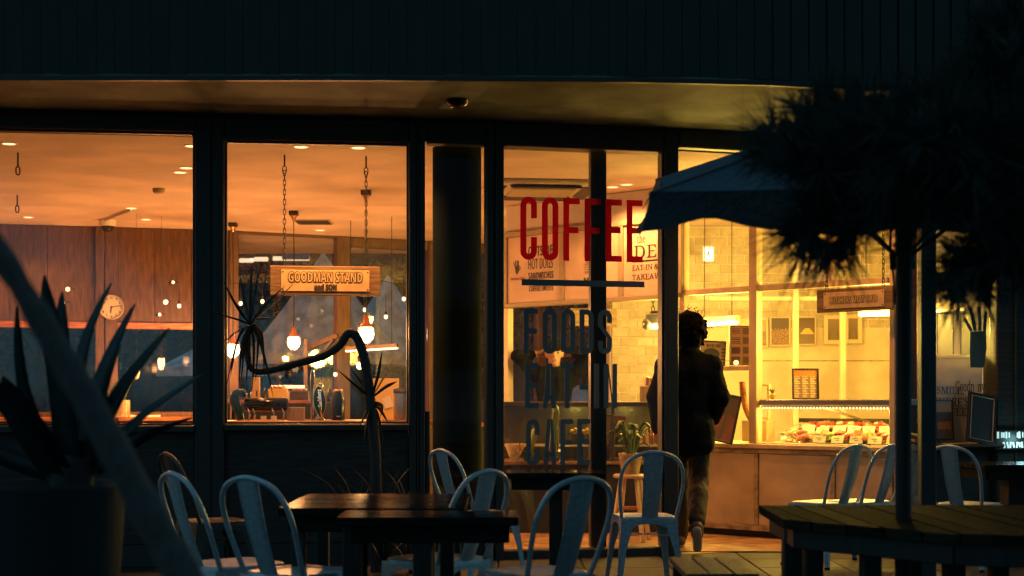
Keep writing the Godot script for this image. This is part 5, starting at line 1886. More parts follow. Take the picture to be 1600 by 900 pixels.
		lathe(st, ct, [Vector2(q[2] * 0.8, 0), Vector2(q[2], hb * 0.5), Vector2(q[2], hb * 0.88), Vector2(q[2] * 0.7, hb * 0.97), Vector2(0.001, hb)], 18)
		put("cactus_body", st, M.salad if q[3] > 0.2 else M.leaf_green, cc)
		for i in 9:
			st = S()
			var a := TAU * i / 9
			bar(st, ct * Vector3(cos(a) * q[2], 0.02, sin(a) * q[2]), ct * Vector3(cos(a) * q[2], hb * 0.88, sin(a) * q[2]), 0.006, 0.006)
			put("rib", st, M.fat if i % 3 == 0 else M.leaf_green, cc)
	p = sv(804, 729, ld)
	p.y = 0.656
	var pt := base("wedge_pot", p, "pale tapering pot with dried star flowers behind the lowest lettering", "pot")
	st = S()
	lathe(st, Transform3D(Basis(), p), [Vector2(0.03, 0), Vector2(0.085, 0.15), Vector2(0.08, 0.15), Vector2(0.001, 0.13)], 20)
	put("pot_body", st, M.pot, pt)
	for i in 7:
		st = S()
		var a := TAU * i / 7
		var c := p + Vector3(0.05, 0.12, 0.08)
		blade(st, [c, c + Vector3(cos(a), sin(a), 0.2) * 0.018, c + Vector3(cos(a), sin(a), 0.1) * 0.04], [0.004, 0.009, 0.001], Vector3(sin(a), -cos(a), 0))
		put("petal", st, M.copper, pt)
	p = sv(875, 733, ld)
	p.y = 0.656
	var ol := base("oil_lamp", p, "tiny orange oil lamp glowing on the ledge", "lamp")
	st = S()
	ball(st, trf(p + Vector3(0, 0.075, 0)), Vector3(0.022, 0.028, 0.022), 10)
	put("flame_globe", st, M.bulb_amber, ol)
	st = S()
	lathe(st, Transform3D(Basis(), p), [Vector2(0.028, 0), Vector2(0.022, 0.02), Vector2(0.008, 0.035), Vector2(0.014, 0.05)], 12)
	put("foot", st, M.copper, ol)
	lamp("lamp_light", ol, p + Vector3(0, 0.075, 0), WARM, 0.05, 0.02)
	# bowls with lit tops on the case shelf, and a framed menu
	for q in [[899, "left"], [918, "right"]]:
		p = sv(q[0], 685, 13.45)
		p.y = 0.791
		var bw := base("food_bowl", p, "dark bowl heaped with golden food in the glass case, %s of the pair" % q[1], "bowl", "bowls in the glass case")
		st = S()
		lathe(st, Transform3D(Basis(), p), [Vector2(0.025, 0), Vector2(0.05, 0.05), Vector2(0.055, 0.09), Vector2(0.05, 0.09), Vector2(0.001, 0.06)], 18)
		put("bowl", st, M.black, bw)
		for i in 7:
			st = S()
			ball(st, trf(p + Vector3(cos(i * 1.1) * 0.025 * (i % 3), 0.09 + 0.006 * (7 - i), sin(i * 1.1) * 0.025)), Vector3(0.02, 0.014, 0.02), 8)
			put("roll", st, M.yellow_tub, bw)
	lamp("case_light", lc_of("left_counter"), sv(905, 640, 13.5), DELI_WARM, 0.06, 0.02)
	lamp("case_light", lc_of("left_counter"), sv(985, 640, 13.5), DELI_WARM, 0.06, 0.02)
	p = sv(940, 672, 13.2)
	var fm := base("case_menu", p, "black framed board standing on the ledge left of the mullion", "menu")
	print_mat("print_plain", 16, 24, func(x: float, y: float) -> Color: return Color(0.16, 0.14, 0.07).lerp(Color(0.1, 0.09, 0.05), y))
	picture(fm, Transform3D(Basis.from_euler(Vector3(-0.05, -0.3, -0.07)), p), 34 * 13.2 / FOC, 50 * 13.2 / FOC, 0.012, M.black, M.print_plain)
	# dark leaflet rack and red box inside the case, right part
	p = sv(966, 690, 13.42)
	p.y = 0.791
	var rk := base("leaflet_box", p, "dark leaflet box with a red top in the glass case, right of the mullion", "box")
	st = S()
	bx(st, trf(p + Vector3(0, 0.09, 0)), Vector3(0.13, 0.18, 0.08), 0.005)
	put("box_body", st, M.chalk, rk)
	st = S()
	bx(st, trf(p + Vector3(0, 0.215, 0)), Vector3(0.13, 0.065, 0.08), 0.005)
	put("box_lid", st, M.photo_red, rk)
	for i in 9:
		p = sv(992 + (i % 5) * 9, 690, 13.4 + 0.1 * (i / 5))
		p.y = 0.791
		st = S()
		var h := rng.randf_range(0.1, 0.2)
		lathe(st, Transform3D(Basis(), p), [Vector2(0.022, 0), Vector2(0.024, h * 0.7), Vector2(0.012, h * 0.85), Vector2(0.013, h), Vector2(0.001, h)], 12)
		solo("sauce_jar", st, [M.photo_red, M.sausage, M.fat, M.copper][i % 4], "%s jar in the right part of the glass case, %s of the %s row" % [["red", "brown", "cream", "copper"][i % 4], ["first", "second", "third", "fourth", "fifth"][i % 5], "front" if i < 5 else "back"], "jar", "jars in the glass case")
	# stool with a potted plant inside the door
	var sd := 12.5
	p = sv(985, 741, sd)
	var stool := base("plant_stool", Vector3(p.x, 0.026, p.z), "tan wooden stool with splayed legs inside the door", "stool")
	var top := p.y
	st = S()
	lathe(st, Transform3D(Basis(), p), [Vector2(0.001, -0.03), Vector2(0.13, -0.03), Vector2(0.14, -0.02), Vector2(0.14, -0.004), Vector2(0.13, 0), Vector2(0.001, 0)], 24)
	put("seat", st, M.wood_cream, stool)
	for a in 4:
		st = S()
		var u := Basis(Vector3.UP, a * PI / 2 + 0.5) * Vector3(1, 0, 0)
		bar(st, Vector3(p.x, 0.036, p.z) + u * 0.18, p + u * 0.09 - Vector3(0, 0.03, 0), 0.03, 0.03)
		put("leg", st, M.wood_cream, stool)
	st = S()
	for a in 4:
		var u := Basis(Vector3.UP, a * PI / 2 + 0.5) * Vector3(1, 0, 0)
		var v := Basis(Vector3.UP, (a + 1) * PI / 2 + 0.5) * Vector3(1, 0, 0)
		bar(st, Vector3(p.x, 0.3, p.z) + u * 0.135, Vector3(p.x, 0.3, p.z) + v * 0.135, 0.018, 0.018)
	put("stretcher", st, M.wood_rail, stool)
	p.y += 0.001
	var pp := base("potted_plant", p, "leafy green plant in a pale pot on the tan stool", "potted plant")
	st = S()
	lathe(st, Transform3D(Basis(), p), [Vector2(0.07, 0), Vector2(0.095, 0.15), Vector2(0.1, 0.17), Vector2(0.09, 0.17), Vector2(0.001, 0.15)], 22)
	put("pot", st, M.pot, pp)
	for i in 22:
		st = S()
		var a := rng.randf() * TAU
		var r := rng.randf_range(0.05, 0.17)
		var h := rng.randf_range(0.06, 0.28)
		var b0 := p + Vector3(cos(a) * 0.03, 0.15, sin(a) * 0.03)
		var b2 := p + Vector3(cos(a) * r, 0.15 + h, sin(a) * r)
		var b1 := b0.lerp(b2, 0.55) + Vector3(0, 0.05, 0)
		var b3 := b2 + Vector3(cos(a) * 0.05, -0.03, sin(a) * 0.05)
		blade(st, spline([b0, b1, b2, b3], 3), [0.005, 0.01, 0.016, 0.022, 0.027, 0.028, 0.026, 0.02, 0.012, 0.001], Vector3(-sin(a), 0, cos(a)))
		put("leaf", st, M.leaf_green if i % 3 else M.salad, pp)
	# behind the right hand window: a lettered board, small pictures and a chalk board leaning outside
	var F: Transform3D = bays[5][0]
	var f0 := along(F, 1461)
	var f1 := along(F, 1548)
	var wb := base("greeting_board", F * Vector3((f0 + f1) / 2, 0.83, -0.1), "tan board with tall serif lettering behind the right hand window", "board")
	var dz := 12.4
	put("board_panel", sbox(F, along(F, 1440), f1, 0.832, hh(560, dz), -0.14, -0.1, 0.004), M.board, wb)
	put("board_cap", sbox(F, along(F, 1440), f1, hh(559.5, dz), hh(554, dz), -0.15, -0.09, 0.004), M.wood_cream, wb)
	var lt := func(s: String, x0: float, x1: float, y0: float, y1: float):
		var c := F * trf(Vector3((along(F, x0) + along(F, x1)) / 2, hh((y0 + y1) / 2, dz), -0.099))
		letters(wb, "lettering", s, c, along(F, x1) - along(F, x0), (y1 - y0) * dz / FOC, M.ink, "Droid Serif", 400, 0.002)
	lt.call("SMILE,", 1476, 1518, 604, 618)
	lt.call("THERE'S", 1470, 1526, 621, 635)
	lt.call("COFFEE", 1472, 1522, 637, 650)
	print_mat("print_sunset", 48, 60, func(x: float, y: float) -> Color:
		if y < 0.3: return Color(0.5, 0.36, 0.18)
		if y < 0.55: return Color(0.12, 0.1, 0.06)
		return Color(0.6, 0.2, 0.04) if y < 0.75 and absf(x - 0.5) < 0.4 else Color(0.2, 0.12, 0.07))
	p = F * Vector3(along(F, 1480), 0, -0.045)
	p.y = 0.832 + 0.19
	var sn := base("sunset_picture", p, "small glossy sunset picture at the foot of the right hand window", "picture")
	picture(sn, Transform3D(F.basis * Basis.from_euler(Vector3(-0.08, 0, 0)), p), 34 * dz / FOC, 62 * dz / FOC, 0.008, M.black, M.print_sunset)
	for q in [[1477, 522, 26, 66, "left"], [1511, 522, 22, 66, "right"]]:
		p = sv(q[0], q[1], 13.2)
		var o := base("dark_picture", p, "dark green framed picture, %s of the pair behind the right hand window" % q[3 + 1], "picture", "dark pictures behind the right hand window")
		picture(o, trf(p, -0.2), q[2] * 13.2 / FOC, q[3] * 13.2 / FOC, 0.01, M.iron, M.print_plain)
	var wl := base("inner_wall", sv(1500, 625, 13.45) * Vector3(1, 0, 1), "cream inner wall behind the right hand window", "wall")
	var w0 := sv(1462, 625, 13.4)
	var w1 := sv(1660, 625, 13.9)
	var wt := stretch(w0, w1)
	put("wall_face", sbox(wt[0], 0, wt[1], 0.03, 3.045, -0.1, 0.0, 0.004), M.plaster, wl)
	p = F * Vector3(along(F, 1522), 0, 0.09)
	p.y = 0.832 + 0.2
	var cb := base("chalk_board", p, "blank chalk board in a gilt edged black frame leaning on the window ledge", "chalk board")
	var ct2 := Transform3D(F.basis * Basis.from_euler(Vector3(-0.14, 0, -0.17)), p)
	st = S()
	frame_rect(st, ct2 * trf(Vector3(0, -0.2, 0)), -0.135, 0.135, 0, 0.4, 0.022, -0.012, 0.012)
	put("frame", st, M.black, cb)
	st = S()
	frame_rect(st, ct2 * trf(Vector3(0, -0.178, 0)), -0.112, 0.112, 0, 0.356, 0.008, -0.006, 0.014)
	put("gilt_edge", st, M.gilt, cb)
	st = S()
	bx(st, ct2, Vector3(0.215, 0.345, 0.006), 0.0)
	put("slate", st, M.chalk, cb)
	# reflection of a cold sign, built as glowing unreadable strokes by the pier
	p = F * Vector3(along(F, 1572), 0, 0.12)
	p.y = hh(686, 12.6)
	var ls := base("sign_reflection", p, "small cold white sign reflection with two rows of blurred strokes by the dark pier", "sign")
	st = S()
	bx(st, Transform3D(F.basis, p), Vector3(0.42, 0.16, 0.02), 0.006)
	put("reflection_panel", st, M.chalk, ls)
	for row in 2:
		var x := -0.19 + row * 0.06
		while x < 0.18:
			st = S()
			var wdt := rng.randf_range(0.008, 0.02)
			bx(st, Transform3D(F.basis, p) * trf(Vector3(x, 0.04 - row * 0.08, 0.012), 0, 0, rng.randf_range(-0.3, 0.3) if row == 1 else 0.0), Vector3(wdt, rng.randf_range(0.035, 0.055), 0.004), 0.001)
			if not (row == 0 and x > -0.06 and x < 0.0): put("glowing_stroke", st, M.cyan_reflection, ls)
			x += wdt + rng.randf_range(0.008, 0.018)
	lamp("reflection_light", ls, p + F.basis.z * 0.08, Color(0.4, 0.85, 0.9), 0.02, 0.05)

func lc_of(called: String) -> Node3D:
	return get_node(called)

func far_terrace():
	# what shows through the back windows: pale parasols, a strip of lights, a blue banner, dark trees
	var specs := [[505, 393, 555, 21.5, 130.0, "steep pale parasol beyond the back windows, under the wide sign"], [606, 428, 560, 24.0, 95.0, "second pale parasol beyond the back windows, at the right of the second window"], [345, 515, 575, 24.5, 105.0, "low pale parasol beyond the back windows, near the first post"], [905, 600, 700, 23.0, 150.0, "pale parasol beyond the deli's dark back window"]]
	for q in specs:
		var ap := sv(q[0], q[1], q[3])
		var rim := hh(q[2], q[3])
		var r: float = q[4] * q[3] / FOC
		var o := base("far_parasol", Vector3(ap.x, 0, ap.z), q[5], "parasol", "parasols on the far terrace")
		for s in 8:
			var st := S()
			var a0 := TAU * s / 8 + 0.2
			var a1 := TAU * (s + 1) / 8 + 0.2
			for f in 4:
				var u0 := f / 4.0
				var u1 := (f + 1) / 4.0
				var pt := func(u: float, a: float) -> Vector3: return Vector3(ap.x + cos(a) * r * u, lerpf(ap.y, rim, u) - sin(u * PI) * 0.05, ap.z + sin(a) * r * u)
				quad(st, pt.call(u0, a0), pt.call(u0, a1), pt.call(u1, a1), pt.call(u1, a0))
			var e0 := Vector3(ap.x + cos(a0) * r, rim, ap.z + sin(a0) * r)
			var e1 := Vector3(ap.x + cos(a1) * r, rim, ap.z + sin(a1) * r)
			quad(st, e0, e1, e1 - Vector3(0, 0.14, 0), e0 - Vector3(0, 0.14, 0))
			put("canopy_panel", st, M.pale_canopy, o)
		var st2 := S()
		tube(st2, [Vector3(ap.x, 0, ap.z), Vector3(ap.x, ap.y + 0.05, ap.z)], 0.025, 8)
		put("pole", st2, M.iron, o)
	var i := 0
	for q in [[385, 407, "left"], [405, 405, "middle"], [455, 404, "right and longest"]]:
		var st := S()
		var w: float = [0.24, 0.3, 0.62][i]
		var p := sv(q[0], q[1], 26.0)
		bx(st, trf(p), Vector3(w, 0.07, 0.05), 0.01)
		var o := base("strip_light", p, "warm strip light far beyond the back windows, %s of three" % q[2], "lamp", "strip lights on the far terrace")
		put("glowing_strip", st, M.far_strip, o)
		st = S()
		bx(st, trf(p + Vector3(0, 0.05, -0.02)), Vector3(w + 0.04, 0.03, 0.1), 0.006)
		put("housing", st, M.iron, o)
		i += 1
	var gate := base("light_gantry", sv(420, 625, 26.1) * Vector3(1, 0, 1), "dark gantry beam that carries the far strip lights", "gantry")
	var sg := S()
	bar(sg, sv(340, 403, 26.1), sv(520, 401, 26.1), 0.12, 0.1, Vector3.BACK)
	put("beam", sg, M.black, gate)
	for px in [340, 520]:
		sg = S()
		var p := sv(px, 403, 26.1)
		bar(sg, Vector3(p.x, 0, p.z), p, 0.12, 0.12)
		put("post", sg, M.black, gate)
	sg = S()
	bx(sg, trf(sv(462, 386, 25.8)), Vector3(0.46, 0.42, 0.02), 0.004)
	for k in 5: bx(sg, trf(sv(448 + k * 7, 386, 25.78)), Vector3(0.03, 0.42, 0.03), 0.008)
	solo("blue_banner", sg, M.blue_cloth, "blue hanging banner high beyond the back windows", "banner")
	# dark trees at the end of the far terrace
	var leaf := S()
	blade(leaf, [Vector3(0, -0.16, 0), Vector3(0, 0, 0.02), Vector3(0, 0.17, -0.02)], [0.02, 0.09, 0.004], Vector3.RIGHT)
	leaf.generate_normals()
	var lm := leaf.commit()
	var nth := 0
	for q in [[-300, 47.0, 4.2], [60, 48.0, 4.6], [330, 52.0, 4.8], [640, 50.0, 5.0], [900, 52.0, 4.5]]:
		var p := sv(q[0], 625, q[1]) * Vector3(1, 0, 1)
		var o := base("terrace_tree", p, "dark leafy tree beyond the far terrace, " + ["outermost, hidden by the wall", "behind the clock wall", "behind the first post", "behind the second window's right half", "behind the lettered door"][nth], "tree", "trees beyond the far terrace")
		nth += 1
		var st := S()
		tube(st, [Vector3.ZERO, Vector3(0.1, 1.8, 0), Vector3(0.0, 4.8, 0.1)], [0.22, 0.16, 0.08], 8)
		for b in 5:
			var a := b * 1.26
			tube(st, [Vector3(0.05, 1.4 + b * 0.3, 0), Vector3(cos(a) * 1.2, 2.6 + b * 0.35, sin(a) * 1.2)], [0.06, 0.02], 6)
		put("trunk", st, M.bark_dark, o, true)
		var mm := MultiMesh.new()
		mm.transform_format = MultiMesh.TRANSFORM_3D
		mm.mesh = lm
		mm.instance_count = 1400
		for k in 1400:
			var v := Vector3(rng.randfn(), rng.randfn() * 0.8, rng.randfn())
			v = v.normalized() * pow(rng.randf(), 0.4) * q[2] * (0.75 + 0.25 * sin(v.x * 5.0 + v.z * 4.0))
			mm.set_instance_transform(k, Transform3D(Basis.from_euler(Vector3(rng.randf() * 6, rng.randf() * 6, rng.randf() * 6)), v + Vector3(0, 4.6, 0)))
		var mi := MultiMeshInstance3D.new()
		mi.multimesh = mm
		mi.material_override = M.hedge
		mi.name = "crown"
		mi.set_meta("kind", "stuff")
		o.add_child(mi)
	var fence := base("dark_building", Vector3(-2, 0, -57), "plain dark building far behind the terrace trees", "building")
	var fs := S()
	bb(fs, Vector3(-40, 0, -58), Vector3(36, 10.5, -57))
	put("wall", fs, M.far_wall, fence)
	for col in 16:
		for j in 3:
			var x := -26.0 + col * 3.4
			fs = S()
			bb(fs, Vector3(x, 1.2 + j * 3.0, -56.99), Vector3(x + 1.7, 2.9 + j * 3.0, -56.94), 0.02)
			var wn := put("window", fs, M.frame, fence)
			fs = S()
			bb(fs, Vector3(x + 0.12, 1.32 + j * 3.0, -56.935), Vector3(x + 1.58, 2.78 + j * 3.0, -56.93), 0.0)
			put("pane", fs, M.black_gloss, wn)

# a pressed steel café chair, facing +z, standing at the origin
func make_chair(label: String) -> Node3D:
	var o := base("metal_chair", Vector3.ZERO, label, "chair", "pale metal cafe chairs on the terrace")
	var m: Material = M.chair
	var st := S()
	# seat pan: rounded square, lightly dished, with a rolled edge
	var outline := func(s: float) -> Array:
		var pts := []
		for i in 32:
			var a := TAU * i / 32
			var c := cos(a)
			var n := sin(a)
			var w: float = 0.178 + 0.012 * n
			pts.append(Vector2(signf(c) * pow(absf(c), 0.42) * w, signf(n) * pow(absf(n), 0.42) * 0.178) * s)
		return pts
	var rings := [[0.55, 0.440], [0.86, 0.443], [0.95, 0.449], [0.985, 0.448], [1.0, 0.440], [1.005, 0.418]]
	st.set_smooth_group(0)
	for r in rings.size() - 1:
		var p0: Array = outline.call(rings[r][0])
		var p1: Array = outline.call(rings[r + 1][0])
		for i in 32:
			var j := (i + 1) % 32
			quad(st, Vector3(p0[i].x, rings[r][1], p0[i].y), Vector3(p0[j].x, rings[r][1], p0[j].y), Vector3(p1[j].x, rings[r + 1][1], p1[j].y), Vector3(p1[i].x, rings[r + 1][1], p1[i].y))
	var inner: Array = outline.call(0.55)
	for i in 32:
		tri(st, Vector3(0, 0.438, 0), Vector3(inner[(i + 1) % 32].x, 0.440, inner[(i + 1) % 32].y), Vector3(inner[i].x, 0.440, inner[i].y))
	st.set_smooth_group(-1)
	put("seat", st, m, o, true)
	# arched aprons between the legs
	for k in 4:
		var ap := S()
		var b := Basis(Vector3.UP, k * PI / 2)
		var prof := PackedVector2Array([Vector2(-0.176, 0.436), Vector2(0.176, 0.436)])
		for i in 13:
			var u := 1.0 - 2.0 * i / 12.0
			prof.append(Vector2(u * 0.168, 0.405 - 0.105 * pow(absf(u), 3.2)))
		prism(ap, Transform3D(b * Basis.from_euler(Vector3(-0.05, 0, 0)), b * Vector3(0, 0.0, 0.172 + 0.024)), prof, 0.0025)
		put("apron", ap, m, o, true)
	# splayed folded legs
	for k in 4:
		var lg := S()
		var sx := 1.0 if k & 1 else -1.0
		var sz := 1.0 if k & 2 else -1.0
		var top := Vector3(sx * 0.168, 0.43, sz * 0.168)
		var bot := Vector3(sx * 0.205, 0.012, sz * 0.215)
		for q in [[Vector3(-sx, 0, 0), Vector3(0, 0, sz)], [Vector3(0, 0, -sz), Vector3(sx, 0, 0)]]:
			var w0: Vector3 = q[0] * 0.075
			var w1: Vector3 = q[0] * 0.022
			var mid := top.lerp(bot, 0.45)
			var wm: Vector3 = q[0] * 0.036
			var nrm: Vector3 = q[1] * 0.003
			for s in [[top, w0, mid, wm], [mid, wm, bot, w1]]:
				quad(lg, s[0] + nrm, s[0] + s[1] + nrm, s[2] + s[3] + nrm, s[2] + nrm)
				quad(lg, s[0] - nrm, s[2] - nrm, s[2] + s[3] - nrm, s[0] + s[1] - nrm)
				quad(lg, s[0] + s[1] + nrm, s[0] + s[1] - nrm, s[2] + s[3] - nrm, s[2] + s[3] + nrm)
		var leg := put("leg", lg, m, o, true)
		lg = S()
		bx(lg, trf(bot + Vector3(-sx * 0.008, -0.004, -sz * 0.008)), Vector3(0.03, 0.016, 0.03), 0.004)
		put("rubber_foot", lg, M.rubber, leg, true)
	# bent tube of the back, leaning
	var hp := []
	for q in [[-0.168, 0.44, -0.15], [-0.184, 0.54, -0.188], [-0.194, 0.66, -0.232], [-0.176, 0.755, -0.268], [-0.118, 0.818, -0.29], [0.0, 0.845, -0.30], [0.118, 0.818, -0.29], [0.176, 0.755, -0.268], [0.194, 0.66, -0.232], [0.184, 0.54, -0.188], [0.168, 0.44, -0.15]]:
		hp.append(Vector3(q[0], q[1], q[2]))
	st = S()
	tube(st, spline(hp, 6), 0.0115, 10)
	put("back_hoop", st, m, o, true)
	st = S()
	st.set_smooth_group(0)
	var rows := 8
	for i in rows:
		var f0 := i / float(rows)
		var f1 := (i + 1) / float(rows)
		var P := func(f: float, x: float, back: float) -> Vector3:
			return Vector3(x * lerpf(0.05, 0.062, f), lerpf(0.43, 0.838, f), lerpf(-0.165, -0.296, f) - 0.012 * sin(f * PI) - back - 0.006 * (1 - x * x))
		for x in 4:
			var x0 := -1.0 + x * 0.5
			quad(st, P.call(f0, x0, 0.0), P.call(f1, x0, 0.0), P.call(f1, x0 + 0.5, 0.0), P.call(f0, x0 + 0.5, 0.0))
			quad(st, P.call(f0, x0 + 0.5, 0.003), P.call(f1, x0 + 0.5, 0.003), P.call(f1, x0, 0.003), P.call(f0, x0, 0.003))
		for e in [-1.0, 1.0]:
			quad(st, P.call(f0, e, 0.0), P.call(f0, e, 0.003), P.call(f1, e, 0.003), P.call(f1, e, 0.0))
	st.set_smooth_group(-1)
	put("back_splat", st, m, o, true)
	st = S()
	for s in [-1, 1]:
		bar(st, Vector3(-0.16 * s, 0.33, 0.17), Vector3(0.16 * s, 0.33, -0.17), 0.02, 0.004, Vector3.UP, 0.001)
	put("under_brace", st, m, o, true)
	return o

# a slatted timber table: plan rectangle in its own axes, with square legs
func make_table(called: String, at: Vector3, yaw: float, w: float, dpt: float, h: float, planks: int, along_x: bool, leg_at: Array, lw: float, mats: Array, label: String, stretch_h := 0.0):
	var o := base(called, at, label, "table")
	var t := trf(at, yaw)
	for i in planks:
		var st := S()
		var f := (i + 0.5) / planks - 0.5
		if along_x: bx(st, t * trf(Vector3(rng.randf_range(-0.003, 0.003), h - 0.0175 + rng.randf_range(-0.001, 0.001), f * dpt), 0, rng.randf_range(-0.012, 0.012), rng.randf_range(-0.003, 0.003)), Vector3(w, 0.035, dpt / planks - 0.007), 0.004)
		else: bx(st, t * trf(Vector3(f * w, h - 0.0175 + rng.randf_range(-0.001, 0.001), 0)), Vector3(w / planks - 0.007, 0.035, dpt), 0.004)
		put("plank", st, mats[rng.randi() % mats.size()], o)
	var st2 := S()
	for s in [-1, 1]:
		bx(st2, t * trf(Vector3(0, h - 0.072, s * (dpt / 2 - 0.05))), Vector3(w - 0.12, 0.07, 0.03), 0.004)
		bx(st2, t * trf(Vector3(s * (w / 2 - 0.05), h - 0.074, 0)), Vector3(0.03, 0.07, dpt - 0.14), 0.004)
	put("apron", st2, mats[0], o)
	for q in leg_at:
		var st := S()
		bx(st, t * trf(Vector3(q[0], (h - 0.037) / 2 + 0.002, q[1])), Vector3(lw, h - 0.04, lw), 0.006)
		put("leg", st, M.timber_dark, o)
	if stretch_h > 0:
		var st := S()
		for i in leg_at.size() - 1:
			bar(st, t * Vector3(leg_at[i][0], stretch_h, leg_at[i][1]), t * Vector3(leg_at[i + 1][0], stretch_h, leg_at[i + 1][1]), 0.05, 0.03)
		put("stretcher", st, M.timber_dark, o)
	return o

func terrace():
	var spots := [
		[1006, 9.50, 187, "pale metal chair with its back to the terrace, before the door post"],
		[838, 6.40, 218, "large pale metal chair in front of the small square table by the door"],
		[682, 6.95, 233, "pale metal chair tucked behind the near dark table, facing left"],
		[751, 9.75, 124, "pale metal chair half hidden behind the chair at the near dark table"],
		[468, 6.42, 143, "pale metal chair at the far dark table, its back to the terrace"],
		[368, 6.72, 126, "pale metal chair beside the leaning trunk, its seat caught by the light"],
		[335, 9.1, 122, "dim brown metal chair behind the one by the leaning trunk"],
		[1288, 10.75, 216, "warm lit metal chair before the deli counter, the one nearer the doorway"],
		[1343, 10.85, 218, "warm lit metal chair before the deli counter, beside the umbrella pole"],
		[1513, 10.6, 138, "shaded metal chair below the chalk board at the right hand window"]]
	var proto: Node3D = null
	for q in spots:
		var p := sv(q[0], 625, q[1]) * Vector3(1, 0, 1)
		p.y = 0.022
		if proto == null:
			proto = make_chair(q[3])
			proto.position = p
			proto.rotation.y = deg_to_rad(q[2])
		else:
			var c := dup(proto, p, deg_to_rad(q[2]), q[3])
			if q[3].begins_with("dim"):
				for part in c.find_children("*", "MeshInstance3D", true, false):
					if part.material_override == M.chair: part.material_override = M.chair_brown
	var dark := [M.table, M.table_b]
	make_table("timber_table", Vector3(-0.60, 0, -7.05), 0.0, 0.80, 1.0, 0.72, 9, true, [[-0.32, -0.42], [0.32, -0.42], [0.32, 0.42], [-0.32, 0.42]], 0.06, dark, "dark slatted table catching a lamp's gleam, behind the nearest dark table")
	make_table("timber_table", Vector3(-0.335, 0, -6.22), 0.0, 0.72, 0.36, 0.72, 4, true, [[-0.30, -0.1], [-0.02, -0.1], [-0.02, 0.1], [-0.30, 0.1], [-0.30, -0.1]], 0.075, dark, "nearest dark slatted table on close set square legs", 0.16)
	make_table("small_square_table", sv(866, 625, 9.85) * Vector3(1, 0, 1), 0.0, 0.62, 0.5, 0.722, 5, true, [[0.01, 0.0]], 0.085, dark, "small square pedestal table standing in front of the lettered door")
	var ft := S()
	bb(ft, sv(866, 625, 9.85) * Vector3(1, 0, 1) + Vector3(-0.2, 0.003, -0.2), sv(866, 625, 9.85) * Vector3(1, 0, 1) + Vector3(0.22, 0.03, 0.2), 0.006)
	put("foot_plate", ft, M.timber_dark, get_node("small_square_table"))
	make_table("corner_table", sv(1590, 625, 11.1) * Vector3(1, 0, 1), 0.1, 0.75, 0.6, 0.725, 6, true, [[-0.02, 0.0]], 0.16, dark, "dark table at the far right, before the pier")
	# the big slatted table with cut corners under the umbrella
	var o := base("umbrella_table", Vector3(1.8, 0, -6.0), "big weathered table of broad planks round the umbrella pole", "table")
	var poly := PackedVector2Array([Vector2(1.08, -6.72), Vector2(1.045, -5.92), Vector2(1.51, -5.28), Vector2(2.2, -5.02), Vector2(2.75, -5.3), Vector2(2.95, -5.9), Vector2(2.9, -6.74)])
	var x := 1.03
	while x < 2.95:
		var cell := PackedVector2Array([Vector2(x + 0.004, -8), Vector2(x + 0.098, -8), Vector2(x + 0.098, -4), Vector2(x + 0.004, -4)])
		for part in Geometry2D.intersect_polygons(poly, cell):
			var st := S()
			var plan := []
			for v in part: plan.append(v)
			slab(st, plan, 0.684 + rng.randf() * 0.0005, 0.7195 + rng.randf_range(-0.0012, 0.0012))
			put("plank", st, M.table_d if rng.randf() < 0.32 else M.table_c, o)
		x += 0.102
	var st3 := S()
	for i in poly.size():
		var a := poly[i].lerp(Vector2(1.95, -5.95), 0.06)
		var b := poly[(i + 1) % poly.size()].lerp(Vector2(1.95, -5.95), 0.06)
		bar(st3, Vector3(a.x, 0.645, a.y), Vector3(b.x, 0.645, b.y), 0.03, 0.075, Vector3.UP, 0.004)
	put("apron", st3, M.timber_dark, o)
	for q in [[1237, 6.15], [1270, 6.0], [1360, 5.75], [1425, 6.35], [1490, 5.6], [1560, 6.3]]:
		var st := S()
		var p := sv(q[0], 625, q[1])
		bb(st, Vector3(p.x - 0.036, 0.002, p.z - 0.036), Vector3(p.x + 0.036, 0.682, p.z + 0.036), 0.006)
		put("leg", st, M.timber_dark, o)
	st3 = S()
	bar(st3, Vector3(1.1, 0.19, -6.1), Vector3(2.4, 0.19, -6.1), 0.05, 0.035)
	bar(st3, Vector3(1.1, 0.10, -5.95), Vector3(1.45, 0.10, -5.95), 0.10, 0.035)
	put("stretcher", st3, M.timber_dark, o)
	# low bench end in front of the doorway
	var bn := base("low_bench", Vector3(0.86, 0, -6.8), "low pale plank bench end in front of the doorway", "bench")
	for i in 3:
		var st := S()
		bx(st, trf(Vector3(0.785 + i * 0.104 + 0.0, 0.432, -6.82)), Vector3(0.098, 0.03, 0.7), 0.004)
		put("plank", st, M.bench_wood, bn)
	for q in [[0.77, -7.1], [0.99, -7.1], [0.77, -6.55], [0.99, -6.55]]:
		var st := S()
		bb(st, Vector3(q[0] - 0.025, 0.022, q[1] - 0.025), Vector3(q[0] + 0.025, 0.416, q[1] + 0.025), 0.004)
		put("leg", st, M.timber_dark, bn)
	# slim post carrying the eave at the right
	var pp := base("eave_post", sv(1448.5, 625, 9.9) * Vector3(1, 0, 1), "slim dark square post holding up the eave beside the umbrella pole", "post")
	var sp := S()
	var c := sv(1448.5, 625, 9.9)
	bb(sp, Vector3(c.x - 0.048, 0.02, c.z - 0.048), Vector3(c.x + 0.048, 3.19, c.z + 0.048), 0.006)
	put("shaft", sp, M.frame, pp)
	sp = S()
	bb(sp, Vector3(c.x - 0.09, 0.003, c.z - 0.09), Vector3(c.x + 0.09, 0.019, c.z + 0.09), 0.003)
	put("foot_plate", sp, M.frame, pp)

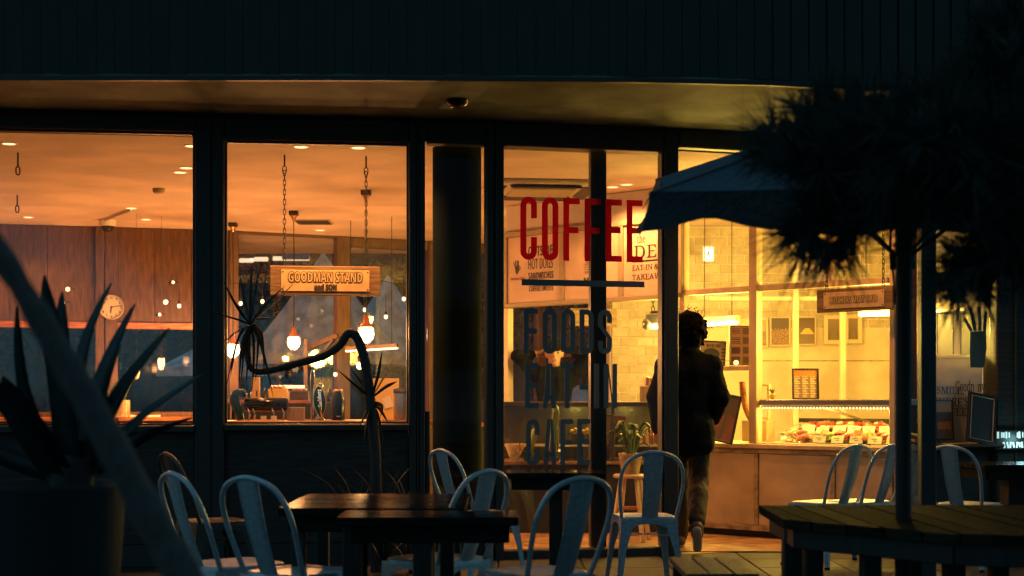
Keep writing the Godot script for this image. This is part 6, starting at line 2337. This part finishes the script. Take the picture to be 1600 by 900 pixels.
func parasol():
	var c := Vector3(1.525, 0, -6.0)
	var o := base("umbrella", c, "dark blue cafe umbrella over the big plank table, its valance scalloped", "umbrella")
	var tilt := Transform3D(Basis(Vector3.UP, deg_to_rad(-6)) * Basis(Vector3.RIGHT, deg_to_rad(9.5)), c + Vector3(0, 2.035, 0))
	var H := 0.965
	var peak := 0.34
	# four sagging panels
	for k in 4:
		var st := S()
		st.set_smooth_group(0)
		var b := tilt * Transform3D(Basis(Vector3.UP, k * PI / 2), Vector3.ZERO)
		var n := 8
		var P := func(u: float, v: float) -> Vector3:  # u from the peak to the hem, v across
			var z := u * H
			return b * Vector3(v * z, peak * (1 - u) - 0.055 * sin(u * PI) * (1 - v * v * 0.8) + 0.006 * sin(v * 9.0 + k) * u, z - 0.03 * (1 - v * v) * u * u)
		for i in n:
			for j in 10:
				var u0 := float(i) / n
				var u1 := float(i + 1) / n
				var v0 := -1.0 + j * 0.2
				var v1 := v0 + 0.2
				if i == 0: tri(st, P.call(u0, v0), P.call(u1, v1), P.call(u1, v0))
				else: quad(st, P.call(u0, v0), P.call(u0, v1), P.call(u1, v1), P.call(u1, v0))
		st.set_smooth_group(-1)
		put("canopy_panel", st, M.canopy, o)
		# valance: hangs from the hem, a little flared, its lower edge scalloped and waving
		st = S()
		st.set_smooth_group(0)
		var m := 40
		var V := func(v: float, w: float) -> Vector3:
			var top: Vector3 = Vector3(v * H, 0.003, H + 0.004 - 0.03 * (1 - v * v))
			var drop := 0.142 - 0.06 * exp(-pow((v + 0.78) / 0.13, 2.0)) - 0.03 * exp(-pow((v - 0.5) / 0.2, 2.0)) + 0.008 * sin(v * 14.0 + k)
			var flare := 0.045 + 0.02 * sin(v * 11.0 + k * 2.0)
			return b * (top + Vector3(v * 0.03 * w, -drop * w, flare * w * (0.4 + 0.6 * w)))
		for j in m:
			var v0 := -1.0 + 2.0 * j / m
			var v1 := -1.0 + 2.0 * (j + 1) / m
			for i in 4:
				quad(st, V.call(v0, i / 4.0), V.call(v1, i / 4.0), V.call(v1, (i + 1) / 4.0), V.call(v0, (i + 1) / 4.0))
		st.set_smooth_group(-1)
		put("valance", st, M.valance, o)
		st = S()
		tube(st, [b * Vector3(0, peak - 0.01, 0), b * Vector3(H * 0.5, peak * 0.5 - 0.02, H * 0.5), b * Vector3(H, -0.008, H)], 0.011, 6)
		put("rib", st, M.iron, o)
		st = S()
		tube(st, [c + Vector3(0, 1.72, 0), b * Vector3(H * 0.5, peak * 0.5 - 0.025, H * 0.5)], 0.008, 6)
		put("strut", st, M.iron, o)
	var st := S()
	tube(st, [c + Vector3(0, 0.05, 0), tilt * Vector3(0, peak + 0.02, 0)], 0.031, 14)
	put("pole", st, M.timber_dark, o)
	st = S()
	lathe(st, Transform3D(Basis(), c + Vector3(0, 1.69, 0)), [Vector2(0.032, 0), Vector2(0.05, 0.0), Vector2(0.05, 0.06), Vector2(0.032, 0.06)], 14)
	put("runner", st, M.iron, o)
	st = S()
	lathe(st, tilt * trf(Vector3(0, peak - 0.02, 0)), [Vector2(0.06, 0.0), Vector2(0.03, 0.03), Vector2(0.018, 0.07), Vector2(0.001, 0.08)], 14)
	put("finial", st, M.iron, o)
	st = S()
	lathe(st, Transform3D(Basis(), c), [Vector2(0.25, 0.003), Vector2(0.25, 0.045), Vector2(0.06, 0.07), Vector2(0.045, 0.22), Vector2(0.033, 0.22)], 20)
	put("foot", st, M.timber_dark, o)
	st = S()
	tube(st, spline([c + Vector3(-0.05, 1.86, 0.02), c + Vector3(-0.055, 1.75, 0.03), c + Vector3(-0.042, 1.66, 0.03), c + Vector3(-0.034, 1.55, 0.02)], 4), 0.005, 5)
	put("cord", st, M.iron, o)

func plants():
	# leaning trunk close to the eye
	var st := S()
	var pts := []
	var rad := []
	for q in [[-1150, -1450], [-800, -900], [-540, -480], [-330, -160], [-190, 80], [-75, 270], [0, 395], [75, 520], [150, 650], [225, 790], [300, 930], [400, 1180], [520, 1716]]:
		pts.append(sv(q[0], q[1], 2.6))
	pts = spline(pts, 5)
	for i in pts.size(): rad.append(maxf(0.015, 0.021 + 0.038 * (i / float(pts.size()) - 0.53)) + 0.0016 * sin(i * 1.7) + 0.001 * sin(i * 4.1))
	tube(st, pts, rad, 14)
	var crown := pts[0] as Vector3
	var tk := base("leaning_tree", pts[-1], "blurred leaning tree trunk slanting across the left edge", "tree")
	put("trunk", st, M.bark, tk)
	for k in 34:
		st = S()
		var a := TAU * k / 34.0 * 5.0
		var el := rng.randf_range(-0.5, 1.2)
		var out := Vector3(cos(a) * cos(el), sin(el), sin(a) * cos(el))
		blade(st, spline([crown, crown + out * 0.32, crown + out * 0.6 + Vector3(0, -0.12, 0)], 4), [0.018, 0.022, 0.024, 0.024, 0.022, 0.018, 0.013, 0.007, 0.001], Vector3(-sin(a), 0.1, cos(a)))
		put("leaf", st, M.agave_b, tk)
	# agave in a tall planter
	var d := 4.9
	var c := sv(130, 740, d)
	var ag := base("agave", Vector3(c.x, 0.88, c.z), "big spiky agave with broad dark leaves in the tall planter", "agave")
	var pl := base("tall_planter", Vector3(c.x, 0, c.z), "tall dark planter holding the agave", "planter")
	st = S()
	lathe(st, Transform3D(Basis(Vector3.UP, PI / 4), Vector3(c.x - 0.12, 0, c.z - 0.02)), [Vector2(0.19, 0.002), Vector2(0.245, 0.90), Vector2(0.25, 0.915), Vector2(0.235, 0.915), Vector2(0.225, 0.87), Vector2(0.001, 0.87)], 28)
	put("planter_box", st, M.planter, pl)
	st = S()
	tube(st, [Vector3(c.x - 0.04, 0.86, c.z), Vector3(c.x - 0.03, 0.95, c.z), Vector3(c.x - 0.02, 1.0, c.z)], [0.07, 0.065, 0.045], 12)
	put("stem", st, M.bark_dark, ag)
	# leaf: base column, row, distance; middle; tip; half width in pixels
	var leaves := [
		[[110, 720, 4.9], [92, 560, 4.8], [69, 430, 4.7], 26.0],
		[[105, 720, 5.0], [100, 580, 5.0], [97, 455, 5.0], 24.0],
		[[115, 700, 4.9], [132, 545, 5.1], [174, 442, 5.3], 15.0],
		[[130, 720, 4.9], [160, 590, 4.9], [211, 474, 5.0], 18.0],
		[[140, 700, 4.9], [162, 600, 5.0], [188, 538, 5.1], 20.0],
		[[130, 730, 4.9], [190, 612, 4.9], [265, 512, 5.0], 19.0],
		[[140, 740, 4.9], [225, 650, 4.9], [316, 584, 5.0], 13.0],
		[[150, 735, 4.9], [230, 678, 4.8], [302, 653, 4.7], 11.0],
		[[90, 730, 4.9], [40, 610, 4.8], [26, 478, 4.7], 15.0],
		[[85, 740, 4.8], [22, 640, 4.5], [-40, 560, 4.3], 24.0],
		[[95, 730, 4.8], [40, 640, 4.6], [4, 588, 4.5], 24.0],
		[[80, 740, 4.9], [-20, 700, 4.9], [-120, 640, 4.9], 18.0],
		[[120, 700, 5.1], [90, 600, 5.3], [62, 500, 5.4], 16.0]]
	var i := 0
	for q in leaves:
		st = S()
		var p := spline([sv(q[0][0], q[0][1], q[0][2]), sv(q[1][0], q[1][1], q[1][2]), sv(q[2][0], q[2][1], q[2][2])], 8)
		var w := []
		for k in p.size():
			var f := k / float(p.size() - 1)
			w.append(maxf(q[3] * 4.9 / FOC * (0.75 + 0.5 * sin(f * PI * 0.75)) * pow(1.0 - f, 0.62), 0.0012))
		blade(st, p, w, Vector3(0.9, 0.15, 0.3) if i < 10 else Vector3(1, 0, 0), 0.28, 0.006)
		put("leaf", st, M.agave if i % 3 == 0 and i < 10 else M.agave_b, ag)
		i += 1
	# dragon tree: bent bare stem with two tufts, before the second window
	d = 10.35
	var foot := sv(588, 625, d) * Vector3(1, 0, 1)
	var dt := base("dragon_tree", foot, "bent dragon tree with a bare looping stem and two leaf tufts", "tree")
	st = S()
	pts = [foot + Vector3(0, 0.02, 0)]
	for q in [[588, 820], [587, 720], [580, 640], [574, 590], [568, 555], [556, 525], [543, 522], [530, 540], [505, 556], [470, 566], [430, 577], [402, 580], [390, 570], [387, 545], [389, 515]]: pts.append(sv(q[0], q[1], d))
	pts = spline(pts, 12)
	rad = []
	for k in pts.size(): rad.append(lerpf(0.040, 0.019, k / float(pts.size())) * (1.0 + 0.045 * sin(k * 0.71) + (0.06 if k % 3 == 0 else -0.02) + rng.randf_range(-0.03, 0.03)))
	tube(st, pts, rad, 12)
	put("stem", st, M.bark_ring, dt)
	var tuft := func(px: float, py: float, list: Array, mm: Material):
		for q in list:
			var s2 := S()
			var a := sv(px, py, d)
			var dz: float = q[4] if q.size() > 4 else 0.0
			var b := sv(q[0], q[1], d) + Vector3(0, 0, dz * 0.5)
			var e := sv(q[2], q[3], d) + Vector3(0, 0, dz)
			var p := spline([a, b, e], 6)
			var w := []
			for k in p.size():
				var f := k / float(p.size() - 1)
				w.append(maxf(0.0125 * sin(PI * (0.12 + 0.86 * f)), 0.001))
			blade(s2, p, w, Vector3(0.8, 0.3, 0.5), 0.3, 0.001)
			put("leaf", s2, mm, dt)
	tuft.call(391, 507, [[393, 460, 396, 412, 0.05], [396, 462, 404, 408, -0.1], [415, 480, 449, 448, 0.1], [425, 476, 462, 434, -0.1], [372, 478, 353, 440, 0.1], [380, 470, 368, 430, -0.15], [370, 520, 348, 541, 0.1], [376, 500, 340, 490, 0.3], [405, 500, 432, 500, 0.25]], M.leaf_dark)
	tuft.call(391, 509, [[372, 530, 362, 590, 0.05], [378, 535, 373, 605, 0.0], [384, 540, 380, 600, 0.1], [390, 545, 389, 608, 0.12], [397, 540, 396, 612, 0.05], [404, 525, 402, 596, 0.08], [408, 522, 413, 590, 0.0], [402, 515, 420, 585, 0.05], [408, 540, 428, 622, 0.02], [375, 525, 356, 610, 0.1], [382, 540, 386, 575, 0.15]], M.leaf_dry)
	tuft.call(581, 622, [[562, 606, 529, 577, 0.1], [592, 585, 598, 549, 0.05], [598, 592, 614, 560, -0.1], [604, 605, 622, 596, 0.1], [566, 600, 545, 575, -0.1]], M.leaf_dark)
	tuft.call(581, 628, [[572, 645, 562, 668, 0.05], [576, 650, 570, 690, 0.1], [597, 634, 596, 652, 0.1], [594, 640, 607, 660, 0.05], [590, 650, 600, 690, 0.0], [586, 650, 588, 690, 0.12]], M.leaf_dry)
	# low spiky plants at the tree's foot
	var lows := [[600, 745, 10.2, "spiky low plant at the foot of the dragon tree"], [560, 765, 10.3, "smaller spiky plant left of the dragon tree's foot"], [642, 760, 10.25, "smaller spiky plant right of the dragon tree's foot"]]
	for q in lows:
		var p := sv(q[0], 625, q[2]) * Vector3(1, 0, 1)
		var o := base("spiky_plant", p, q[3], "plant", "spiky plants under the second window")
		for k in 26:
			var s2 := S()
			var a := rng.randf() * TAU
			var r := rng.randf_range(0.12, 0.42)
			var h := rng.randf_range(0.25, 0.75)
			var e := p + Vector3(cos(a) * r, h, sin(a) * r * 0.7)
			var m2 := p + Vector3(cos(a) * r * 0.35, h * 0.75, sin(a) * r * 0.3)
			var pp := spline([p + Vector3(0, 0.02, 0), m2, e], 4)
			var w := []
			for z in pp.size(): w.append(maxf(0.011 * (1.0 - z / float(pp.size() - 1)), 0.001))
			blade(s2, pp, w, Vector3(-sin(a), 0, cos(a)), 0.3, 0.001)
			put("leaf", s2, M.leaf_dark, o)

func pine():
	# boughs of a pine that stands just outside the view to the right
	var tk := base("pine_tree", Vector3(3.35, 0, -4.3), "dark pine whose needled boughs hang over the umbrella at the right", "tree")
	var st := S()
	tube(st, spline([Vector3(3.35, 0, -4.3), Vector3(3.3, 1.2, -4.3), Vector3(3.38, 2.4, -4.25), Vector3(3.3, 3.6, -4.3)], 5), 0.12, 12)
	put("trunk", st, M.bark_dark, tk)
	var boughs := [
		[[1790, 330, 4.2], [1600, 250, 4.1], [1440, 212, 4.05], [1330, 218, 4.0], [1232, 226, 3.95]],
		[[1790, 300, 4.3], [1600, 225, 4.3], [1480, 196, 4.25], [1390, 190, 4.2], [1310, 200, 4.2]],
		[[1790, 350, 4.1], [1620, 290, 4.0], [1480, 255, 3.9], [1370, 258, 3.85], [1262, 262, 3.8]],
		[[1790, 370, 4.2], [1600, 320, 4.1], [1450, 305, 4.05], [1345, 325, 4.0], [1275, 362, 3.95]],
		[[1790, 400, 4.3], [1700, 390, 4.2], [1620, 395, 4.15], [1560, 410, 4.1], [1512, 440, 4.05]],
		[[1790, 270, 4.2], [1660, 190, 4.2], [1600, 170, 4.15], [1540, 165, 4.1], [1480, 172, 4.1]],
		[[1790, 340, 4.0], [1640, 265, 3.9], [1540, 232, 3.8], [1420, 235, 3.75], [1330, 245, 3.9]],
		[[1790, 200, 4.3], [1700, 100, 4.3], [1640, 70, 4.25], [1580, 80, 4.2], [1540, 110, 4.2]],
		[[1790, 380, 4.1], [1650, 330, 4.0], [1560, 315, 3.95], [1480, 300, 3.9], [1410, 300, 3.9]]]
	var needle := S()
	for k in 20:
		var a := rng.randf() * TAU
		var sp := rng.randf_range(0.25, 1.05)
		var l := rng.randf_range(0.085, 0.15)
		var dirn := Vector3(cos(a) * sin(sp), cos(sp), sin(a) * sin(sp))
		var b0 := Vector3(0, rng.randf_range(-0.03, 0.03), 0)
		var side := dirn.cross(Vector3(0.3, 0.5, 0.8)).normalized() * 0.0027
		var e := b0 + dirn * l + Vector3(0, 0.006, 0)
		tri(needle, b0 - side, b0 + side, e)
		var s2 := dirn.cross(side).normalized() * 0.0027
		tri(needle, b0 - s2, b0 + s2, e)
	needle.generate_normals()
	var nm := needle.commit()
	var xf := []
	for q in boughs:
		var ctrl := []
		var first := sv(q[0][0], q[0][1], q[0][2])
		ctrl.append(Vector3(3.33, first.y + 0.12, -4.28))
		for v in q: ctrl.append(sv(v[0], v[1], v[2]))
		var p := spline(ctrl, 8)
		var rad := []
		for k in p.size(): rad.append(lerpf(0.045, 0.004, k / float(p.size() - 1)))
		st = S()
		tube(st, p, rad, 7)
		for k in range(11, p.size()):
			var dirn: Vector3 = (p[k] - p[k - 1]).normalized()
			# side twigs, each ending in a broom of needles
			var cnt := 4 if k < p.size() - 5 else 2
			for n in cnt:
				var off := Vector3(rng.randfn(), rng.randfn() * 0.6 + 0.2, rng.randfn()).normalized() * rng.randf_range(0.03, 0.12)
				if k >= p.size() - 5: off *= 0.5
				var at: Vector3 = p[k] + off + dirn * 0.03
				tube(st, [p[k], p[k] + off * 0.6, at], [0.004, 0.003, 0.002], 4)
				xf.append([at, (dirn * 0.7 + off.normalized() * 0.8).normalized(), 1.0])
		put("bough", st, M.bark_dark, tk)
	# loose outer brooms
	var tips := [[1226, 222], [1250, 205], [1285, 196], [1310, 190], [1345, 182], [1222, 244], [1262, 376], [1278, 384], [1302, 388], [1330, 366], [1252, 358], [1270, 345], [1318, 380], [1500, 448], [1482, 440], [1525, 430], [1240, 258]]
	for q in tips:
		for n in 2:
			var at := sv(q[0] + rng.randf_range(-10, 10), q[1] + rng.randf_range(-8, 8), rng.randf_range(3.9, 4.1))
			var up := Vector3(-0.5 + rng.randfn() * 0.5, (0.6 if q[1] < 260 else -0.6) + rng.randfn() * 0.35, rng.randfn() * 0.4).normalized()
			xf.append([at, up, 1.15])
	# the dense heart of the crown
	for n in 230:
		var at := sv(rng.randf_range(1340, 1660), rng.randf_range(205, 310), rng.randf_range(3.8, 4.5))
		xf.append([at, Vector3(rng.randfn(), rng.randfn(), rng.randfn()).normalized(), 1.0])
	for n in 110:
		var at := sv(rng.randf_range(1560, 1720), rng.randf_range(80, 200), rng.randf_range(4.0, 4.6))
		xf.append([at, Vector3(rng.randfn(), rng.randfn(), rng.randfn()).normalized(), 1.0])
	var mm := MultiMesh.new()
	mm.transform_format = MultiMesh.TRANSFORM_3D
	mm.mesh = nm
	mm.instance_count = xf.size()
	for k in xf.size():
		var y: Vector3 = xf[k][1]
		var x := y.cross(Vector3(0.21, 0.34, 0.91)).normalized()
		var s: float = rng.randf_range(0.8, 1.2) * xf[k][2]
		mm.set_instance_transform(k, Transform3D(Basis(x, y, x.cross(y)) * Basis(Vector3.UP, rng.randf() * TAU) * s, xf[k][0] - tk.position))
	var mi := MultiMeshInstance3D.new()
	mi.multimesh = mm
	mi.material_override = M.needle
	mi.name = "needles"
	mi.set_meta("kind", "stuff")
	tk.add_child(mi)

func v3(a: Array) -> Vector3:
	return Vector3(a[0], a[1], a[2])

# five fingers and a palm, added to a list of bones: wrist, direction of the fingers, direction of the thumb's side
func hand_bones(w: Vector3, d: Vector3, th: Vector3, curl: Vector3) -> Array:
	var out := []
	d = d.normalized()
	th = (th - d * th.dot(d)).normalized()
	var palm := w + d * 0.085
	for f in 4:
		var off := th * (0.03 - f * 0.02)
		out.append([w + off * 0.5, palm + off, 0.015, 0.0125])
		var l: float = [0.068, 0.076, 0.07, 0.054][f]
		var k1 := palm + off + (d + curl * 0.25).normalized() * l * 0.5
		var k2 := k1 + (d + curl * 0.8).normalized() * l * 0.5
		out.append([palm + off, k1, 0.0098, 0.0088])
		out.append([k1, k2, 0.0088, 0.0072])
	var t0 := w + d * 0.025 + th * 0.025
	var t1 := t0 + (th * 0.75 + d * 0.6).normalized() * 0.045
	out.append([t0, t1, 0.014, 0.011])
	out.append([t1, t1 + (d * 0.9 + th * 0.25 + curl * 0.3).normalized() * 0.035, 0.0105, 0.008])
	return out

func figure(at: Vector3, yaw: float, label: String, J: Dictionary, mats: Dictionary, curly: bool):
	var o := base("person", at, label, "person")
	o.rotation.y = yaw
	var arm := func(s: String, r: float) -> Array:
		return [[J["sh" + s], J["el" + s], 0.056 + r, 0.043 + r], [J["el" + s], J["wr" + s], 0.042 + r, 0.029 + r]]
	var legb := func(s: String, r: float) -> Array:
		return [[J["hip" + s], J["kn" + s], 0.082 + r, 0.056 + r], [J["kn" + s], J["kn" + s].lerp(J["an" + s], 0.35), 0.053 + r, 0.056 + r], [J["kn" + s].lerp(J["an" + s], 0.35), J["an" + s], 0.056 + r, 0.036 + r]]
	var pel: Vector3 = (J.hipl + J.hipr) / 2
	var chest: Vector3 = (J.shl + J.shr) / 2
	var waist: Vector3 = pel.lerp(chest, 0.42)
	var across: Vector3 = (J.shr - J.shl).normalized()
	var head: Vector3 = J.head
	var fwd: Vector3 = J.face
	# the body: one continuous skin
	var bones := []
	var torso := func(r: float) -> Array:
		return [[pel - across * 0.07, pel + across * 0.07, 0.10 + r, 0.10 + r], [pel, waist, 0.12 + r, 0.112 + r], [waist - across * 0.04, chest - across * 0.07 - Vector3(0, 0.06, 0), 0.105 + r, 0.108 + r], [waist + across * 0.04, chest + across * 0.07 - Vector3(0, 0.06, 0), 0.105 + r, 0.108 + r], [J.shl, J.shr, 0.058 + r, 0.058 + r]]
	bones.append_array(torso.call(0.0))
	for s in ["l", "r"]:
		bones.append_array(arm.call(s, 0.0))
		bones.append_array(legb.call(s, 0.0))
		bones.append([J["an" + s], J["toe" + s], 0.036, 0.028])
	var nb: Vector3 = head - Vector3(0, 0.10, 0) - fwd * 0.015
	bones.append([chest + Vector3(0, 0.01, 0), nb, 0.055, 0.052])
	var st := S()
	blob(st, bones, 0.014, 0.03)
	# head and face on a finer grid
	var side := fwd.cross(Vector3.UP).normalized()
	var hb := [[head + Vector3(0, 0.025, 0) - fwd * 0.022, head + Vector3(0, 0.02, 0) + fwd * 0.012, 0.082, 0.078], [head + fwd * 0.03 - Vector3(0, 0.02, 0), head + fwd * 0.045 - Vector3(0, 0.085, 0), 0.058, 0.032], [nb - Vector3(0, 0.03, 0), head - fwd * 0.01 - Vector3(0, 0.04, 0), 0.05, 0.06]]
	hb.append([head + fwd * 0.088 + Vector3(0, 0.012, 0), head + fwd * 0.106 - Vector3(0, 0.022, 0), 0.009, 0.014])
	hb.append([head + fwd * 0.083 - Vector3(0, 0.052, 0) - side * 0.018, head + fwd * 0.083 - Vector3(0, 0.052, 0) + side * 0.018, 0.009, 0.009])
	for s in [-1.0, 1.0]:
		hb.append([head + side * s * 0.078 + Vector3(0, 0.012, 0) - fwd * 0.01, head + side * s * 0.077 - Vector3(0, 0.028, 0), 0.014, 0.011])
		hb.append([head + fwd * 0.078 + side * s * 0.018 + Vector3(0, 0.03, 0), head + fwd * 0.068 + side * s * 0.05 + Vector3(0, 0.028, 0), 0.011, 0.01])
	blob(st, hb, 0.007, 0.018)
	for s in ["l", "r"]:
		blob(st, hand_bones(J["wr" + s], J["hd" + s], J["th" + s], J["cu" + s]), 0.005, 0.006)
	put("body", st, M.skin, o, true)
	for s in [-1.0, 1.0]:
		st = S()
		ball(st, trf(head + fwd * 0.083 + side * s * 0.032 + Vector3(0, 0.012, 0)), Vector3(0.011, 0.008, 0.008), 10)
		put("eye", st, M.hair, o, true)
	# clothes follow the body
	st = S()
	var jk: Array = torso.call(mats.loose)
	var hem: Vector3 = pel - Vector3(0, mats.hem, 0)
	jk.append([pel - across * 0.06, hem - across * 0.065, 0.105 + mats.loose, 0.112 + mats.loose])
	jk.append([pel + across * 0.06, hem + across * 0.065, 0.105 + mats.loose, 0.112 + mats.loose])
	for s in ["l", "r"]:
		if mats.sleeve > 0.95:
			jk.append_array(arm.call(s, mats.loose * 0.8).slice(0, 1))
			jk.append([J["el" + s], J["el" + s].lerp(J["wr" + s], mats.fore), 0.042 + mats.loose * 0.8, lerpf(0.042, 0.03, mats.fore) + mats.loose * 0.8])
		else: jk.append([J["sh" + s], J["sh" + s].lerp(J["el" + s], mats.sleeve), 0.058 + mats.loose, 0.056 + mats.loose])
	jk.append([chest + Vector3(0, 0.02, 0), chest + Vector3(0, mats.collar, 0) + fwd * 0.01, 0.085 if curly else 0.07, 0.08 if curly else 0.064])
	for s in [-1.0, 1.0]: jk.append([chest + across * s * 0.13, chest + Vector3(0, mats.collar * 0.8, 0), 0.062, 0.062])
	blob(st, jk, 0.014, 0.035, 0.009, 5, Vector3(16, 11, 16))
	put("jacket" if curly else "shirt", st, mats.cloth, o, true)
	st = S()
	var tb := [[pel - across * 0.07, pel + across * 0.07, 0.108, 0.108]]
	for s in ["l", "r"]:
		tb.append_array(legb.call(s, 0.016))
		tb.append([J["kn" + s].lerp(J["an" + s], 0.5), J["an" + s] + Vector3(0, 0.01, 0), 0.064, 0.06])
	blob(st, tb, 0.014, 0.03, 0.008, 9, Vector3(15, 20, 15))
	put("trousers", st, mats.trousers, o, true)
	for s in ["l", "r"]:
		st = S()
		var an: Vector3 = J["an" + s]
		var toe: Vector3 = J["toe" + s]
		var heel: Vector3 = J["heel" + s]
		blob(st, [[heel, toe, 0.038, 0.036], [an, heel.lerp(toe, 0.35), 0.048, 0.045], [heel, an, 0.038, 0.045]], 0.009, 0.02)
		var shoe := put("shoe", st, M.shoe, o, true)
		st = S()
		var dn: Vector3 = J["sole" + s]
		blob(st, [[heel + dn * 0.026, toe + dn * 0.022, 0.034, 0.036]], 0.009, 0.01)
		put("sole", st, M.sole, shoe, true)
	st = S()
	var hr := [[head + Vector3(0, 0.045, 0) - fwd * 0.03, head + Vector3(0, 0.05, 0) + fwd * 0.015, (0.126 if curly else 0.094), (0.116 if curly else 0.086)], [head - fwd * 0.045 + Vector3(0, 0.01, 0), head - fwd * 0.04 - Vector3(0, 0.06, 0), 0.075, 0.05]]
	if curly:
		hr.append([head - fwd * 0.045 - Vector3(0, 0.02, 0), head - fwd * 0.04 - Vector3(0, 0.13, 0), 0.105, 0.078])
		for i in 90:
			var v := Vector3(rng.randfn(), rng.randfn() * 0.8 + 0.35, rng.randfn()).normalized()
			if v.dot(fwd) > 0.55 and v.y < 0.3: continue
			if v.y < -0.75: continue
			var a := head + Vector3(0, 0.025, 0) - fwd * 0.02 + v * 0.122
			hr.append([a, a + v * 0.014 + Vector3(rng.randfn(), rng.randfn(), rng.randfn()) * 0.01, 0.02, 0.012])
	blob(st, hr, 0.009, 0.016, 0.006 if curly else 0.003, 3, Vector3(60, 60, 60))
	var hair := put("hair", st, M.hair, o, true)
	if curly:
		st = S()
		for i in 70:
			var v := Vector3(rng.randfn(), rng.randfn() * 0.8 + 0.4, rng.randfn()).normalized()
			if v.y < -0.35 or (v.dot(fwd) > 0.5 and v.y < 0.3): continue
			var a := head + Vector3(0, 0.035, 0) - fwd * 0.012 + v * 0.148
			var b := v.cross(Vector3(0.2, 0.7, 0.5)).normalized()
			var ring := []
			for k in 7: ring.append(a + v * (0.006 * k) + (b * cos(k * 1.1) + v.cross(b) * sin(k * 1.1)) * 0.008)
			tube(st, ring, 0.0018, 4)
		put("curl", st, M.hair, hair, true)

func people():
	# the man walking in through the doorway, seen from behind
	var p := sv(1076, 625, 11.72) * Vector3(1, 0, 1)
	p.y = 0.036
	figure(p, deg_to_rad(-8), "man in a dark jacket and brown trousers walking in through the doorway, seen from behind", {
		"head": Vector3(0.005, 1.655, -0.05), "face": Vector3(0.05, 0, -1).normalized(),
		"shl": Vector3(-0.17, 1.405, 0.0), "shr": Vector3(0.17, 1.405, 0.01), "ell": Vector3(-0.25, 1.165, 0.05), "elr": Vector3(0.25, 1.16, 0.06),
		"wrl": Vector3(-0.235, 0.925, -0.02), "wrr": Vector3(0.19, 1.0, -0.16), "hdl": Vector3(0.05, -1, -0.1), "hdr": Vector3(-0.3, 0.15, -1),
		"thl": Vector3(0.2, 0, -1), "thr": Vector3(-0.2, 1, 0.1), "cul": Vector3(0.5, 0, -0.2), "cur": Vector3(-0.8, -0.3, 0.2),
		"hipl": Vector3(-0.085, 0.93, 0.0), "hipr": Vector3(0.085, 0.93, 0.0), "knl": Vector3(-0.075, 0.52, -0.17), "knr": Vector3(0.075, 0.53, 0.0),
		"anl": Vector3(-0.075, 0.10, -0.24), "anr": Vector3(0.07, 0.235, 0.27), "toel": Vector3(-0.08, 0.042, -0.40), "toer": Vector3(0.07, 0.05, 0.17), "heell": Vector3(-0.075, 0.045, -0.20), "heelr": Vector3(0.07, 0.20, 0.33),
		"solel": Vector3(0, -1, 0), "soler": Vector3(0, -0.62, 0.78)},
		{"loose": 0.024, "hem": 0.10, "sleeve": 1.0, "collar": 0.12, "fore": 1.0, "cloth": M.jacket, "trousers": M.trousers}, true)
	# someone of the staff behind the left counter, hands raised to the face
	var q := sv(866, 625, 14.75) * Vector3(1, 0, 1)
	q.y = 0.026
	figure(q, 0.0, "person in a black shirt behind the left counter, both hands raised behind the head", {
		"head": Vector3(0.0, 1.60, 0.03), "face": Vector3(0.0, -0.1, 1).normalized(),
		"shl": Vector3(-0.18, 1.40, 0.0), "shr": Vector3(0.18, 1.40, 0.0), "ell": Vector3(-0.36, 1.575, 0.08), "elr": Vector3(0.31, 1.595, 0.08),
		"wrl": Vector3(-0.13, 1.60, -0.05), "wrr": Vector3(0.13, 1.60, -0.05), "hdl": Vector3(1, 0.0, -0.45), "hdr": Vector3(-1, 0.0, -0.45),
		"thl": Vector3(0, 1, 0), "thr": Vector3(0, 1, 0), "cul": Vector3(0.3, 0, 0.6), "cur": Vector3(-0.3, 0, 0.6),
		"hipl": Vector3(-0.085, 0.92, 0.0), "hipr": Vector3(0.085, 0.92, 0.0), "knl": Vector3(-0.09, 0.5, 0.02), "knr": Vector3(0.09, 0.5, 0.02),
		"anl": Vector3(-0.1, 0.10, -0.02), "anr": Vector3(0.1, 0.10, -0.02), "toel": Vector3(-0.12, 0.04, 0.14), "toer": Vector3(0.12, 0.04, 0.14), "heell": Vector3(-0.1, 0.045, -0.05), "heelr": Vector3(0.1, 0.045, -0.05),
		"solel": Vector3(0, -1, 0), "soler": Vector3(0, -1, 0)},
		{"loose": 0.012, "hem": 0.06, "sleeve": 1.0, "collar": 0.03, "fore": 0.62, "cloth": M.shirt, "trousers": M.shirt}, false)
